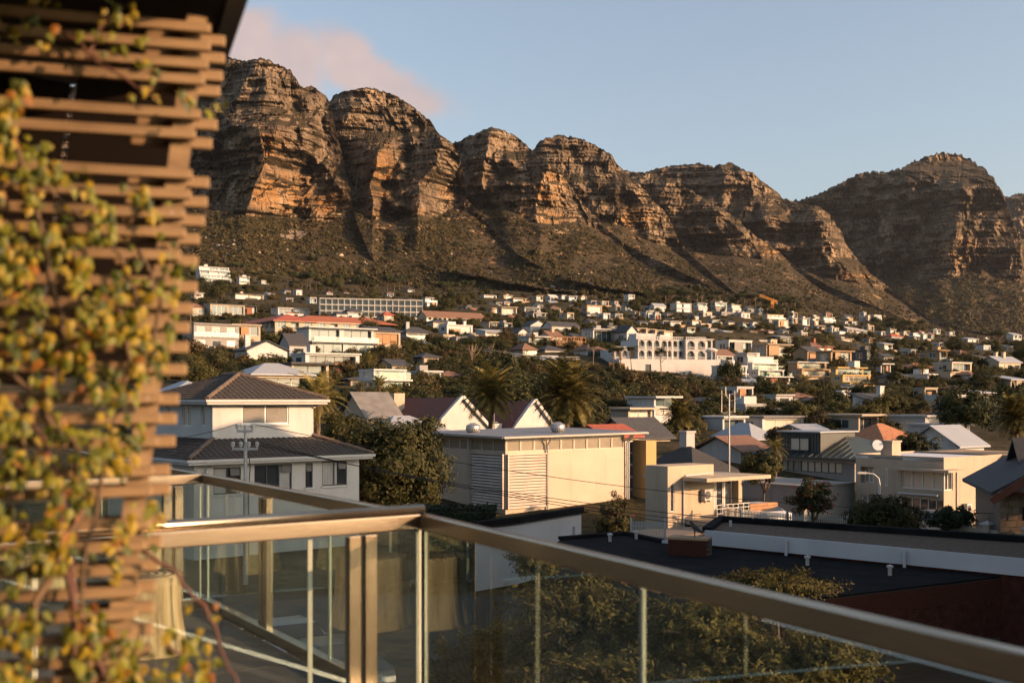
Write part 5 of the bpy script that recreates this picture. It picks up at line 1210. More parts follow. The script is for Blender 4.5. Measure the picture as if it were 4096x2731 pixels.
# ---------------------------------------------------------------- dark green roofed house with dormer
def hip_house():
    e = empty('dark_roofed_house', (25.3, 84, -7.6), GA); tag(e, 'grey house with dark green metal hip roof and boxy dormer', 'house'); H2D.append((3090, 3460, 1755, 1960, 84))
    W, D, ze = 8, 9.4, 3.15; fF = Frame((0,0,0),(1,0,0),(0,1,0)); fL = Frame((0,D,0),(0,-1,0),(1,0,0)); ws = MB()
    ops = [(.5,1.5,2.1,2.95,.1),(1.6,4.3,2.1,2.95,.1),(4.5,8.3,2.1,2.95,.1)]; wall_open(ws, fL, D, -2, ze, ops); wall_open(ws, fF, W, -2, ze, []); ws.face([(W,0,-2),(W,D,-2),(W,D,ze),(W,0,ze)]); ws.build('wall', W_grey, e)
    for o, n in zip(ops, (2, 5, 6)): window(e, fL, *o[:4], .08, nx=n, frame=M_frame, pane=PANE[2], fw=.06)
    rm = mat('dark green metal roof', (.030,.040,.036), .5, .15, 1, .1); rf = hip_roof(0, W, 0, D, ze, 1.9, .6).build('roof', rm, e)
    for i in range(18): y = -.5+i*.6; MB().bar((-.6,y,ze+.14),(W/2-.4 if 3 < y < D-3 else max(.0,min(y,D-y))*1.0,y,ze+.14+1.9*(min(1,(max(.4,min(y+.6,D+.6-y,W/2+.6)))/(W/2+.6)))),.05,.06).build('standing_seam', rm, rf)
    dm = MB().box(.2,4.5,3.2,7.0,ze+.1,ze+1.95).build('dormer', mat('dark clad dormer', (.045,.05,.047), .6, .15, 2), e)
    fD = Frame((.2,7.0,0),(0,-1,0),(1,0,0)); window(dm, fD, 1.0, 2.8, ze+.55, ze+1.55, -.06, 2, 1, frame=M_frame, pane=PANE[2], fw=.06)
    MB().box(-.1,4.8,3.0,7.2,ze+1.96,ze+2.06).build('dormer_roof', R_zinc, dm)
    for i in range(14): MB().box(.15,.2,3.3+i*.27,3.34+i*.27,ze+.1,ze+1.95).build('batten', M_frame, dm)
    MB().box(-.16,-.0,-.5,D+.3,ze-.22,ze-.02).build('fascia', W_pale, e)
hip_house()
# ---------------------------------------------------------------- beige flat roofed building on the right
def beige_block():
    e = empty('beige_building', (25.05, 66, -7.6), GA); tag(e, 'beige flat roofed building with corner windows, canopy and chimney', 'building'); H2D.append((3445, 4110, 1800, 2130, 66))
    W, D, zt = 6.4, 6.0, 4.28; fF = Frame((0,0,0),(1,0,0),(0,1,0)); fL = Frame((0,D,0),(0,-1,0),(1,0,0)); ws = MB()
    lo = [(.35,1.3,2.5,3.5,.5),(2.05,2.25,2.4,3.5,.1),(3.2,5.98,2.35,3.4,.12),(.4,1.2,1.15,1.75,.15),(2.4,3.1,1.2,1.85,.12),(3.3,5.95,.35,1.8,.25)]; fo = [(.02,.95,2.35,3.4,.12),(5.1,6.0,2.4,3.3,.12)]
    wall_open(ws, fL, D, 0, zt, lo); wall_open(ws, fF, W, 0, zt, fo); ws.face([(W,0,0),(W,D,0),(W,D,zt),(W,0,zt)]); ws.face([(W,D,0),(0,D,0),(0,D,zt),(W,D,zt)]); ws.build('wall', W_beige, e)
    for o, n in zip(lo, (3, 1, 4, 2, 2, 5)): window(e, fL, *o[:4], o[4]-.02, nx=n, frame=M_wframe, pane=PANE[2] if n != 5 else PANE[0], fw=.05)
    for o in fo: window(e, fF, *o[:4], .1, nx=2, frame=M_wframe, pane=PANE[0], fw=.05)
    MB().box(.0,W-.02,.02,D-.02,zt-.25,zt-.12).build('roof', mat('white roof sheet', (.55,.56,.58), .6, .06), e)
    MB().box(-.75,1.0,-.75,3.1,3.45,3.58).build('canopy', W_beige, e)
    MB().box(.4,1.3,3.7,4.5,zt-.1,zt+.75).box(.34,1.36,3.64,4.56,zt+.75,zt+.86).build('chimney', W_beige, e)
    MB().tube([(-.16,.3,2.05),(-.16,2.9,2.05)], .07, 10).build('awning_roll', W_white, e)
    MB().tube([(1.3,-.05,.2),(1.3,-.05,3.45)], .04, 8).build('downpipe', W_white, e)
    MB().box(6.4,12,-1.6,6,0,zt-.05).build('wing', W_tan, e); MB().box(9.5,10.6,-.6,1,zt-.05,zt+.9).build('chimney', W_beige, e)
    a = MB().box(2.0,2.5,-.3,-.02,1.0,1.5).build('air_conditioner', W_white, e); MB().lathe([(.0,0),(.16,0),(.17,.02),(.04,.02)], 14).build('fan_grille', M_frame, a).matrix_local = Matrix.Translation((2.2,-.305,1.25)) @ Matrix.Rotation(R(90), 4, 'X')
    d = MB().lathe([(.02,0),(.2,.03),(.34,.1)], 16); o = d.build('satellite_dish', M_steel, e); o.matrix_local = Matrix.Translation((-.1,4.4,zt+.55)) @ Matrix.Rotation(R(70), 4, 'X') @ Matrix.Rotation(R(-30), 4, 'Y')
beige_block()
# ---------------------------------------------------------------- stone house at the edge
def stone_house():
    Y = 50; p = P(4000, 2140, Y); e = empty('stone_house', (p.x, p.y, -7.0), R(-14)); tag(e, 'sandstone house with timbered gable and slate roof at the edge', 'house'); W, D, zt = 5.0, 7, 2.9; H2D.append((3905, 4120, 1890, 2140, 50))
    fF = Frame((0,0,0),(1,0,0),(0,1,0)); ws = MB(); ops = [(.9,1.7,.5,2.35,.15),(2.4,2.8,.6,2.3,.15)]; wall_open(ws, fF, W, 0, zt, ops); ws.face([(0,D,0),(0,0,0),(0,0,zt),(0,D,zt)]); ws.face([(W,0,0),(W,D,0),(W,D,zt),(W,0,zt)])
    wl = ws.build('wall', mat('sandstone joints', (.16,.12,.085), .95, .2), e); st = mat('sandstone block', (.26,.18,.115), .95, .3, 4, .4); rg_ = random.Random(4)
    for r in range(10):
        z = r*.29; x = -.1*(r % 2); 
        while x < W:
            w_ = rg_.uniform(.3, .65); x1 = min(W, x+w_); x0_ = max(0, x); ok = not any(o[0]-.05 < (x0_+x1)/2 < o[1]+.05 and o[2]-.1 < z+.14 < o[3] for o in ops)
            if ok and x1-x0_ > .1: MB().box(x0_+.01, x1-.01, -.045-rg_.random()*.02, .0, z+.01, z+.28).build('stone', st, wl)
            x = x1
            if x >= W: break
    for o in ops:
        wn = window(e, fF, *o[:4], .12, nx=2, nz=3, frame=M_frame, pane=PANE[0], fw=.05)
        for i in range(4): x = o[0]+(o[1]-o[0])*(i+.5)/4; MB().bar(fF.p(x,o[2],.02), fF.p(x,o[3],.02), .02).build('security_bar', M_frame, wn)
    gable_roof(0, 3.6, -.7, D, zt, 1.35, .55, 'y').build('porch_roof', R_slate, e); gable_roof(1.6, W+6, 1.2, D, zt-.1, 2.3, .4, 'x').build('main_roof', R_slate, e)
    rb = mat('red brown timber', (.17,.055,.03), .8, .2)
    b = MB().face([(0,-.6,zt),(3.6,-.6,zt),(1.8,-.6,zt+1.2)]); b.build('gable_panel', W_white, e)
    for a_, c_ in (((-.55,-1.3,zt-.25),(1.8,-1.3,zt+1.4)),((4.15,-1.3,zt-.25),(1.8,-1.3,zt+1.4)),((.1,-.7,zt+.05),(3.5,-.7,zt+.05)),((1.8,-.7,zt),(1.8,-.7,zt+1.2)),((1.0,-.7,zt),(1.8,-.7,zt+.8)),((2.6,-.7,zt),(1.8,-.7,zt+.8))): MB().bar(a_, c_, .16, .3 if a_[1] < -1 else .14).build('timber', rb, e)
stone_house()
def pillar_wall():
    z = -6.5; a = G(3800, 2158, z); b = G(4300, 2225, z); e = empty('pillared_wall', a); tag(e, 'beige boundary wall with white capped pillars beside the stone house', 'wall'); d = b-a; L = d.length; ang = math.atan2(d.y, d.x); e.rotation_euler = (0,0,ang); e.scale = (1,1,.72)
    for i in range(int(L/2.1)+1):
        x = i*2.1; pl = MB().box(x-.18,x+.18,-.16,.16,0,1.25).build('pillar', W_beige, e); c = MB().box(x-.25,x+.25,-.23,.23,1.25,1.34); c.v += [(x-.22,-.2,1.34),(x+.22,-.2,1.34),(x+.22,.2,1.34),(x-.22,.2,1.34),(x,0,1.52)]; n = len(c.v)-5
        for k in range(4): c.f.append((n+k, n+(k+1) % 4, n+4))
        c.build('cap', W_white, pl)
        dm = MB(); dm.v = [(x-.1,-.18,.3),(x,-.18,.05),(x+.1,-.18,.3),(x,-.18,.7),(x,-.26,.3)]; dm.f = [(0,1,4),(1,2,4),(2,3,4),(3,0,4)]; dm.build('diamond_ornament', W_white, pl)
        MB().box(x+.18,x+1.92,-.08,.08,-.3,.98).build('panel', W_beige, e)
        s = MB().box(x+.6,x+.95,-.1,-.085,.35,.8).build('notice', mat('notice board', (.25,.24,.16), .6, .2), e) if i == 0 else None
        for k in range(3): MB().bar((x+.18,0,1.1+k*.12),(x+1.92,0,1.1+k*.12),.012).build('fence_wire', M_steel, e)
pillar_wall()
# ---------------------------------------------------------------- low roofs in the shade
M_feltb = mat('black bitumen felt', (.010,.010,.011), 1.0, .5, 1.2, .6, spec=.08, bdist=.02)
M_grav = mat('brown gravel roof', (.11,.072,.045), .95, .5, 6, .8, bdist=.03)
M_shw = mat('white painted parapet', (.38,.39,.41), .8, .10, .7, .1)
M_brick = mat('dark red brick', (.055,.021,.015), .95, .4, 5, .4, spec=.1); M_mortar = mat('mortar', (.04,.034,.028), .95, .2)
_bm = {}
def brick_face(parent, a, b, zt, nrow, limit, bw=.23, bh=.076):
    """courses of single bricks laid on the face a-b, top row at zt"""
    a = Vector(a); b = Vector(b); d = (b-a); L = d.length; ex = d.normalized(); n = Vector((ex.y, -ex.x, 0)); ang = math.atan2(ex.y, ex.x)
    if 'm' not in _bm: _bm['m'] = MB().box(.005, bw-.005, -.022, 0, .005, bh-.005).mesh('brick', M_brick)
    k = 0; vs = []; fs = []; V0 = np.array([v.co[:] for v in _bm['m'].vertices]); F0 = [tuple(p.vertices) for p in _bm['m'].polygons]; ca, sa = math.cos(ang), math.sin(ang); RM = np.array([[ca,-sa,0],[sa,ca,0],[0,0,1]])
    for r in range(nrow):
        x = -(bw/2)*(r % 2)
        while x < L-bw*.6:
            p = a+ex*max(x, 0); p.z = zt-(r+1)*bh; j = random.uniform(-.004, .004)
            if k < limit: ob = inst('brick', _bm['m'], parent, p+n*j, (0,0,ang)); k += 1
            else: c = len(vs)*len(V0); vs.append(V0 @ RM.T+np.array(p)); fs += [tuple(c+q for q in f) for f in F0]
            x += bw
    if vs:
        mj = bpy.data.meshes.new('brickwork'); mj.from_pydata(np.concatenate(vs).tolist(), [], fs); mj.materials.append(M_brick); mj.update(); o = bpy.data.objects.new('brickwork', mj); link(o, parent); o['kind'] = 'stuff'
def flat_roofs():
    z1 = -5.1; poly = [G(*q, z1) for q in ((2150,2240),(2240,2158),(2500,2137),(2650,2170),(4096,2292))]; c = G(3080,2412,z1); far_ = G(4096,2292,z1); ext = far_+(far_-G(2650,2170,z1))*.25
    e = empty('brick_outbuilding', (c.x, c.y, -7.6)); tag(e, 'long low brick building with a black felt roof in the shade', 'building'); T = lambda p, z=0: (p.x-c.x, p.y-c.y, z)
    pl = [poly[0], poly[1], poly[2], poly[3], far_, c]; pl = [T(p)[:2] for p in pl]; pl.reverse()
    MB().prism(pl, 0, 2.44).build('wall', M_mortar, e); MB().prism([(x*1.0, y) for x, y in pl], 2.445, 2.5).build('roof', M_feltb, e)
    w = e.children[0]; brick_face(w, T(c), T(far_), 2.43, 22, 300)
    MB().bar(T(poly[3], 2.55), T(far_, 2.55), .10, .10).build('white_flashing', M_shw, e); MB().bar(T(poly[1], 2.56), T(poly[2], 2.56), .25, .12).build('kerb', M_feltb, e); MB().bar(T(poly[2], 2.56), T(poly[3], 2.56), .25, .12).build('kerb', M_feltb, e)
    va, vb_, vc_, vd_ = (Vector(T(p)) for p in (poly[3], far_, c, G(2240,2300,z1)))
    for i in range(1, 8):
        t = i/8; s0 = va.lerp(vd_, t); s1 = vb_.lerp(vc_, t); MB().bar(s0+Vector((0,0,2.501)), s1+Vector((0,0,2.501)), .10, .006).build('membrane_seam', mat('felt seam', (.013,.013,.014), 1.0, .4, 3, spec=.05), e)
    for (u_, v_) in ((2440,2165),(2545,2155),(3230,2260),(3560,2300)): q_ = Vector(T(G(u_, v_, z1))); MB().lathe([(.06,2.5),(.06,2.72),(.10,2.73),(.10,2.78),(.01,2.82)], 10, (q_.x, q_.y)).build('roof_pipe', M_steel, e)
    z2 = -4.6; q = [G(*k, z2) for k in ((2826,2128),(2880,2085),(4096,2168),(4500,2200),(4500,2300),(4096,2243))]; o = q[0]; e2 = empty('gravel_roofed_building', (o.x, o.y, -7.6)); tag(e2, 'low building with brown gravel roof and long white parapet', 'building'); T2 = lambda p, z=0: (p.x-o.x, p.y-o.y, z)
    pl2 = [T2(p)[:2] for p in q]; pl2.reverse(); MB().prism(pl2, 0, 2.98).build('wall', M_brick, e2); MB().prism([(x, y) for x, y in pl2], 2.985, 3.0).build('roof', M_grav, e2)
    a_, b_ = Vector(T2(q[0])), Vector(T2(q[5])); dd = (b_-a_).normalized(); nn = Vector((dd.y,-dd.x,0)); L = (b_-a_).length*1.3
    MB().hexa([a_+nn*.12+Vector((0,0,2.58)), a_+dd*L+nn*.12+Vector((0,0,2.58)), a_+dd*L+Vector((0,0,2.58)), a_+Vector((0,0,2.58)), a_+nn*.12+Vector((0,0,3.08)), a_+dd*L+nn*.12+Vector((0,0,3.08)), a_+dd*L+Vector((0,0,3.08)), a_+Vector((0,0,3.08))]).build('parapet', M_shw, e2)
    for t in (.23, .52, .80): s = a_+dd*L*t+nn*.19; MB().tube([s+Vector((0,0,3.0)), s+Vector((0,0,2.2))], .05, 8).build('downpipe', M_shw, e2)
    MB().bar(T2(q[1], 3.1), T2(q[2], 3.1), .35, .22).build('far_parapet', M_feltb, e2); MB().bar(T2(q[0], 3.08), T2(q[1], 3.08), .3, .18).build('end_parapet', M_feltb, e2)
    for j, (u, v) in enumerate(((2922,2105),(3012,2095))): s = Vector(T2(G(u,v,z2))); MB().tube([s+Vector((0,0,3.0)), s+Vector((0,0,3.22))], .05, 8).build('roof_pipe', M_shw, e2)
    # brick end pier where the bird sits
    p0, p1 = G(2672,2172,z2-.12), G(2828,2180,z2-.12); e3 = empty('brick_parapet', (p0.x, p0.y, -5.3)); tag(e3, 'dark brick parapet block at the end of the gravel roof', 'wall'); d3 = p1-p0; t3 = lambda p, z: (p.x-p0.x, p.y-p0.y, z); n3 = Vector((-d3.y, d3.x, 0)).normalized()*.7
    hh = .72; MB().hexa([t3(p0,0), t3(p1,0), t3(p1+n3,0), t3(p0+n3,0), t3(p0,hh), t3(p1,hh), t3(p1+n3,hh), t3(p0+n3,hh)]).build('core', M_mortar, e3); brick_face(e3, t3(p0,0), t3(p1,0), hh, 9, 120); MB().hexa([t3(p0-n3*.05,hh+.002), t3(p1-n3*.05,hh+.002), t3(p1+n3,hh+.002), t3(p0+n3,hh+.002), t3(p0-n3*.05,hh+.07), t3(p1-n3*.05,hh+.07), t3(p1+n3,hh+.07), t3(p0+n3,hh+.07)]).build('coping', W_tan, e3)
    return p0, n3, p1
bp0, bn3, bp1 = flat_roofs()
def garage():
    z = -5.05; c = G(2238, 2056, z); a = G(1900,2108,z); b = G(2325,2046,z); e = empty('white_garage', (c.x, c.y, -7.6)); tag(e, 'low white garage with dark sheet roof in front of the cream building', 'garage'); T = lambda p, q=0: (p.x-c.x, p.y-c.y, q)
    k = a+(b-c)*1.6; pl = [T(a)[:2], T(c)[:2], T(b)[:2], T(k)[:2]]; H = 2.55
    fr = Frame(T(a), (Vector(T(c))-Vector(T(a))).normalized(), Vector(((b-c).x, (b-c).y, 0)).normalized()); L = (Vector(T(c))-Vector(T(a))).length; ws = MB(); wall_open(ws, fr, L, 0, H, [(L*.62,L*.78,.9,1.5,.15)])
    ws.face([T(c,0), T(b,0), T(b,H), T(c,H)]); ws.face([T(k,0), T(a,0), T(a,H), T(k,H)]); ws.face([T(b,0), T(k,0), T(k,H), T(b,H)]); ws.build('wall', M_shw, e); window(e, fr, L*.62, L*.78, .9, 1.5, .13, 2, 1, frame=M_frame, pane=M_dkglass)
    i1 = [tuple(x*.965 for x in p) for p in pl]; MB().prism(pl, H-.12, H-.05).build('roof', M_feltb, e)
    for p, q in ((a, k), (k, b)): MB().bar(T(p, H+.1), T(q, H+.1), .3, .26).build('parapet', M_feltb, e)
    d_ = (Vector(T(k))-Vector(T(a)))
    for i in range(24): t = (i+.5)/24; s = Vector(T(a)).lerp(Vector(T(c)), .06+.9*t); MB().bar(s+Vector((0,0,H-.02))+d_*.04, s+Vector((0,0,H-.02))+d_*.94, .05, .05).build('roof_rib', M_feltb, e)
    MB().tube([T(c,H+.0), tuple(Vector(T(c,0))+Vector((.02,-.06,.2)))], .04, 8).build('downpipe', M_shw, e)
    m = Vector(T(c.lerp(b,.6),1.6)); MB().box(m.x-.1,m.x+.1,m.y-.2,m.y,m.z,m.z+.35).build('meter_box', M_steel, e)
garage()
# ---------------------------------------------------------------- fences, gate, low grey house, cars, lamp, mast, bird
def palisade(name, uv, z, h, n, lb):
    pts = [G(u, v, z) for u, v in uv]; o = pts[0]; e = empty(name, o); tag(e, lb, 'fence'); me = None
    L = sum((pts[i+1]-pts[i]).length for i in range(len(pts)-1)); s = L/n
    b = MB(); w = s*.32; b.v = [(-w,0,0),(w,0,0),(w,0,h*.93),(0,0,h),(-w,0,h*.93),(-w,.03,0),(w,.03,0),(w,.03,h*.93),(0,.03,h),(-w,.03,h*.93)]; b.f = [(0,1,2,3,4),(9,8,7,6,5),(1,6,7,2),(2,7,8,3),(3,8,9,4),(4,9,5,0)]; me = b.mesh('paling', mat('pale steel paling', (.42,.40,.36), .55, .12, 3, 0, .3))
    for i in range(len(pts)-1):
        d = pts[i+1]-pts[i]; k = max(1, int(d.length/s)); ang = math.atan2(d.y, d.x)
        for j in range(k): inst('paling', me, e, pts[i]-o+d*(j+.5)/k, (0,0,ang))
        for zz in (.25, .75): MB().bar(pts[i]-o+Vector((0,.04,h*zz)), pts[i+1]-o+Vector((0,.04,h*zz)), .05).build('rail', M_steel, e)
        for q in (pts[i], pts[i+1]): MB().bar(q-o, q-o+Vector((0,.05,h*1.12)), .10).build('post', M_steel, e)
    return e
palisade('palisade_fence', [(2962,2100),(3150,2120),(3250,2125),(3390,2129)], -6.6, .86, 62, 'pale steel palisade fence before the white car')
palisade('palisade_gate', [(2525,2166),(2660,2170)], -6.6, 1.0, 22, 'white barred gate beside the flowering shrub')
palisade('palisade_fence', [(2885,2088),(2962,2100)], -6.6, .9, 14, 'short palisade section under the balcony')
def grey_house():
    e = empty('low_grey_house', (17.6, 68.5, -7.6), GA); tag(e, 'low grey flat roofed house with pale timber clad panel behind the fence', 'house'); W, D, zt = 5, 7.6, 2.35; fL = Frame((0,D,0),(0,-1,0),(1,0,0)); H2D.append((2830, 3210, 1925, 2060, 68))
    ws = MB(); wall_open(ws, fL, D, 0, zt, [(.2,1.2,.3,1.6,.3),(1.6,2.0,.1,1.5,.3)]); ws.face([(0,0,0),(W,0,0),(W,0,zt),(0,0,zt)]); ws.face([(0,0,zt),(W,0,zt),(W,D,zt),(0,D,zt)]); ws.build('wall', W_grey, e)
    window(e, fL, .2, 1.2, .3, 1.6, .28, 1, 5, frame=M_frame, pane=W_dark, name='garage_door'); window(e, fL, 1.6, 2.0, .1, 1.5, .28, 1, 1, frame=M_frame, pane=W_brick, name='door')
    for i in range(11): MB().hexa([fL.p(2.1,.1+i*.13,-.05), fL.p(4.4,.1+i*.13,-.05), fL.p(4.4,.1+i*.13,0), fL.p(2.1,.1+i*.13,0), fL.p(2.1,.215+i*.13,-.05), fL.p(4.4,.215+i*.13,-.05), fL.p(4.4,.215+i*.13,0), fL.p(2.1,.215+i*.13,0)]).build('cladding_board', mat('weathered cladding', (.21,.19,.165), .9, .25, 3, .3), e)
    MB().hexa([fL.p(2.3,1.0,-.09), fL.p(3.0,1.0,-.09), fL.p(3.0,1.0,-.05), fL.p(2.3,1.0,-.05), fL.p(2.3,1.2,-.09), fL.p(3.0,1.2,-.09), fL.p(3.0,1.2,-.05), fL.p(2.3,1.2,-.05)]).build('letter_slot', M_frame, e)
    MB().box(-.1,W,-.1,D,zt+.004,zt+.1).build('roof_edge', W_grey, e); MB().box(-7,-6.85,-3,.5,0,1.4).build('yard_wall', W_grey, e)
grey_house()
def car(name, loc, rz, col, label, glassm=None):
    e = empty(name, loc, rz); tag(e, label, 'car'); L, Wd = 4.3, 1.75
    prof = [(-2.15,.35),(-2.15,.72),(-1.95,.92),(-1.15,1.0),(-.55,1.42),(.75,1.45),(1.45,1.05),(2.0,.98),(2.12,.75),(2.12,.35)]
    b = MB(); n = len(prof); rings = []
    for s, wd, k in ((-1,1,1),(-.92,1.0,1.0),(.92,1,1),(1,1,1)): pass
    ys = [(-.875,.90),(-.80,1.0),(.80,1.0),(.875,.90)]
    for y, kz in ys:
        ins = .18
        for x, z in prof:
            yy = y*(1-.16*max(0, (z-1.0)/.45)); b.v.append((x*(1 if abs(y) < .85 else .985), yy, .35+(z-.35)*(kz if z > 1.2 else 1)))
    for i in range(3):
        for j in range(n): a, c = i*n+j, i*n+(j+1) % n; b.f.append((a, c, c+n, a+n))
    b.f.append(tuple(range(n))); b.f.append(tuple(reversed(range(3*n, 4*n))))
    b.build('body', col, e, True, bevel=.03)
    for sx in (-1, 1):
        for nm, pts in (('side_window', [(-1.0,1.03),(-.55,1.36),(.1,1.38),(.1,1.03)]), ('side_window', [(.18,1.03),(.18,1.38),(.7,1.36),(1.25,1.06)])):
            o = MB(); yv = lambda z: sx*(.885*(1-.16*max(0,(z-1.0)/.45))+.006); o.face([(x, yv(z), z) for x, z in (pts if sx < 0 else reversed(pts))]); o.build(nm, M_dkglass, e)
        MB().box(.95,1.1,sx*.9-.08,sx*.9+.08,1.0,1.14).build('mirror', col, e)
    MB().face([(-1.18,-.72,1.01),(-1.18,.72,1.01),(-.60,.66,1.41),(-.60,-.66,1.41)]).build('rear_window', M_dkglass, e).location = (-.012, 0, .012)
    MB().face([(1.47,.74,1.06),(1.47,-.74,1.06),(.80,-.67,1.43),(.80,.67,1.43)]).build('windscreen', M_dkglass, e).location = (.012, 0, .012)
    for x in (-1.35, 1.35):
        for sy in (-1, 1):
            t = MB().lathe([(.02,-.1),(.30,-.1),(.32,-.05),(.32,.05),(.30,.1),(.02,.1)], 18).build('wheel', mat('tyre rubber', (.02,.02,.02), .8), e); t.matrix_local = Matrix.Translation((x, sy*.80, .32)) @ Matrix.Rotation(R(90), 4, 'X')
            r = MB().lathe([(.02,-.112),(.19,-.112),(.2,-.10),(.2,.10),(.19,.112),(.02,.112)], 12).build('rim', M_steel, t)
    for sy in (-1, 1): MB().box(2.06,2.14,sy*.62-.18,sy*.62+.18,.68,.82).build('headlight', mat('headlamp glass', (.5,.5,.5), .2), e); MB().box(-2.17,-2.1,sy*.68-.12,sy*.68+.12,.72,.9).build('tail_light', mat('red lamp', (.3,.02,.02), .3), e)
    MB().box(2.12,2.15,-.26,.26,.45,.55).build('number_plate', W_white, e); return e
C_white = mat('white car paint', (.55,.55,.55), .25, .02); C_silver = mat('silver car paint', (.30,.32,.34), .3, .02, 1, 0, .5); C_dark = mat('dark grey car paint', (.05,.052,.055), .25, .02)
o = MB().prism([G(q[0], q[1], -6.62)[:2] for q in ((2500,2172),(2965,2108),(3160,2128),(3420,2136),(3410,2108),(2965,2094),(2520,2120))][::-1], -7.7, -6.62).build('yard_paving', mat('yard paving', (.16,.135,.11), .9, .2)); o['kind'] = 'structure'
p = G(3045, 2112, -7.0); car('parked_car', (p.x, p.y+1.5, -7.15), R(-62), C_white, 'white car parked behind the palisade fence')
p = G(3745, 2142, -7.5); car('parked_car', (p.x, p.y+.8, -7.6), R(-20), C_silver, 'silver car roof showing beside the big bush')
p = P(1135, 2640, 32); car('parked_car', (p.x, p.y, -7.6), R(-60), C_silver, 'silver car parked below, seen through the balustrade glass')
p = P(1330, 2740, 29.5); car('parked_car', (p.x, p.y, -7.6), R(-60), C_dark, 'dark grey car parked below beside the silver one')
for i, (u, v, Y, c) in enumerate(((1686,1402,272,C_white),(2170,1466,252.5,C_silver),(2232,1468,252.5,C_white),(2990,1548,238.5,C_white),(3265,1574,233,C_white),(3390,1580,231.5,C_silver))):
    p = P(u, v, Y); car('parked_car', (p.x, p.y+1.6, p.z+.8), R((-25, 4, 4, -12, -8, -8)[i]), c, ['white car driving down the road beside the slate roofs','silver car before the tall white boundary wall','white car before the tall white boundary wall','white pickup by the white stepped house','white car on the road right of the brown house','silver car on the road below the ochre house'][i])
def street_lamp():
    Y = 58; p = P(3518, 2050, Y); e = empty('street_lamp', (p.x, p.y, -7.6)); tag(e, 'pale street lamp with curved arm before the beige building', 'lamp'); zt = (1600-1905)/F*Y+7.6
    MB().tube([(0,0,0),(0,0,zt-.4),(-.05,0,zt-.1),(-.3,0,zt+.12),(-.7,0,zt+.18)], [.09,.06,.05,.045,.04], 8).build('post', mat('pale lamp post', (.40,.41,.40), .5, .08), e); MB().hexa([(-1.15,-.1,zt+.14),(-.68,-.1,zt+.13),(-.68,.1,zt+.13),(-1.15,.1,zt+.14),(-1.1,-.07,zt+.24),(-.68,-.06,zt+.24),(-.68,.06,zt+.24),(-1.1,.07,zt+.24)]).build('lamp_head', W_white, e)
street_lamp()
def mast():
    Y = 80; p = P(2917, 1830, Y); e = empty('antenna_mast', p); tag(e, 'tall steel antenna mast with whip aerials on crossed arms', 'antenna'); k = Y/F
    z = lambda v: (1830-v)*k
    MB().tube([(0,0,-2),(0,0,z(1575))], [.065,.045], 10).build('mast', M_steel, e)
    for x, v0, v1, vb in ((-30,1640,1562,1648),(22,1645,1562,1650),(-14,1575,1545,1582),(45,1585,1543,1592)):
        MB().tube([(0,0,z(vb+14)),(x*k,0,z(vb)),(x*k,0,z(v1))], [.022,.022,.013], 6).build('whip_aerial', M_steel, e)
    for v in (1580, 1650, 1665): MB().bar((-.35,0,z(v)),(.5,0,z(v)+.1),.035).build('arm', M_steel, e)
mast()
def bird():
    c = (bp0+bp1)/2+bn3*.4; q = bp0.lerp(bp1, .62)+bn3*.5; zz = -5.3+.79; e = empty('bird', (q.x, q.y, zz), R(150)); tag(e, 'dark bird perched on the brick parapet', 'bird'); m = mat('dark plumage', (.03,.026,.024), .7, .2)
    b = MB().tube([(-.30,0,.16),(-.2,0,.2),(-.08,0,.26),(.03,0,.34),(.09,0,.43),(.12,0,.47),(.165,0,.49),(.185,0,.48)], [.025,.05,.085,.08,.05,.05,.035,.01], 10); b.build('body', m, e, True); MB().tube([(.18,0,.485),(.235,0,.47)], [.016,.003], 6).build('beak', M_frame, e)
    for s in (-1, 1): MB().tube([(0,s*.03,.24),(.0,s*.03,.1),(.01,s*.03,0)], [.02,.01,.012], 6).build('leg', M_frame, e); MB().hexa([(-.28,s*.05,.13),(-.05,s*.085,.2),(.04,s*.085,.32),(-.1,s*.07,.3),(-.28,s*.065,.14),(-.05,s*.1,.21),(.04,s*.095,.33),(-.1,s*.085,.31)]).build('wing', m, e)
bird()
# ---------------------------------------------------------------- plain neighbours given by their outline
V_(2600,2955,1792,1925,'white house under a black tiled hip roof with white chimney','pale','hip','black',Y=82,win='punch',depth=1.2,chim=1,rh=1.9,rz=38)
V_(2880,3122,1692,1790,'cream house with a pale grey metal hip roof beside the antenna mast','cream','hip','zinc',Y=112,win='punch',depth=.8,rh=1.7,rz=38)
V_(2812,3002,1752,1840,'cottage with weathered brown tiled gable roof behind the black roof','pale','gable','brown',Y=92,win='punch',depth=.7,rh=1.2,rz=38)
V_(3402,3742,1696,1800,'house under a weathered orange clay tiled hip roof with skylight','beige','hip','orange',Y=104,win='punch',depth=.5,rh=1.9,rz=38)
V_(3690,3985,1708,1812,'white weatherboard house with grey metal gable roof and white windows','white','gable','zinc',Y=98,win='punch',depth=.55,rh=1.8,rz=38,axis='x')
V_(3130,3330,1702,1740,'long low shed with pale corrugated roof behind the trees','pale','gable','zinc',Y=118,win='punch',depth=.4,rh=.9)
V_(2950,3250,1668,1712,'low white flat roofed house with dark windows across the lane','white','flat','felt',Y=128,win='ribbon',storey=1)
V_(2790,2950,1668,1716,'white flat roofed house left of the antenna mast','white','flat',Y=126,win='ribbon',storey=1)
V_(3335,3470,1660,1704,'beige flat roofed house with roof tank among dark trees','beige','flat',Y=128,win='ribbon',storey=1)
V_(3600,3760,1664,1708,'pale blue white flat house below the balconied house','pale','flat',Y=126,win='punch',storey=1)
V_(2523,2686,1588,1668,'white cubic modern house with large dark windows on the lower slope','white','flat',Y=136,win='ribbon',fdark=True,storey=2,depth=.6)
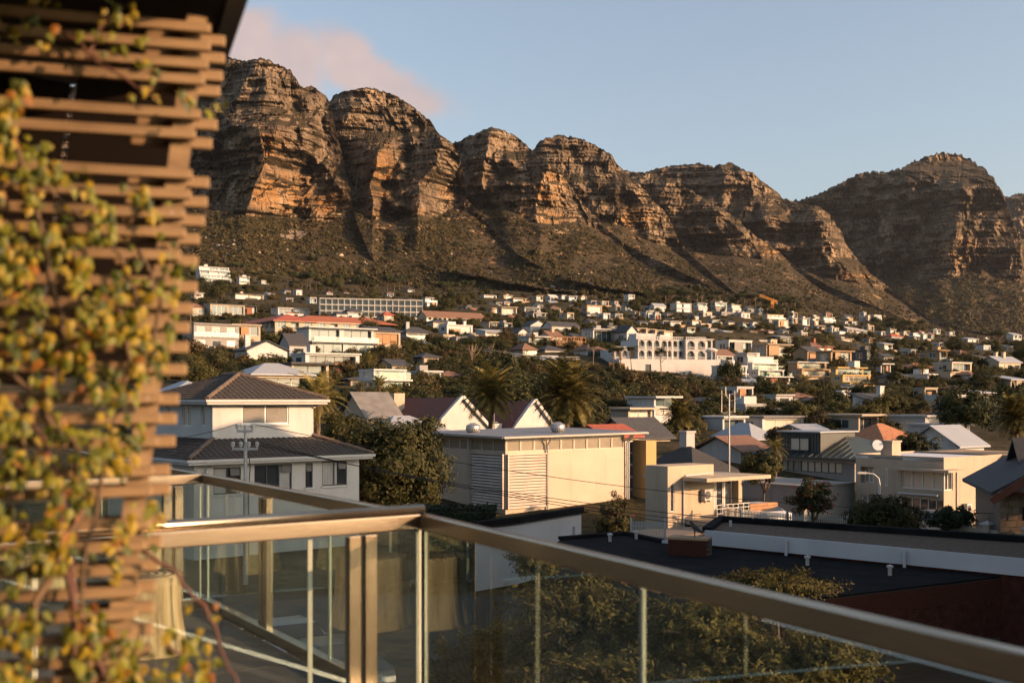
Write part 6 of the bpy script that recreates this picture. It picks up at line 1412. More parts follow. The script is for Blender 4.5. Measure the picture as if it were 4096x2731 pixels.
V_(2412,2592,1634,1690,'long white flat roofed house with shuttered windows and air conditioners','cream','flat',Y=126,win='ribbon',storey=1)
V_(2395,2700,1676,1800,'house with dark slate roof, skylight and timber verandah','cream','gable','slate',Y=104,win='loggia',depth=.5,rh=1.9,rz=38)
V_(2300,2460,1705,1760,'small house with orange tiled roof beside the great palms','cream','gable','red',Y=98,win='punch',depth=.5,rh=1.0)
V_(1335,1500,1572,1680,'cottage with steep stone grey tiled gable roof','cream','gable','felt',Y=106,win='punch',depth=.7,rh=2.4,rz=38)
V_(1385,1790,1664,1775,'low house with broad blue grey metal hip roof','beige','hip','zinc',Y=92,win='punch',depth=.7,rh=1.6,rz=38)
V_(1418,1632,1478,1562,'white house with open framed terrace above the palms','white','flat',Y=138,win='loggia',step=1.0,storey=2)
V_(560,730,1520,1600,'small house with grey ribbed roof beside the trellis','white','hip','zinc',Y=95,win='punch',storey=1,rh=1.2)
def church():
    e = empty('white_church', (-7.6, 106, -4.9), R(34)); tag(e, 'white church with dark red tiled roofs and steep gables behind the great palms', 'church'); H2D.append((1520, 2180, 1610, 1760, 108))
    for (x0, x1, dz, rid) in ((0, 6.8, 0, 22), (9.0, 14.6, -.3, 20)):
        zt = 1.9+dz; h = 3.1; W = x1-x0; f = Frame((x0,0,0),(1,0,0),(0,1,0)); ws = MB(); ops = [(W*.36,W*.64,.2,1.7,.2)]; wall_open(ws, f, W, -3, zt, ops); gable_wall(f, W, zt, h, ws); ws.face([(x0,rid,-3),(x0,0,-3),(x0,0,zt),(x0,rid,zt)]); ws.build('gable_wall', W_white, e)
        gable_roof(x0, x1, .35, rid, zt, h, .35, 'y').build('roof', R_dkred, e); window(e, f, *ops[0][:4], .18, 3, 2, frame=M_frame, pane=PANE[0])
        for s in (0, 1): MB().bar((x0-.3+s*(W+.6),-.1,zt-.15),(x0+W/2,-.1,zt+h+.25),.5,.28).build('barge_coping', W_white, e)
    for i in range(3): window(e, Frame((0,0,0),(0,1,0),(-1,0,0)), 2+i*3, 2.8+i*3, .2, 1.5, -.03, 2, 2, frame=M_wframe, pane=PANE[0])
    MB().box(6.8,9.0,1.5,12,-3,2.6).build('link_wall', W_white, e); c = MB().box(7.9,8.0,1.3,1.38,1.2,3.6).box(7.55,8.35,1.3,1.38,2.7,2.8); c.build('cross', M_frame, e)
    for y in (9, 13): MB().box(1.0,2.2,y,y+.8,3.5,5.6).build('chimney', W_cream, e)
church()
# unseen block added on the right to cast shade over the low roofs
def block():
    e = empty('added_shade_block', (23, 19, -7.6)); tag(e, 'tall plain block added beyond the right edge to shade the low roofs', 'building'); W, D, H = 12, 26, 16.6; fF = Frame((0,D,0),(0,-1,0),(1,0,0)); ops = []
    ws = MB()
    for k in range(5):
        for i in range(7): o = (i*3.6+.8, i*3.6+2.8, k*3.2+1.0, k*3.2+2.6, .15); ops.append(o); window(e, fF, *o[:4], .13, 2, 1)
    wall_open(ws, fF, D, 0, H, ops); ws.face([(0,0,0),(W,0,0),(W,0,H),(0,0,H)]); ws.face([(W,0,0),(W,D,0),(W,D,H),(W,0,H)]); ws.face([(W,D,0),(0,D,0),(0,D,H),(W,D,H)]); ws.build('wall', W_beige, e); MB().box(-.3,W+.3,-.3,D+.3,H+.004,H+.3).build('roof', R_felt, e)
block()
# ---------------------------------------------------------------- named single trees
def tree_px(kind, u, vb, vt, Y, label, group=None, var=None, name=None, hp=None, cat='tree', wide=1.0):
    """tree whose foot is at photo row vb and whose top is at vt"""
    hgt = {'round': 8.4, 'olive': 8.0, 'pine': 12.2, 'tallpine': 16.4, 'conifer': 18 if not var else 14, 'palm': 9.3 if not var else 11.0, 'bush': 2.5, 'drybush': 2.5}[kind]
    p = P(u, vb, Y); s = (vb-vt)/F*Y/hgt
    e = plant(kind, name or (kind if kind in ('palm', 'bush') else kind+'_tree'), p, (s*wide, s*wide, s), label, group, var, cat); return e
names = dict(round='evergreen_tree', olive='olive_tree', pine='umbrella_pine', tallpine='tall_pine', conifer='conifer', palm='palm_tree', bush='garden_bush', drybush='dry_bush')
tree_px('conifer', 1778, 1608, 1452, 188, 'norfolk pine with level tiers of branches on the scrub slope', name='norfolk_pine', var=1)
tree_px('conifer', 3492, 1486, 1330, 262, 'tall dark norfolk pine between the tan houses', name='norfolk_pine', var=0)
for i, (u, vb, vt, Y) in enumerate([(1761,1478,1340,262),(1829,1502,1378,232),(1880,1522,1342,222),(1965,1468,1350,246),(2011,1512,1368,228)]):
    tree_px('tallpine', u, vb, vt, Y, 'tall bare trunked pine, %s from the left on the scrub slope' % ORD[i], 'tall pines on the scrub slope', i % 3, 'tall_pine', wide=1.3)
for i, (u, vb, vt, Y) in enumerate([(2372,1466,1368,252),(2456,1490,1386,243),(2479,1502,1380,240),(2526,1488,1380,243),(2648,1510,1388,238)]):
    tree_px('tallpine', u, vb, vt, Y, 'slim pine standing before the arched villa, %s from the left' % ORD[i], 'slim pines by the arched villa', i % 3, 'tall_pine', wide=1.1)
def palm_px(u, vc, wpx, Y, label, var=0, group='palms of the town', zb=None):
    """palm given by its crown centre row and crown width in the photo"""
    h = (5.5, 7.5)[var]; R0 = (7.0, 6.5)[var]; s = wpx/F*Y/R0; zc = (HV-vc)/F*Y; x = (u-2048)/F*Y; g = zg(x, Y) if zb is None else zb
    e = plant('palm', 'palm_tree', (x, Y, g), s, label, group, var); T = max(zc-g, 1.0)/s
    for c in e.children:
        if c.name.startswith('trunk'): c.scale.z = T/h
        else: c.location.z = T-h
    return e
for i, (u, vc, w_, Y, lb) in enumerate([(1270,1600,300,92,'broad palm rising behind the brown tiled roof'),(1517,1545,120,122,'palm in front of the white framed terrace'),(1580,1575,100,118,'lower palm right of the white framed terrace'),(1443,1548,66,128,'narrow brown palm among the trees left of the white framed terrace'),
 (1474,1440,88,172,'palm beside the bougainvillea below the stacked villa'),(1450,1272,46,330,'small palm before the long white block'),(1484,1268,42,334,'second small palm before the long white block, on the right'),(762,1247,48,372,'palm beside the orange roofed house near the trellis'),(797,1458,105,150,'palm in the trees left of the pale metal roof'),(960,1278,34,285,'small palm before the hotel wing'),
 (2131,1352,62,272,'tall palm before the glass fronted house'),(2128,1575,74,152,'palm low on the scrub slope between the two great palms'),(2512,1584,72,160,'palm on the scrub slope left of the antenna mast'),(2624,1550,70,172,'palm high on the scrub slope, left of a pair'),(2660,1566,76,168,'palm high on the scrub slope, right of a pair'),
 (3217,1522,66,236,'palm standing by the sandy retaining wall'),(3166,1584,88,198,'bushy palm below the sandy retaining wall'),(3258,1572,70,203,'palm right of the bushy one below the wall'),(3016,1616,78,172,'palm on the slope left of the bushy pair'),(3690,1476,54,234,'palm on the right hillside above the white balconied house'),(3950,1440,44,296,'palm between cream houses at the edge'),
 (3103,1796,120,77,'short palm behind the dark green hip roof')]): palm_px(u, vc, w_, Y, lb, i % 2)
PALM_BIG = palm_mesh(9.5, 80, 4.1, 15, 46, .8, 14); PALM_BIG2 = palm_mesh(9.5, 88, 4.3, 18, 46, .75, 16); PROTO['bigpalm'] = [PALM_BIG, PALM_BIG2]
for u, vc, w_, Y, lb, vr in ((1962,1572,276,100,'great palm standing left before the white church gables',0),(2269,1578,304,97,'great palm standing right before the white church gables',1),(2716,1662,158,118,'lone palm right of the slate roofed house',0),(4065,1668,210,92,'palm cut by the edge of the view',1)):
    s = w_/F*Y/8.2; zc = (HV-vc)/F*Y; x = (u-2048)/F*Y; g = zg(x, Y); e = plant('bigpalm', 'palm_tree', (x, Y, g), s, lb, 'great palms of the near streets', vr); T = (zc-g)/s
    for c in e.children:
        if c.name.startswith('trunk'): c.scale.z = max(T, 1)/9.5
        else: c.location.z = max(T, 1)-9.5
# ---------------------------------------------------------------- trees filling the town
T2D = []
def nth(n):
    if n <= 20: return ORD[n-1]
    t = ['twenty','thirty','forty','fifty','sixty','seventy','eighty','ninety'][n//10-2]
    return t+'-'+ORD[n % 10-1] if n % 10 else t[:-1]+'ieth'
def fill(zone, n, kinds, hrange, label, seed, cover=.45, yr=None):
    rg = random.Random(seed); made = 0; tries = 0; lab = {}
    (ua, ub, va, vb) = zone
    while made < n and tries < n*60:
        tries += 1; u = rg.uniform(ua, ub); v = rg.uniform(va, vb)
        Y = depth_at(u, v)
        if yr and not (yr[0] < Y < yr[1]): continue
        z = float(zg_uv(u, Y)[0]); v = HV-z/Y*F
        k = rg.choice(kinds); h = rg.uniform(*hrange[k]); hp = h/Y*F; wp = {'round': .75, 'olive': .75, 'pine': .9, 'tallpine': .4, 'conifer': .35, 'palm': .6, 'bush': 1.4, 'drybush': 1.4}[k]*hp*.5
        bad = False
        for (a, b, c, d, y) in H2D:
            if u+wp < a or u-wp > b: continue
            if y > Y+2:      # tree before the house: leave its upper part in view
                if v-hp < d-(d-c)*cover and v > c-10: bad = True; break
            elif a-4 < u < b+4 and c-3 < v < d+6 and Y < y+16: bad = True; break
        if bad: continue
        for (a, b) in T2D:
            if abs(a-u) < wp*.55 and abs(b-v) < hp*.16: bad = True; break
        if bad: continue
        T2D.append((u, v)); made += 1
        hgt = {'round': 8.4, 'olive': 8.0, 'pine': 12.2, 'tallpine': 16.4, 'conifer': 18, 'palm': 10, 'bush': 2.5, 'drybush': 2.5}[k]; s = h/hgt
        p = P(u, v, Y); ob = plant(k, names[k], p, (s*rg.uniform(.9, 1.25), s*rg.uniform(.9, 1.25), s*rg.uniform(.9, 1.1)), label % names[k].replace('_', ' '), label % (names[k].replace('_', ' ')+'s').replace('bushs','bushes'), None, 'tree' if 'bush' not in k else 'bush'); lab.setdefault(ob['label'], []).append((u, ob))
    for lb, its in lab.items():
        its.sort(key=lambda q: q[0])
        for i, (u, ob) in enumerate(its): ob['label'] = lb if len(its) == 1 else '%s, %s from the left' % (lb, nth(i+1))
HR = dict(round=(4.5, 8), olive=(4, 7), pine=(7, 11), tallpine=(10, 15), bush=(2, 3.6), drybush=(2, 3.5), palm=(6, 9))
HN = dict(round=(2.6, 4.6), olive=(2.4, 4.2), pine=(4, 6), bush=(1.4, 2.4), drybush=(1.2, 2.2))
HF = dict(round=(4.5, 9), olive=(4, 8), pine=(8, 13), tallpine=(10, 15), bush=(2.5, 4), drybush=(2, 3.5), palm=(6, 9))
fill((690,1000,1075,1250), 62, ['round','round','pine','olive'], HF, '%s on the upper hillside by the trellis', 1)
fill((1000,1700,1130,1270), 60, ['round','pine','pine','olive'], HF, '%s around the long white hotel block', 2)
fill((690,1700,1270,1420), 80, ['round','olive','bush','pine','bush'], HR, '%s between the villas below the red roofed hotel', 3, .22)
fill((690,1100,1420,1600), 46, ['round','olive','bush'], HN, '%s on the near left hillside', 4, .2)
fill((1300,1700,1420,1620), 52, ['round','olive','bush'], HN, '%s on the near slope below the stacked villa', 5, .2)
fill((1700,2700,1195,1290), 95, ['round','olive','pine','bush'], HF, '%s among the upper central houses', 6, .5)
fill((1700,2500,1290,1430), 84, ['round','olive','bush','bush'], HR, '%s among the middle central houses', 7, .4)
fill((2500,3200,1230,1360), 105, ['pine','pine','round','tallpine'], HF, '%s in the wood below the orange crane', 8, .3)
fill((3050,3700,1300,1430), 95, ['pine','pine','round','olive'], HF, '%s in the pine belt right of the conifer', 9, .35)
fill((3560,4120,1395,1500), 75, ['pine','pine','round'], HF, '%s in the dark pine wood on the right', 10, .35)
fill((2860,3560,1420,1560), 14, ['round','olive','bush'], HN, '%s between the apartment houses', 11, .12)
fill((3400,4120,1500,1700), 90, ['round','round','olive','pine'], HN, '%s on the near right hillside', 12, .2)
fill((2700,3450,1580,1665), 64, ['round','olive','bush','drybush'], HN, '%s below the sandy retaining wall', 13, .2)
# ---------------------------------------------------------------- scrub slope between the near roofs and the middle houses
rg = np.random.default_rng(21)
sp = []; ss = []
for _ in range(8000):
    u = rg.uniform(1500, 3420); Y = 118*(255/118)**rg.random()
    if Y > (218 if u > 2640 else 236): continue
    if fbm(np.array([u/140.]), np.array([Y/22.]), 9, 3)[0] < -.42: continue
    z = float(zg_uv(u, Y)[0]); v = HV-z/Y*F
    if any(a-10 < u < b+10 and c-2 < v < d+70 and Y < y+12 for a, b, c, d, y in H2D): continue
    sp.append(((u-2048)/F*Y, Y, z-.1)); ss.append(rg.lognormal(-.75, .42))
scatter('hillside_scrub', sp, ss, [PROTO['bush'][0][0], PROTO['bush'][1][0], PROTO['drybush'][0][0], PROTO['bush'][0][0], PROTO['bush'][1][0]], 'dense green and brown scrub covering the slope below the middle houses', 'scrub', 5)
# low garden growth in the gaps of the town
sp = []; ss = []
for _ in range(9000):
    u = rg.uniform(650, 4200); Y = 150*(980/150)**rg.random(); z = float(zg_uv(u, Y)[0]); v = HV-z/Y*F
    if any(a-3 < u < b+3 and c-2 < v < d+4 and Y < y+10 for a, b, c, d, y in H2D): continue
    sp.append(((u-2048)/F*Y, Y, z-.2)); ss.append(rg.lognormal(-.75, .4))
scatter('garden_scrub', sp, ss, [PROTO['bush'][0][0], PROTO['bush'][1][0], PROTO['drybush'][0][0]], 'low garden scrub filling the gaps between the hillside houses', 'scrub', 6)
# ---------------------------------------------------------------- near trees and shrubs
def big_tree(name, u, vc, wpx, hpx, Y, zb, lf, leaf, ncl, per, lb, seed, trunk=True, cat='tree', flowers=None, cr=.16, aspect=.5):
    k = Y/F; rx = wpx*k/2; rz = hpx*k/2; x = (u-2048)*k; zc = (HV-vc)*k; e = empty(name, (x, Y, zb)); tag(e, lb, cat)
    c = ell_clumps(ncl, rx*.86, rx*.86, rz*.86, zc-zb, seed, .5, .16, -.8)
    me = crown_mesh('crown', c, per, rx*cr, leaf, lf, seed+1, aspect); inst('crown', me, e)
    if trunk: inst('trunk', trunk_mesh('trunk', max(.6, zc-zb), max(.08, rx*.05), c[:14], M_bark, seed), e)
    if flowers:
        fm, n, fs = flowers; rg = np.random.default_rng(seed+5); q = c[rg.integers(0, len(c), n)]+rg.normal(0, rx*cr*.8, (n, 3)); V, Q = leaf_quads(q, rg.normal(0, 1, (n, 3)), fs, rg, .9)
        o = inst('flowers', mesh_np('flowers', V, Q, mat=fm), e); o['kind'] = 'stuff'
    return e
big_tree('street_tree', 1575, 1880, 560, 520, 66, -7.6, L_round, .24, 150, 150, 'large dense dark green tree between the white house and the cream building', 401, cr=.2)
big_tree('street_tree', 1390, 1760, 360, 260, 72, -6.5, L_near, .26, 70, 110, 'rounded tree crown rising behind the white house roof', 411, cr=.22)
big_tree('round_tree', 3045, 1872, 196, 140, 66, -7.6, L_round, .17, 60, 110, 'clipped round tree beside the low grey house', 421, cr=.24)
big_tree('flowering_bush', 3248, 1998, 190, 170, 57, -7.6, L_round, .14, 60, 100, 'dark bush dotted with red flowers before the grey house', 431, flowers=(L_red, 160, .11), cr=.24, cat='bush')
big_tree('spreading_bush', 3545, 2070, 360, 170, 50, -7.6, L_near, .13, 120, 140, 'wide low rounded bush beside the gravel roof', 441, cr=.17, cat='bush')
big_tree('spreading_bush', 3800, 2075, 200, 110, 53, -7.6, L_hedge, .13, 60, 100, 'dark low bush beneath the beige building', 451, cr=.22, cat='bush')
big_tree('climbing_shrub', 2460, 2080, 180, 220, 60, -7.6, L_olive, .13, 60, 100, 'loose flowering shrub climbing the cream gallery wall', 461, flowers=(L_pink, 60, .10), cr=.24, cat='bush')
big_tree('round_tree', 3650, 1785, 190, 110, 88, -6.5, L_round, .2, 50, 90, 'low round tree between the clay roof and the white gable', 471, cr=.24)
big_tree('garden_tree', 3130, 1745, 160, 80, 100, -5.5, L_dry, .22, 40, 80, 'autumn tinted tree behind the dark green roof', 481, cr=.26)
big_tree('broad_tree', 3860, 1640, 300, 190, 118, -4.0, L_pine, .32, 70, 110, 'big dark tree above the white weatherboard house', 491, cr=.22)
big_tree('broad_tree', 4050, 1610, 220, 200, 126, -4.0, L_pine, .32, 60, 100, 'big dark tree at the edge above the palm', 501, cr=.22)
big_tree('bougainvillea', 1335, 1500, 130, 70, 158, 0.0, L_round, .25, 40, 80, 'bougainvillea bush with pink flowers on the white house terrace', 521, flowers=(L_pink, 140, .25), cr=.24, cat='bush')
big_tree('yellow_bush', 1255, 1393, 44, 40, 205, 7.5, L_dry, .25, 30, 70, 'round yellow brown tree before the stacked villa', 531, cr=.26)
for i, (u, vc, w_, h_, Y) in enumerate(((2640,1745,150,90,112),(2770,1770,130,80,108),(2775,1735,70,50,116),(3345,1735,80,50,112),(3480,1650,170,90,134),(3560,1720,120,60,112),(1700,1740,190,120,96),(1250,1560,200,120,110),(1120,1600,160,110,100),(3350,1640,130,80,140),(3200,1650,140,80,138))):
    big_tree('garden_tree', u, vc, w_, h_, Y, zg((u-2048)/F*Y, Y), (L_round, L_near, L_olive)[i % 3], .24, 45, 90, ['dark shrub tree right of the slate roof','shrub tree below the lone palm','shrub tree left of the antenna mast','autumn brown tree left of the clay roof','rounded tree behind the clay roof','small tree right of the clay roof ridge','tree before the church roof','tree beside the broad palm','tree behind the upper tiled roof','tree behind the long pale shed','tree left of the roof tank house'][i], 540+i*3, cr=.24)
def hedge():
    e = empty('hedge', (0, 49, -7.6)); tag(e, 'clipped dark hedge beside the white garage', 'hedge'); rg = np.random.default_rng(3); k = 49/F; x0, x1 = (1600-2048)*k, (1985-2048)*k; n = 9000
    C = np.stack([rg.uniform(x0, x1, n), rg.uniform(-.7, .9, n), np.where(rg.random(n) < .45, 2.95+rg.normal(0, .06, n), rg.uniform(.8, 3.0, n))], 1); C[:,1] = np.where(C[:,2] < 2.85, -.75+rg.normal(0, .05, n), C[:,1])
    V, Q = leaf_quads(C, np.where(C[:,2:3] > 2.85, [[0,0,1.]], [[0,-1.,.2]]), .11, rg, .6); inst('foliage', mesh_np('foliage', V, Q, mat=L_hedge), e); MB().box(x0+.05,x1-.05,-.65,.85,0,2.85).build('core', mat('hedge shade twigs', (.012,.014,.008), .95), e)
hedge()
# feathery thorn bushes in the garden under the balustrade
L_fea = leaf_material('feathery acacia leaves', (.020,.022,.007), (.115,.098,.026), .35)
def feather_bush(u, vc, wpx, hpx, Y, lb, seed, n=230):
    k = Y/F; rx = wpx*k/2; rz = hpx*k/2; zb = -7.6; zc = (HV-vc)*k-zb; e = empty('thorn_bush', ((u-2048)*k, Y, zb)); tag(e, lb, 'bush'); rg = np.random.default_rng(seed); Cs = []; Ns = []; tb = MB()
    tb.tube([(0,0,0),(.1,0,zc*.5),(0,0,zc)], [.09,.07,.03], 6)
    for i in range(n):
        d = rg.normal(0, 1, 3); d /= np.linalg.norm(d); d[2] = d[2]*.8+.1; r = rg.uniform(.35, 1); tip = d*np.array([rx, rx, rz])*r+[0,0,zc]; base = tip*.35+np.array([0,0,zc*.62]); m = 40; t = np.linspace(.2, 1, m)[:,None]; q = base+(tip-base)*t + np.array([0,0,.12])*np.sin(t*3); q = q+rg.normal(0, .035, q.shape)
        Cs.append(q); Ns.append(np.tile(d+[0,0,.6], (m, 1)))
        if i % 2 == 0: tb.tube([base, (base+tip)/2+[0,0,.08], tip], [.012,.009,.004], 4)
    V, Q = leaf_quads(np.concatenate(Cs), np.concatenate(Ns), .085, rg, .35, .7); inst('crown', mesh_np('crown', V, Q, mat=L_fea), e); tb.build('branches', M_bark, e)
feather_bush(2330, 2500, 760, 520, 14.5, 'feathery thorn bush beneath the rail, left of three', 601, 300)
feather_bush(2850, 2560, 620, 480, 13.5, 'feathery thorn bush beneath the rail, middle of three', 611, 300)
feather_bush(3250, 2700, 700, 500, 12.5, 'feathery thorn bush beneath the rail, right of three', 621, 260)
feather_bush(2150, 2260, 300, 180, 24, 'small feathery bush beside the brick building', 631, 150)
feather_bush(3100, 2345, 640, 150, 24.5, 'bush tops rising above the rail before the black roof', 641, 220)
feather_bush(1850, 2700, 420, 420, 16, 'dim bush in the garden below the glass corner', 651, 160)
feather_bush(2450, 2720, 900, 420, 13.2, 'low thorn bush at the foot of the rail, left of two', 661, 260)
feather_bush(2950, 2800, 900, 420, 12.2, 'low thorn bush at the foot of the rail, right of two', 671, 260)
feather_bush(2050, 2640, 520, 380, 15.5, 'thorn bush beside the glass corner', 681, 200)
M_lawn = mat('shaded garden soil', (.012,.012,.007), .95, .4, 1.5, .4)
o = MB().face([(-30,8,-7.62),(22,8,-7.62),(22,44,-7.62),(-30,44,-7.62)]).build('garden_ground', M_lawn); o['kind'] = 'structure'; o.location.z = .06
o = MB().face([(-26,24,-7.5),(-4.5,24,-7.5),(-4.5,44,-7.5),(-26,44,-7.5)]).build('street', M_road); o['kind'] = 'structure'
# ---------------------------------------------------------------- terrace, balustrade
FZ = -1.64
K = Vector((-.46, 5.88, 0)); D1 = Vector((-.53, .848, 0)).normalized(); D2 = Vector((.457, -.889, 0)).normalized(); D3 = Vector((-.81, -.585, 0)).normalized()
M_paver = mat('stone paver', (.075,.060,.047), .8, .25, 4, .25); M_joint = mat('dark joint', (.03,.026,.022), .95)
M_brush = NT('brushed stainless rail'); _k = M_brush; _c = _k.coord((2,2,60)); _k.base(_k.ramp(_k.noise(_c, 3, 4), [(.3, (.36,.29,.21)), (.7, (.46,.38,.28))])).rough(.24); _k.b.inputs['Metallic'].default_value = 1.0; M_brush = _k.m
M_glass = clear_glass('balustrade glass', (.90,.95,.94), .10)
M_gedge = mat('glass edge glow', (.38,.40,.32), .25, .1, 2)  # pale colour stands for the bright glow along the pane edges
def terrace():
    pl = [(2.9,-.75),(K.x+D1.x*.0,K.y),((K+D1*9).x,(K+D1*9).y),(-9,13.5),(-9,-4),(2.9,-4)]; o = MB().prism([(p[0], p[1]) for p in pl], FZ-.45, FZ-.03).build('terrace_floor', M_joint); o['kind'] = 'structure'
    o2 = MB().prism([(p[0]*.97-.15, p[1]) for p in pl], -7.7, FZ-.46).build('terrace_substructure', W_beige); o2['kind'] = 'structure'
    me = MB().box(-.296,.296,-.296,.296,0,.03).mesh('paver', M_paver); N3 = D3; 
    for i in range(-1, 16):
        for j in range(0, 9):
            c = K + D1*(.02+.6*i) + N3*(.36+.6*j); u = 2048+F*c.x/max(c.y, .3)
            if c.y < 4.4 or not -200 < u < 2100: continue
            inst('paver', me, o, (c.x, c.y, FZ-.03+random.uniform(0, .003)), (0, 0, math.atan2(D1.y, D1.x)))
terrace()
def seg(e, a, d, t0, t1, z0, z1, w, nm, m, bev=.0):
    n = Vector((-d.y, d.x, 0))*w/2; p, q = a+d*t0, a+d*t1; lo = Vector((0,0,z0)); hi = Vector((0,0,z1))
    return MB().hexa([p-n+lo, q-n+lo, q+n+lo, p+n+lo, p-n+hi, q-n+hi, q+n+hi, p+n+hi]).build(nm, m, e, bevel=bev)
def balustrade(a, d, length, joints, posts, lb, tube=False, start=0.03):
    e = empty('glass_balustrade', (0,0,0)); tag(e, lb, 'balustrade', 'glass balustrades of the terrace')
    seg(e, a, d, 0.0, length, -.662, -.585, .055, 'top_rail', M_brush, .006); seg(e, a, d, 0, length, FZ, FZ+.075, .07, 'base_channel', M_brush, .004)
    if tube: MB().tube([a+d*.0+Vector((0,0,-.562)), a+d*length+Vector((0,0,-.562))], .026, 14).build('handrail', M_brush, e, True)
    js = [start]+list(joints)+[length]
    for i in range(len(js)-1):
        g = seg(e, a, d, js[i]+.012, js[i+1]-.012, FZ+.06, -.672, .012, 'glass_pane', M_glass)
        for t in (js[i]+.006, js[i+1]-.006): seg(e, a, d, t-.004, t+.004, FZ+.06, -.675, .012, 'glass_edge', M_gedge)
    for t in posts:
        for k in (-1, 1): seg(e, a, d, t+k*.045-.034, t+k*.045+.034, FZ, -.672, .05, 'post', M_brush, .004)
    return e
balustrade(K, D1, 9.0, [1.22,2.44,3.66,4.9,6.1,7.4], [2.35], 'long glass balustrade running away along the terrace edge')
balustrade(K, D2, 7.2, [2.03,4.05,6.1], [], 'near glass balustrade with bronze toned rail sweeping to the lower right')
balustrade(K, D3, 3.2, [.64,1.9], [.36], 'short cross balustrade with twin post and round handrail', True)
A3 = K+D1*3.75
balustrade(A3, D3, 3.0, [.55,1.6], [.26], 'far cross balustrade between the terraces')
def own_house():
    e = empty('terrace_house', (-3, -1.6, FZ)); tag(e, 'brown timber clad house wall with glass doors behind the viewer', 'house'); m = mat('brown house wall', (.10,.062,.036), .8, .2, 1.5, .2)
    ws = MB(); f = Frame((5.2,0,0),(-1,0,0),(0,-1,0)); ops = [(1.0,3.4,.05,2.3,.12),(4.6,7.0,.05,2.3,.12)]; wall_open(ws, f, 11, 0, 3.2, ops); ws.face([(5.2,-.001,0),(5.2,-5,0),(5.2,-5,3.2),(5.2,-.001,3.2)]); ws.build('wall', m, e)
    for o in ops: window(e, f, *o[:4], .1, 3, 1, frame=M_frame, pane=PANE[0], name='glass_door')
own_house()
# tree stump stools
M_log = NT('weathered log'); _k = M_log; _c = _k.coord((9,9,.7)); _k.base(_k.ramp(_k.noise(_c, 1.2, 6, .65), [(.34, (.10,.060,.028)), (.5, (.36,.25,.13)), (.68, (.50,.37,.21))])).rough(.85); _k.bump(_k.noise(_c, 1.6, 6), .8, .02); M_log = _k.m
def stump(x, y, r, h, lb, seed):
    e = empty('log_stool', (x, y, FZ)); tag(e, lb, 'stool', 'tree stump stools on the terrace'); rg = random.Random(seed); b = MB(); n = 28; ph = [rg.uniform(0, 6) for _ in range(4)]; rows = 9
    for i in range(rows):
        t = i/(rows-1); 
        for k in range(n):
            a = 2*math.pi*k/n; rr = r*(1.18-.42*t+.25*t*t)*(1+.07*math.sin(3*a+ph[0])+.05*math.sin(7*a+ph[1]+t)+.03*math.sin(13*a+ph[2])); b.v.append((rr*math.cos(a), rr*math.sin(a), h*t))
    for i in range(rows-1):
        for k in range(n): p = i*n+k; q = i*n+(k+1) % n; b.f.append((p, q, q+n, p+n))
    b.f.append(tuple((rows-1)*n+k for k in range(n))); b.build('trunk', M_log, e, True)
    for i in range(4): MB().tube([(r*.2*(i+1)*math.cos(2*math.pi*k/20), r*.2*(i+1)*math.sin(2*math.pi*k/20), h+.002) for k in range(21)], .004, 4, False).build('growth_ring', M_bark, e)
for i, (x, y, r, h) in enumerate(((-4.15,10.0,.27,.5),(-3.5,10.6,.26,.5),(-4.8,9.3,.24,.48),(-2.42,7.45,.25,.5))): stump(x, y, r, h, ['pale tree stump stool in the second bay of the terrace','tree stump stool nearest the far balustrade','smaller tree stump stool beside the trellis','tree stump stool in the near bay of the terrace'][i], 50+i)
# ---------------------------------------------------------------- timber trellis
M_slat = NT('weathered timber slat'); _k = M_slat; _c = _k.coord((1.2,9,9)); _k.base(_k.ramp(_k.noise(_c, 2.2, 6, .6), [(.3, (.085,.050,.024)), (.5, (.185,.118,.058)), (.72, (.27,.18,.092))])).rough(.75); _k.bump(_k.noise(_c, 5, 4), .4, .004); M_slat = _k.m
DL = Vector((-.958, -.286, 0)); NF = Vector((.286, -.958, 0))
def tre(v, off=0.0, du=0.0):
    t = (v-185)/2145; Y = 2.9-.28*t; return P(835-275*t+du, v, Y)-NF*off
SLATS = [118,190,262,325,462,540,700,780,857,933,1023,1130,1218,1297,1378,1470,1592,1672,1765,1884,1962,2093,2180,2275,2362,2450,2540,2630,2710,2800]
def trellis():
    b0 = tre(2800); e = empty('timber_trellis', (b0.x, b0.y, FZ)); tag(e, 'leaning timber trellis of horizontal slats overgrown with creeper', 'trellis'); o = Vector((b0.x, b0.y, FZ)); rg = random.Random(9)
    ang = math.atan2(-DL.y, -DL.x)
    me = MB().box(-2.6, 0, -.012, .012, -.0125, .0125); me = me.mesh('slat', M_slat)
    bm_ = MB().box(-.20, 0, -.012, .012, -.0145, .0145).mesh('back_slat', M_slat)
    for i, v in enumerate(SLATS):
        p = tre(v, 0, rg.uniform(-10, 10)); s = inst('slat', me, e, p-o, (0, rg.uniform(-.004, .004), ang))
        q = tre(v+4, .10, rg.uniform(62, 82)); s2 = inst('back_slat', bm_, e, q-o, (0, 0, ang)); 
        for s_ in (s, s2):
            bv = s_.modifiers.new('edge', 'BEVEL'); bv.width = .004; bv.segments = 2
    for du, w in ((-62, .05), (-900, .05), (-1700, .05)):
        a = tre(60, .04, du)-o; b = tre(2830, .04, du)-o; MB().bar(a, b, w, .04, up=(NF.x, NF.y, 0)).build('upright', M_slat, e)
    for v in SLATS[::2]:
        p = tre(v, -.018, -62)-o; h = MB().lathe([(.001,0),(.006,0),(.006,.003),(.001,.004)], 8).build('screw', M_steel, e); h.matrix_local = Matrix.Translation(p) @ Vector((NF.x, NF.y, 0)).to_track_quat('Z', 'Y').to_matrix().to_4x4()
trellis()
M_soff = mat('dark brown soffit', (.035,.025,.017), .8, .15, 1.5, .2)
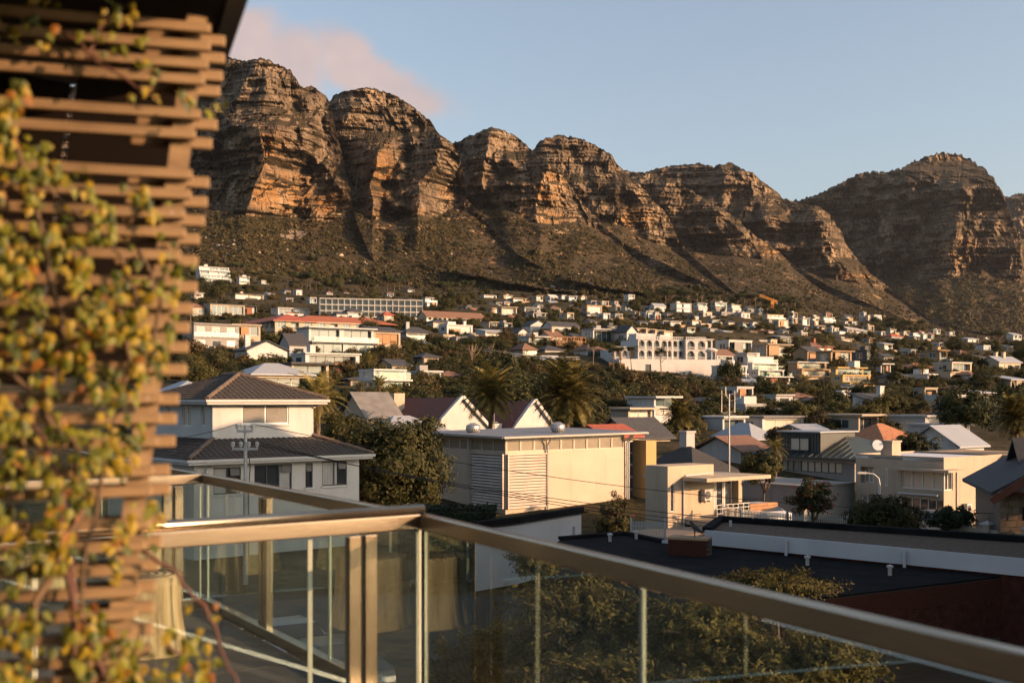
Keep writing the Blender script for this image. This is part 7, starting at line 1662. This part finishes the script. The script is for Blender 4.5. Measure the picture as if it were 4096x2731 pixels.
def eaves():
    a, b = Vector((-.757, 2.99, 0)), Vector((-.905, 3.41, 0)); d = (b-a).normalized(); p0 = a-d*4.2; p1 = a+d*1.0; l = Vector((-d.y, d.x, 0))*5
    e = empty('house_eaves', (p1.x, p1.y, FZ)); tag(e, 'dark overhanging roof soffit above the trellis', 'roof'); T = lambda p: (p.x-p1.x, p.y-p1.y)
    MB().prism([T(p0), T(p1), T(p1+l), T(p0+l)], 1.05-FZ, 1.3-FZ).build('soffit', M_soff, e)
    MB().bar((*T(p0-l*.006), 1.12-FZ), (*T(p1-l*.006), 1.12-FZ), .05, .17).build('fascia', mat('grey fascia', (.17,.165,.155), .6), e)
    for i in range(7): q = p0-d*0+l*(.01+i*.03)*1; 
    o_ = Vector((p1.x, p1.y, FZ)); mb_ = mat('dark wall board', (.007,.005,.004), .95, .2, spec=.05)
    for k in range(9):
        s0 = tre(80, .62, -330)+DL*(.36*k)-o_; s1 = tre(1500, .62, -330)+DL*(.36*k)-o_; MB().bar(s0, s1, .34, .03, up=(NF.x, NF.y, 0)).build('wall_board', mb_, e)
eaves()
# ---------------------------------------------------------------- creeper
def leaf_mat2(name, a, b):
    k = NT(name); g = k.n('ShaderNodeNewGeometry'); oi = k.n('ShaderNodeObjectInfo'); s = k.n('ShaderNodeMath', operation='ADD'); k.l(g.outputs['Random Per Island'], s.inputs[0]); k.l(oi.outputs['Random'], s.inputs[1])
    m = k.n('ShaderNodeMath', operation='FRACT'); k.l(s.outputs[0], m.inputs[0]); col = k.ramp(m.outputs[0], [(0, a), (1, b)])
    col = k.mix(k.ramp(k.noise(k.coord(), 60, 3), [(.45, (0,0,0)), (.75, (.5,.5,.5))]), col, tuple(x*.5 for x in a))
    k.base(col).rough(.55); tr = k.n('ShaderNodeBsdfTranslucent'); k.l(col, tr.inputs['Color']); mx = k.n('ShaderNodeMixShader'); mx.inputs[0].default_value = .42; k.l(k.b.outputs[0], mx.inputs[1]); k.l(tr.outputs[0], mx.inputs[2]); k.l(mx.outputs[0], k.t.nodes['Material Output'].inputs['Surface']); return k.m
LM = [leaf_mat2('yellow green creeper leaf', (.115,.135,.010), (.23,.225,.018)), leaf_mat2('green creeper leaf', (.035,.055,.008), (.09,.11,.014)), leaf_mat2('golden creeper leaf', (.27,.20,.012), (.38,.27,.016)), leaf_mat2('orange creeper leaf', (.22,.08,.014), (.32,.13,.014))]
def vine_leaf(m):
    out = [(0,-.06),(.10,-.02),(.30,-.10),(.46,.12),(.40,.28),(.52,.48),(.34,.50),(.24,.62),(.14,.80),(0,1.0)]; pts = out+[(-x, y) for x, y in reversed(out[1:-1])]
    b = MB(); b.v = [(0, .30, .0)]+[(x, y, -.28*abs(x)-.16*max(0, y-.3)**1.2) for x, y in pts]; n = len(pts)
    b.f = [(0, 1+i, 1+(i+1) % n) for i in range(n)]; return b.mesh('leaf', m, True)
LEAF = [vine_leaf(m) for m in LM]
ZONE = [(0,330),(90,300),(190,540),(330,640),(420,790),(560,1010),(690,1090),(715,1180),(695,1330),(650,1500),(605,1650),(560,1800),(505,1920),(470,2050),(515,2150),(470,2350),(490,2500),(600,2600),(700,2731),(0,2731)]
def inside(u, v):
    c = False; j = len(ZONE)-1
    for i in range(len(ZONE)):
        (a, b), (p, q) = ZONE[i], ZONE[j]
        if (b > v) != (q > v) and u < (p-a)*(v-b)/(q-b)+a: c = not c
        j = i
    return c
def creeper():
    base = tre(2700); o = Vector((base.x-.3, base.y, FZ)); e = empty('creeper', o); tag(e, 'climbing creeper with yellow green leaves covering the trellis', 'climber'); rg = random.Random(12)
    spots = []
    while len(spots) < 1550:
        u = rg.uniform(-60, 760); v = rg.uniform(290, 2780)
        if not inside(max(u, 1), min(v, 2730)): continue
        f = float(fbm(np.array([u/150.]), np.array([v/190.]), 4, 3)[0]); dens = .5+1.4*f
        if v > 1950: dens *= .62
        if v < 700: dens *= .8
        if rg.random() > dens: continue
        spots.append((u, v))
    for cu, cv, n, r in ((430,60,14,50),(390,110,6,40),(520,150,9,40),(60,80,14,60),(150,70,8,40),(600,290,5,26),(560,370,5,30),(740,400,5,22),(868,405,3,16),(600,830,12,50),(560,770,5,35),(690,1060,9,40),(640,1000,8,40),(800,2520,12,60),(740,2580,10,50),(820,2650,14,60),(560,2080,6,40),(600,2060,8,45),(740,2700,12,70)):
        for _ in range(n): spots.append((rg.gauss(cu, r), rg.gauss(cv, r)))
    rg.shuffle(spots); vs = [[] for _ in LM]; V0 = [np.array([v.co[:] for v in m.vertices]) for m in LEAF]; F0 = [tuple(p.vertices) for p in LEAF[0].polygons]
    for i, (u, v) in enumerate(spots):
        Y = 2.9-.28*(v-185)/2145 - .3*(835-275*(v-185)/2145-u)/F*2.8*1.0; off = rg.uniform(-.20, .06); p = P(u, v, Y)-NF*off*1.0
        p = P(u, v, p.y); k = rg.choices((0, 1, 2, 3), (44, 18, 31, 7))[0]; s = rg.uniform(.016, .033)
        n = (NF*.9 + SUN*.5 + Vector((rg.gauss(0, .45), rg.gauss(0, .45), rg.gauss(.1, .4)))).normalized(); down = Vector((rg.gauss(0, .5), rg.gauss(0, .3), -1)); y = (down-n*down.dot(n)).normalized(); x = y.cross(n)
        M = Matrix(((x.x*s*.8, y.x*s, n.x*s, p.x-o.x), (x.y*s*.8, y.y*s, n.y*s, p.y-o.y), (x.z*s*.8, y.z*s, n.z*s, p.z-o.z), (0,0,0,1)))
        if i < 300: ob = bpy.data.objects.new('leaf', LEAF[k]); link(ob, e); ob.matrix_local = M
        else: m = np.array(M); vs[k].append(V0[k] @ m[:3,:3].T+m[:3,3])
    for k, L in enumerate(vs):
        nv = len(V0[k]); fs = [tuple(j*nv+q for q in f) for j in range(len(L)) for f in F0]; me = bpy.data.meshes.new('foliage'); me.from_pydata(np.concatenate(L).tolist(), [], fs); me.materials.append(LM[k]); me.update(); ob = bpy.data.objects.new('foliage', me); link(ob, e); ob['kind'] = 'stuff'
    ms = mat('reddish creeper stem', (.075,.028,.017), .7, .3, 9); mg = mat('woody creeper stem', (.09,.055,.028), .8, .3, 9)
    stems = [([(60,2731),(150,2400),(330,2050),(300,1800),(180,1640),(260,1400),(200,1100),(120,700),(30,420)],.010,mg),([(420,2731),(330,2500),(260,2250),(225,2000),(180,1760),(60,1600)],.008,ms),([(300,2731),(285,2350),(240,1960),(170,1760)],.007,ms),([(560,2200),(680,2270),(790,2390),(860,2500),(900,2640),(960,2760)],.006,ms),([(140,700),(260,820),(420,940),(520,1100),(560,1300)],.006,mg),([(350,240),(380,140),(430,60)],.005,ms),([(250,130),(360,220),(520,340),(600,380),(640,400)],.005,ms),([(0,1480),(120,1560),(100,1800),(40,2050)],.008,mg),([(480,1240),(520,1380),(500,1550),(440,1800),(330,2300),(310,2731)],.007,mg),([(640,2560),(740,2640),(800,2731)],.005,ms),([(560,1000),(640,1200),(600,1420),(520,1640)],.006,mg)]
    for pts, r, m in stems:
        q = []
        for j in range(len(pts)-1):
            for t in (0, .25, .5, .75): u = pts[j][0]*(1-t)+pts[j+1][0]*t; v = pts[j][1]*(1-t)+pts[j+1][1]*t; q.append((u+rg.gauss(0, 9), v))
        q.append(pts[-1]); MB().tube([P(u, v, 2.9-.28*(v-185)/2145-.3*(835-275*(v-185)/2145-u)/F*2.8-.05)-o for u, v in q], [r*(1-.5*i/len(q)) for i in range(len(q))], 6).build('stem', m, e, True)
creeper()
# ---------------------------------------------------------------- evening air
def haze():
    m = bpy.data.materials.new('evening haze'); m.use_nodes = True; t = m.node_tree; t.nodes.clear()
    v = t.nodes.new('ShaderNodeVolumePrincipled'); o = t.nodes.new('ShaderNodeOutputMaterial'); t.links.new(v.outputs[0], o.inputs['Volume'])
    v.inputs['Color'].default_value = (.84,.90,1.0,1); v.inputs['Density'].default_value = 1.2e-5; v.inputs['Anisotropy'].default_value = .2
    b = MB().box(-9000, 9000, -1000, 9500, -60, 1150).build('haze', m); tag(b, 'thin evening haze over the whole valley', 'haze', None, 'stuff')
haze()
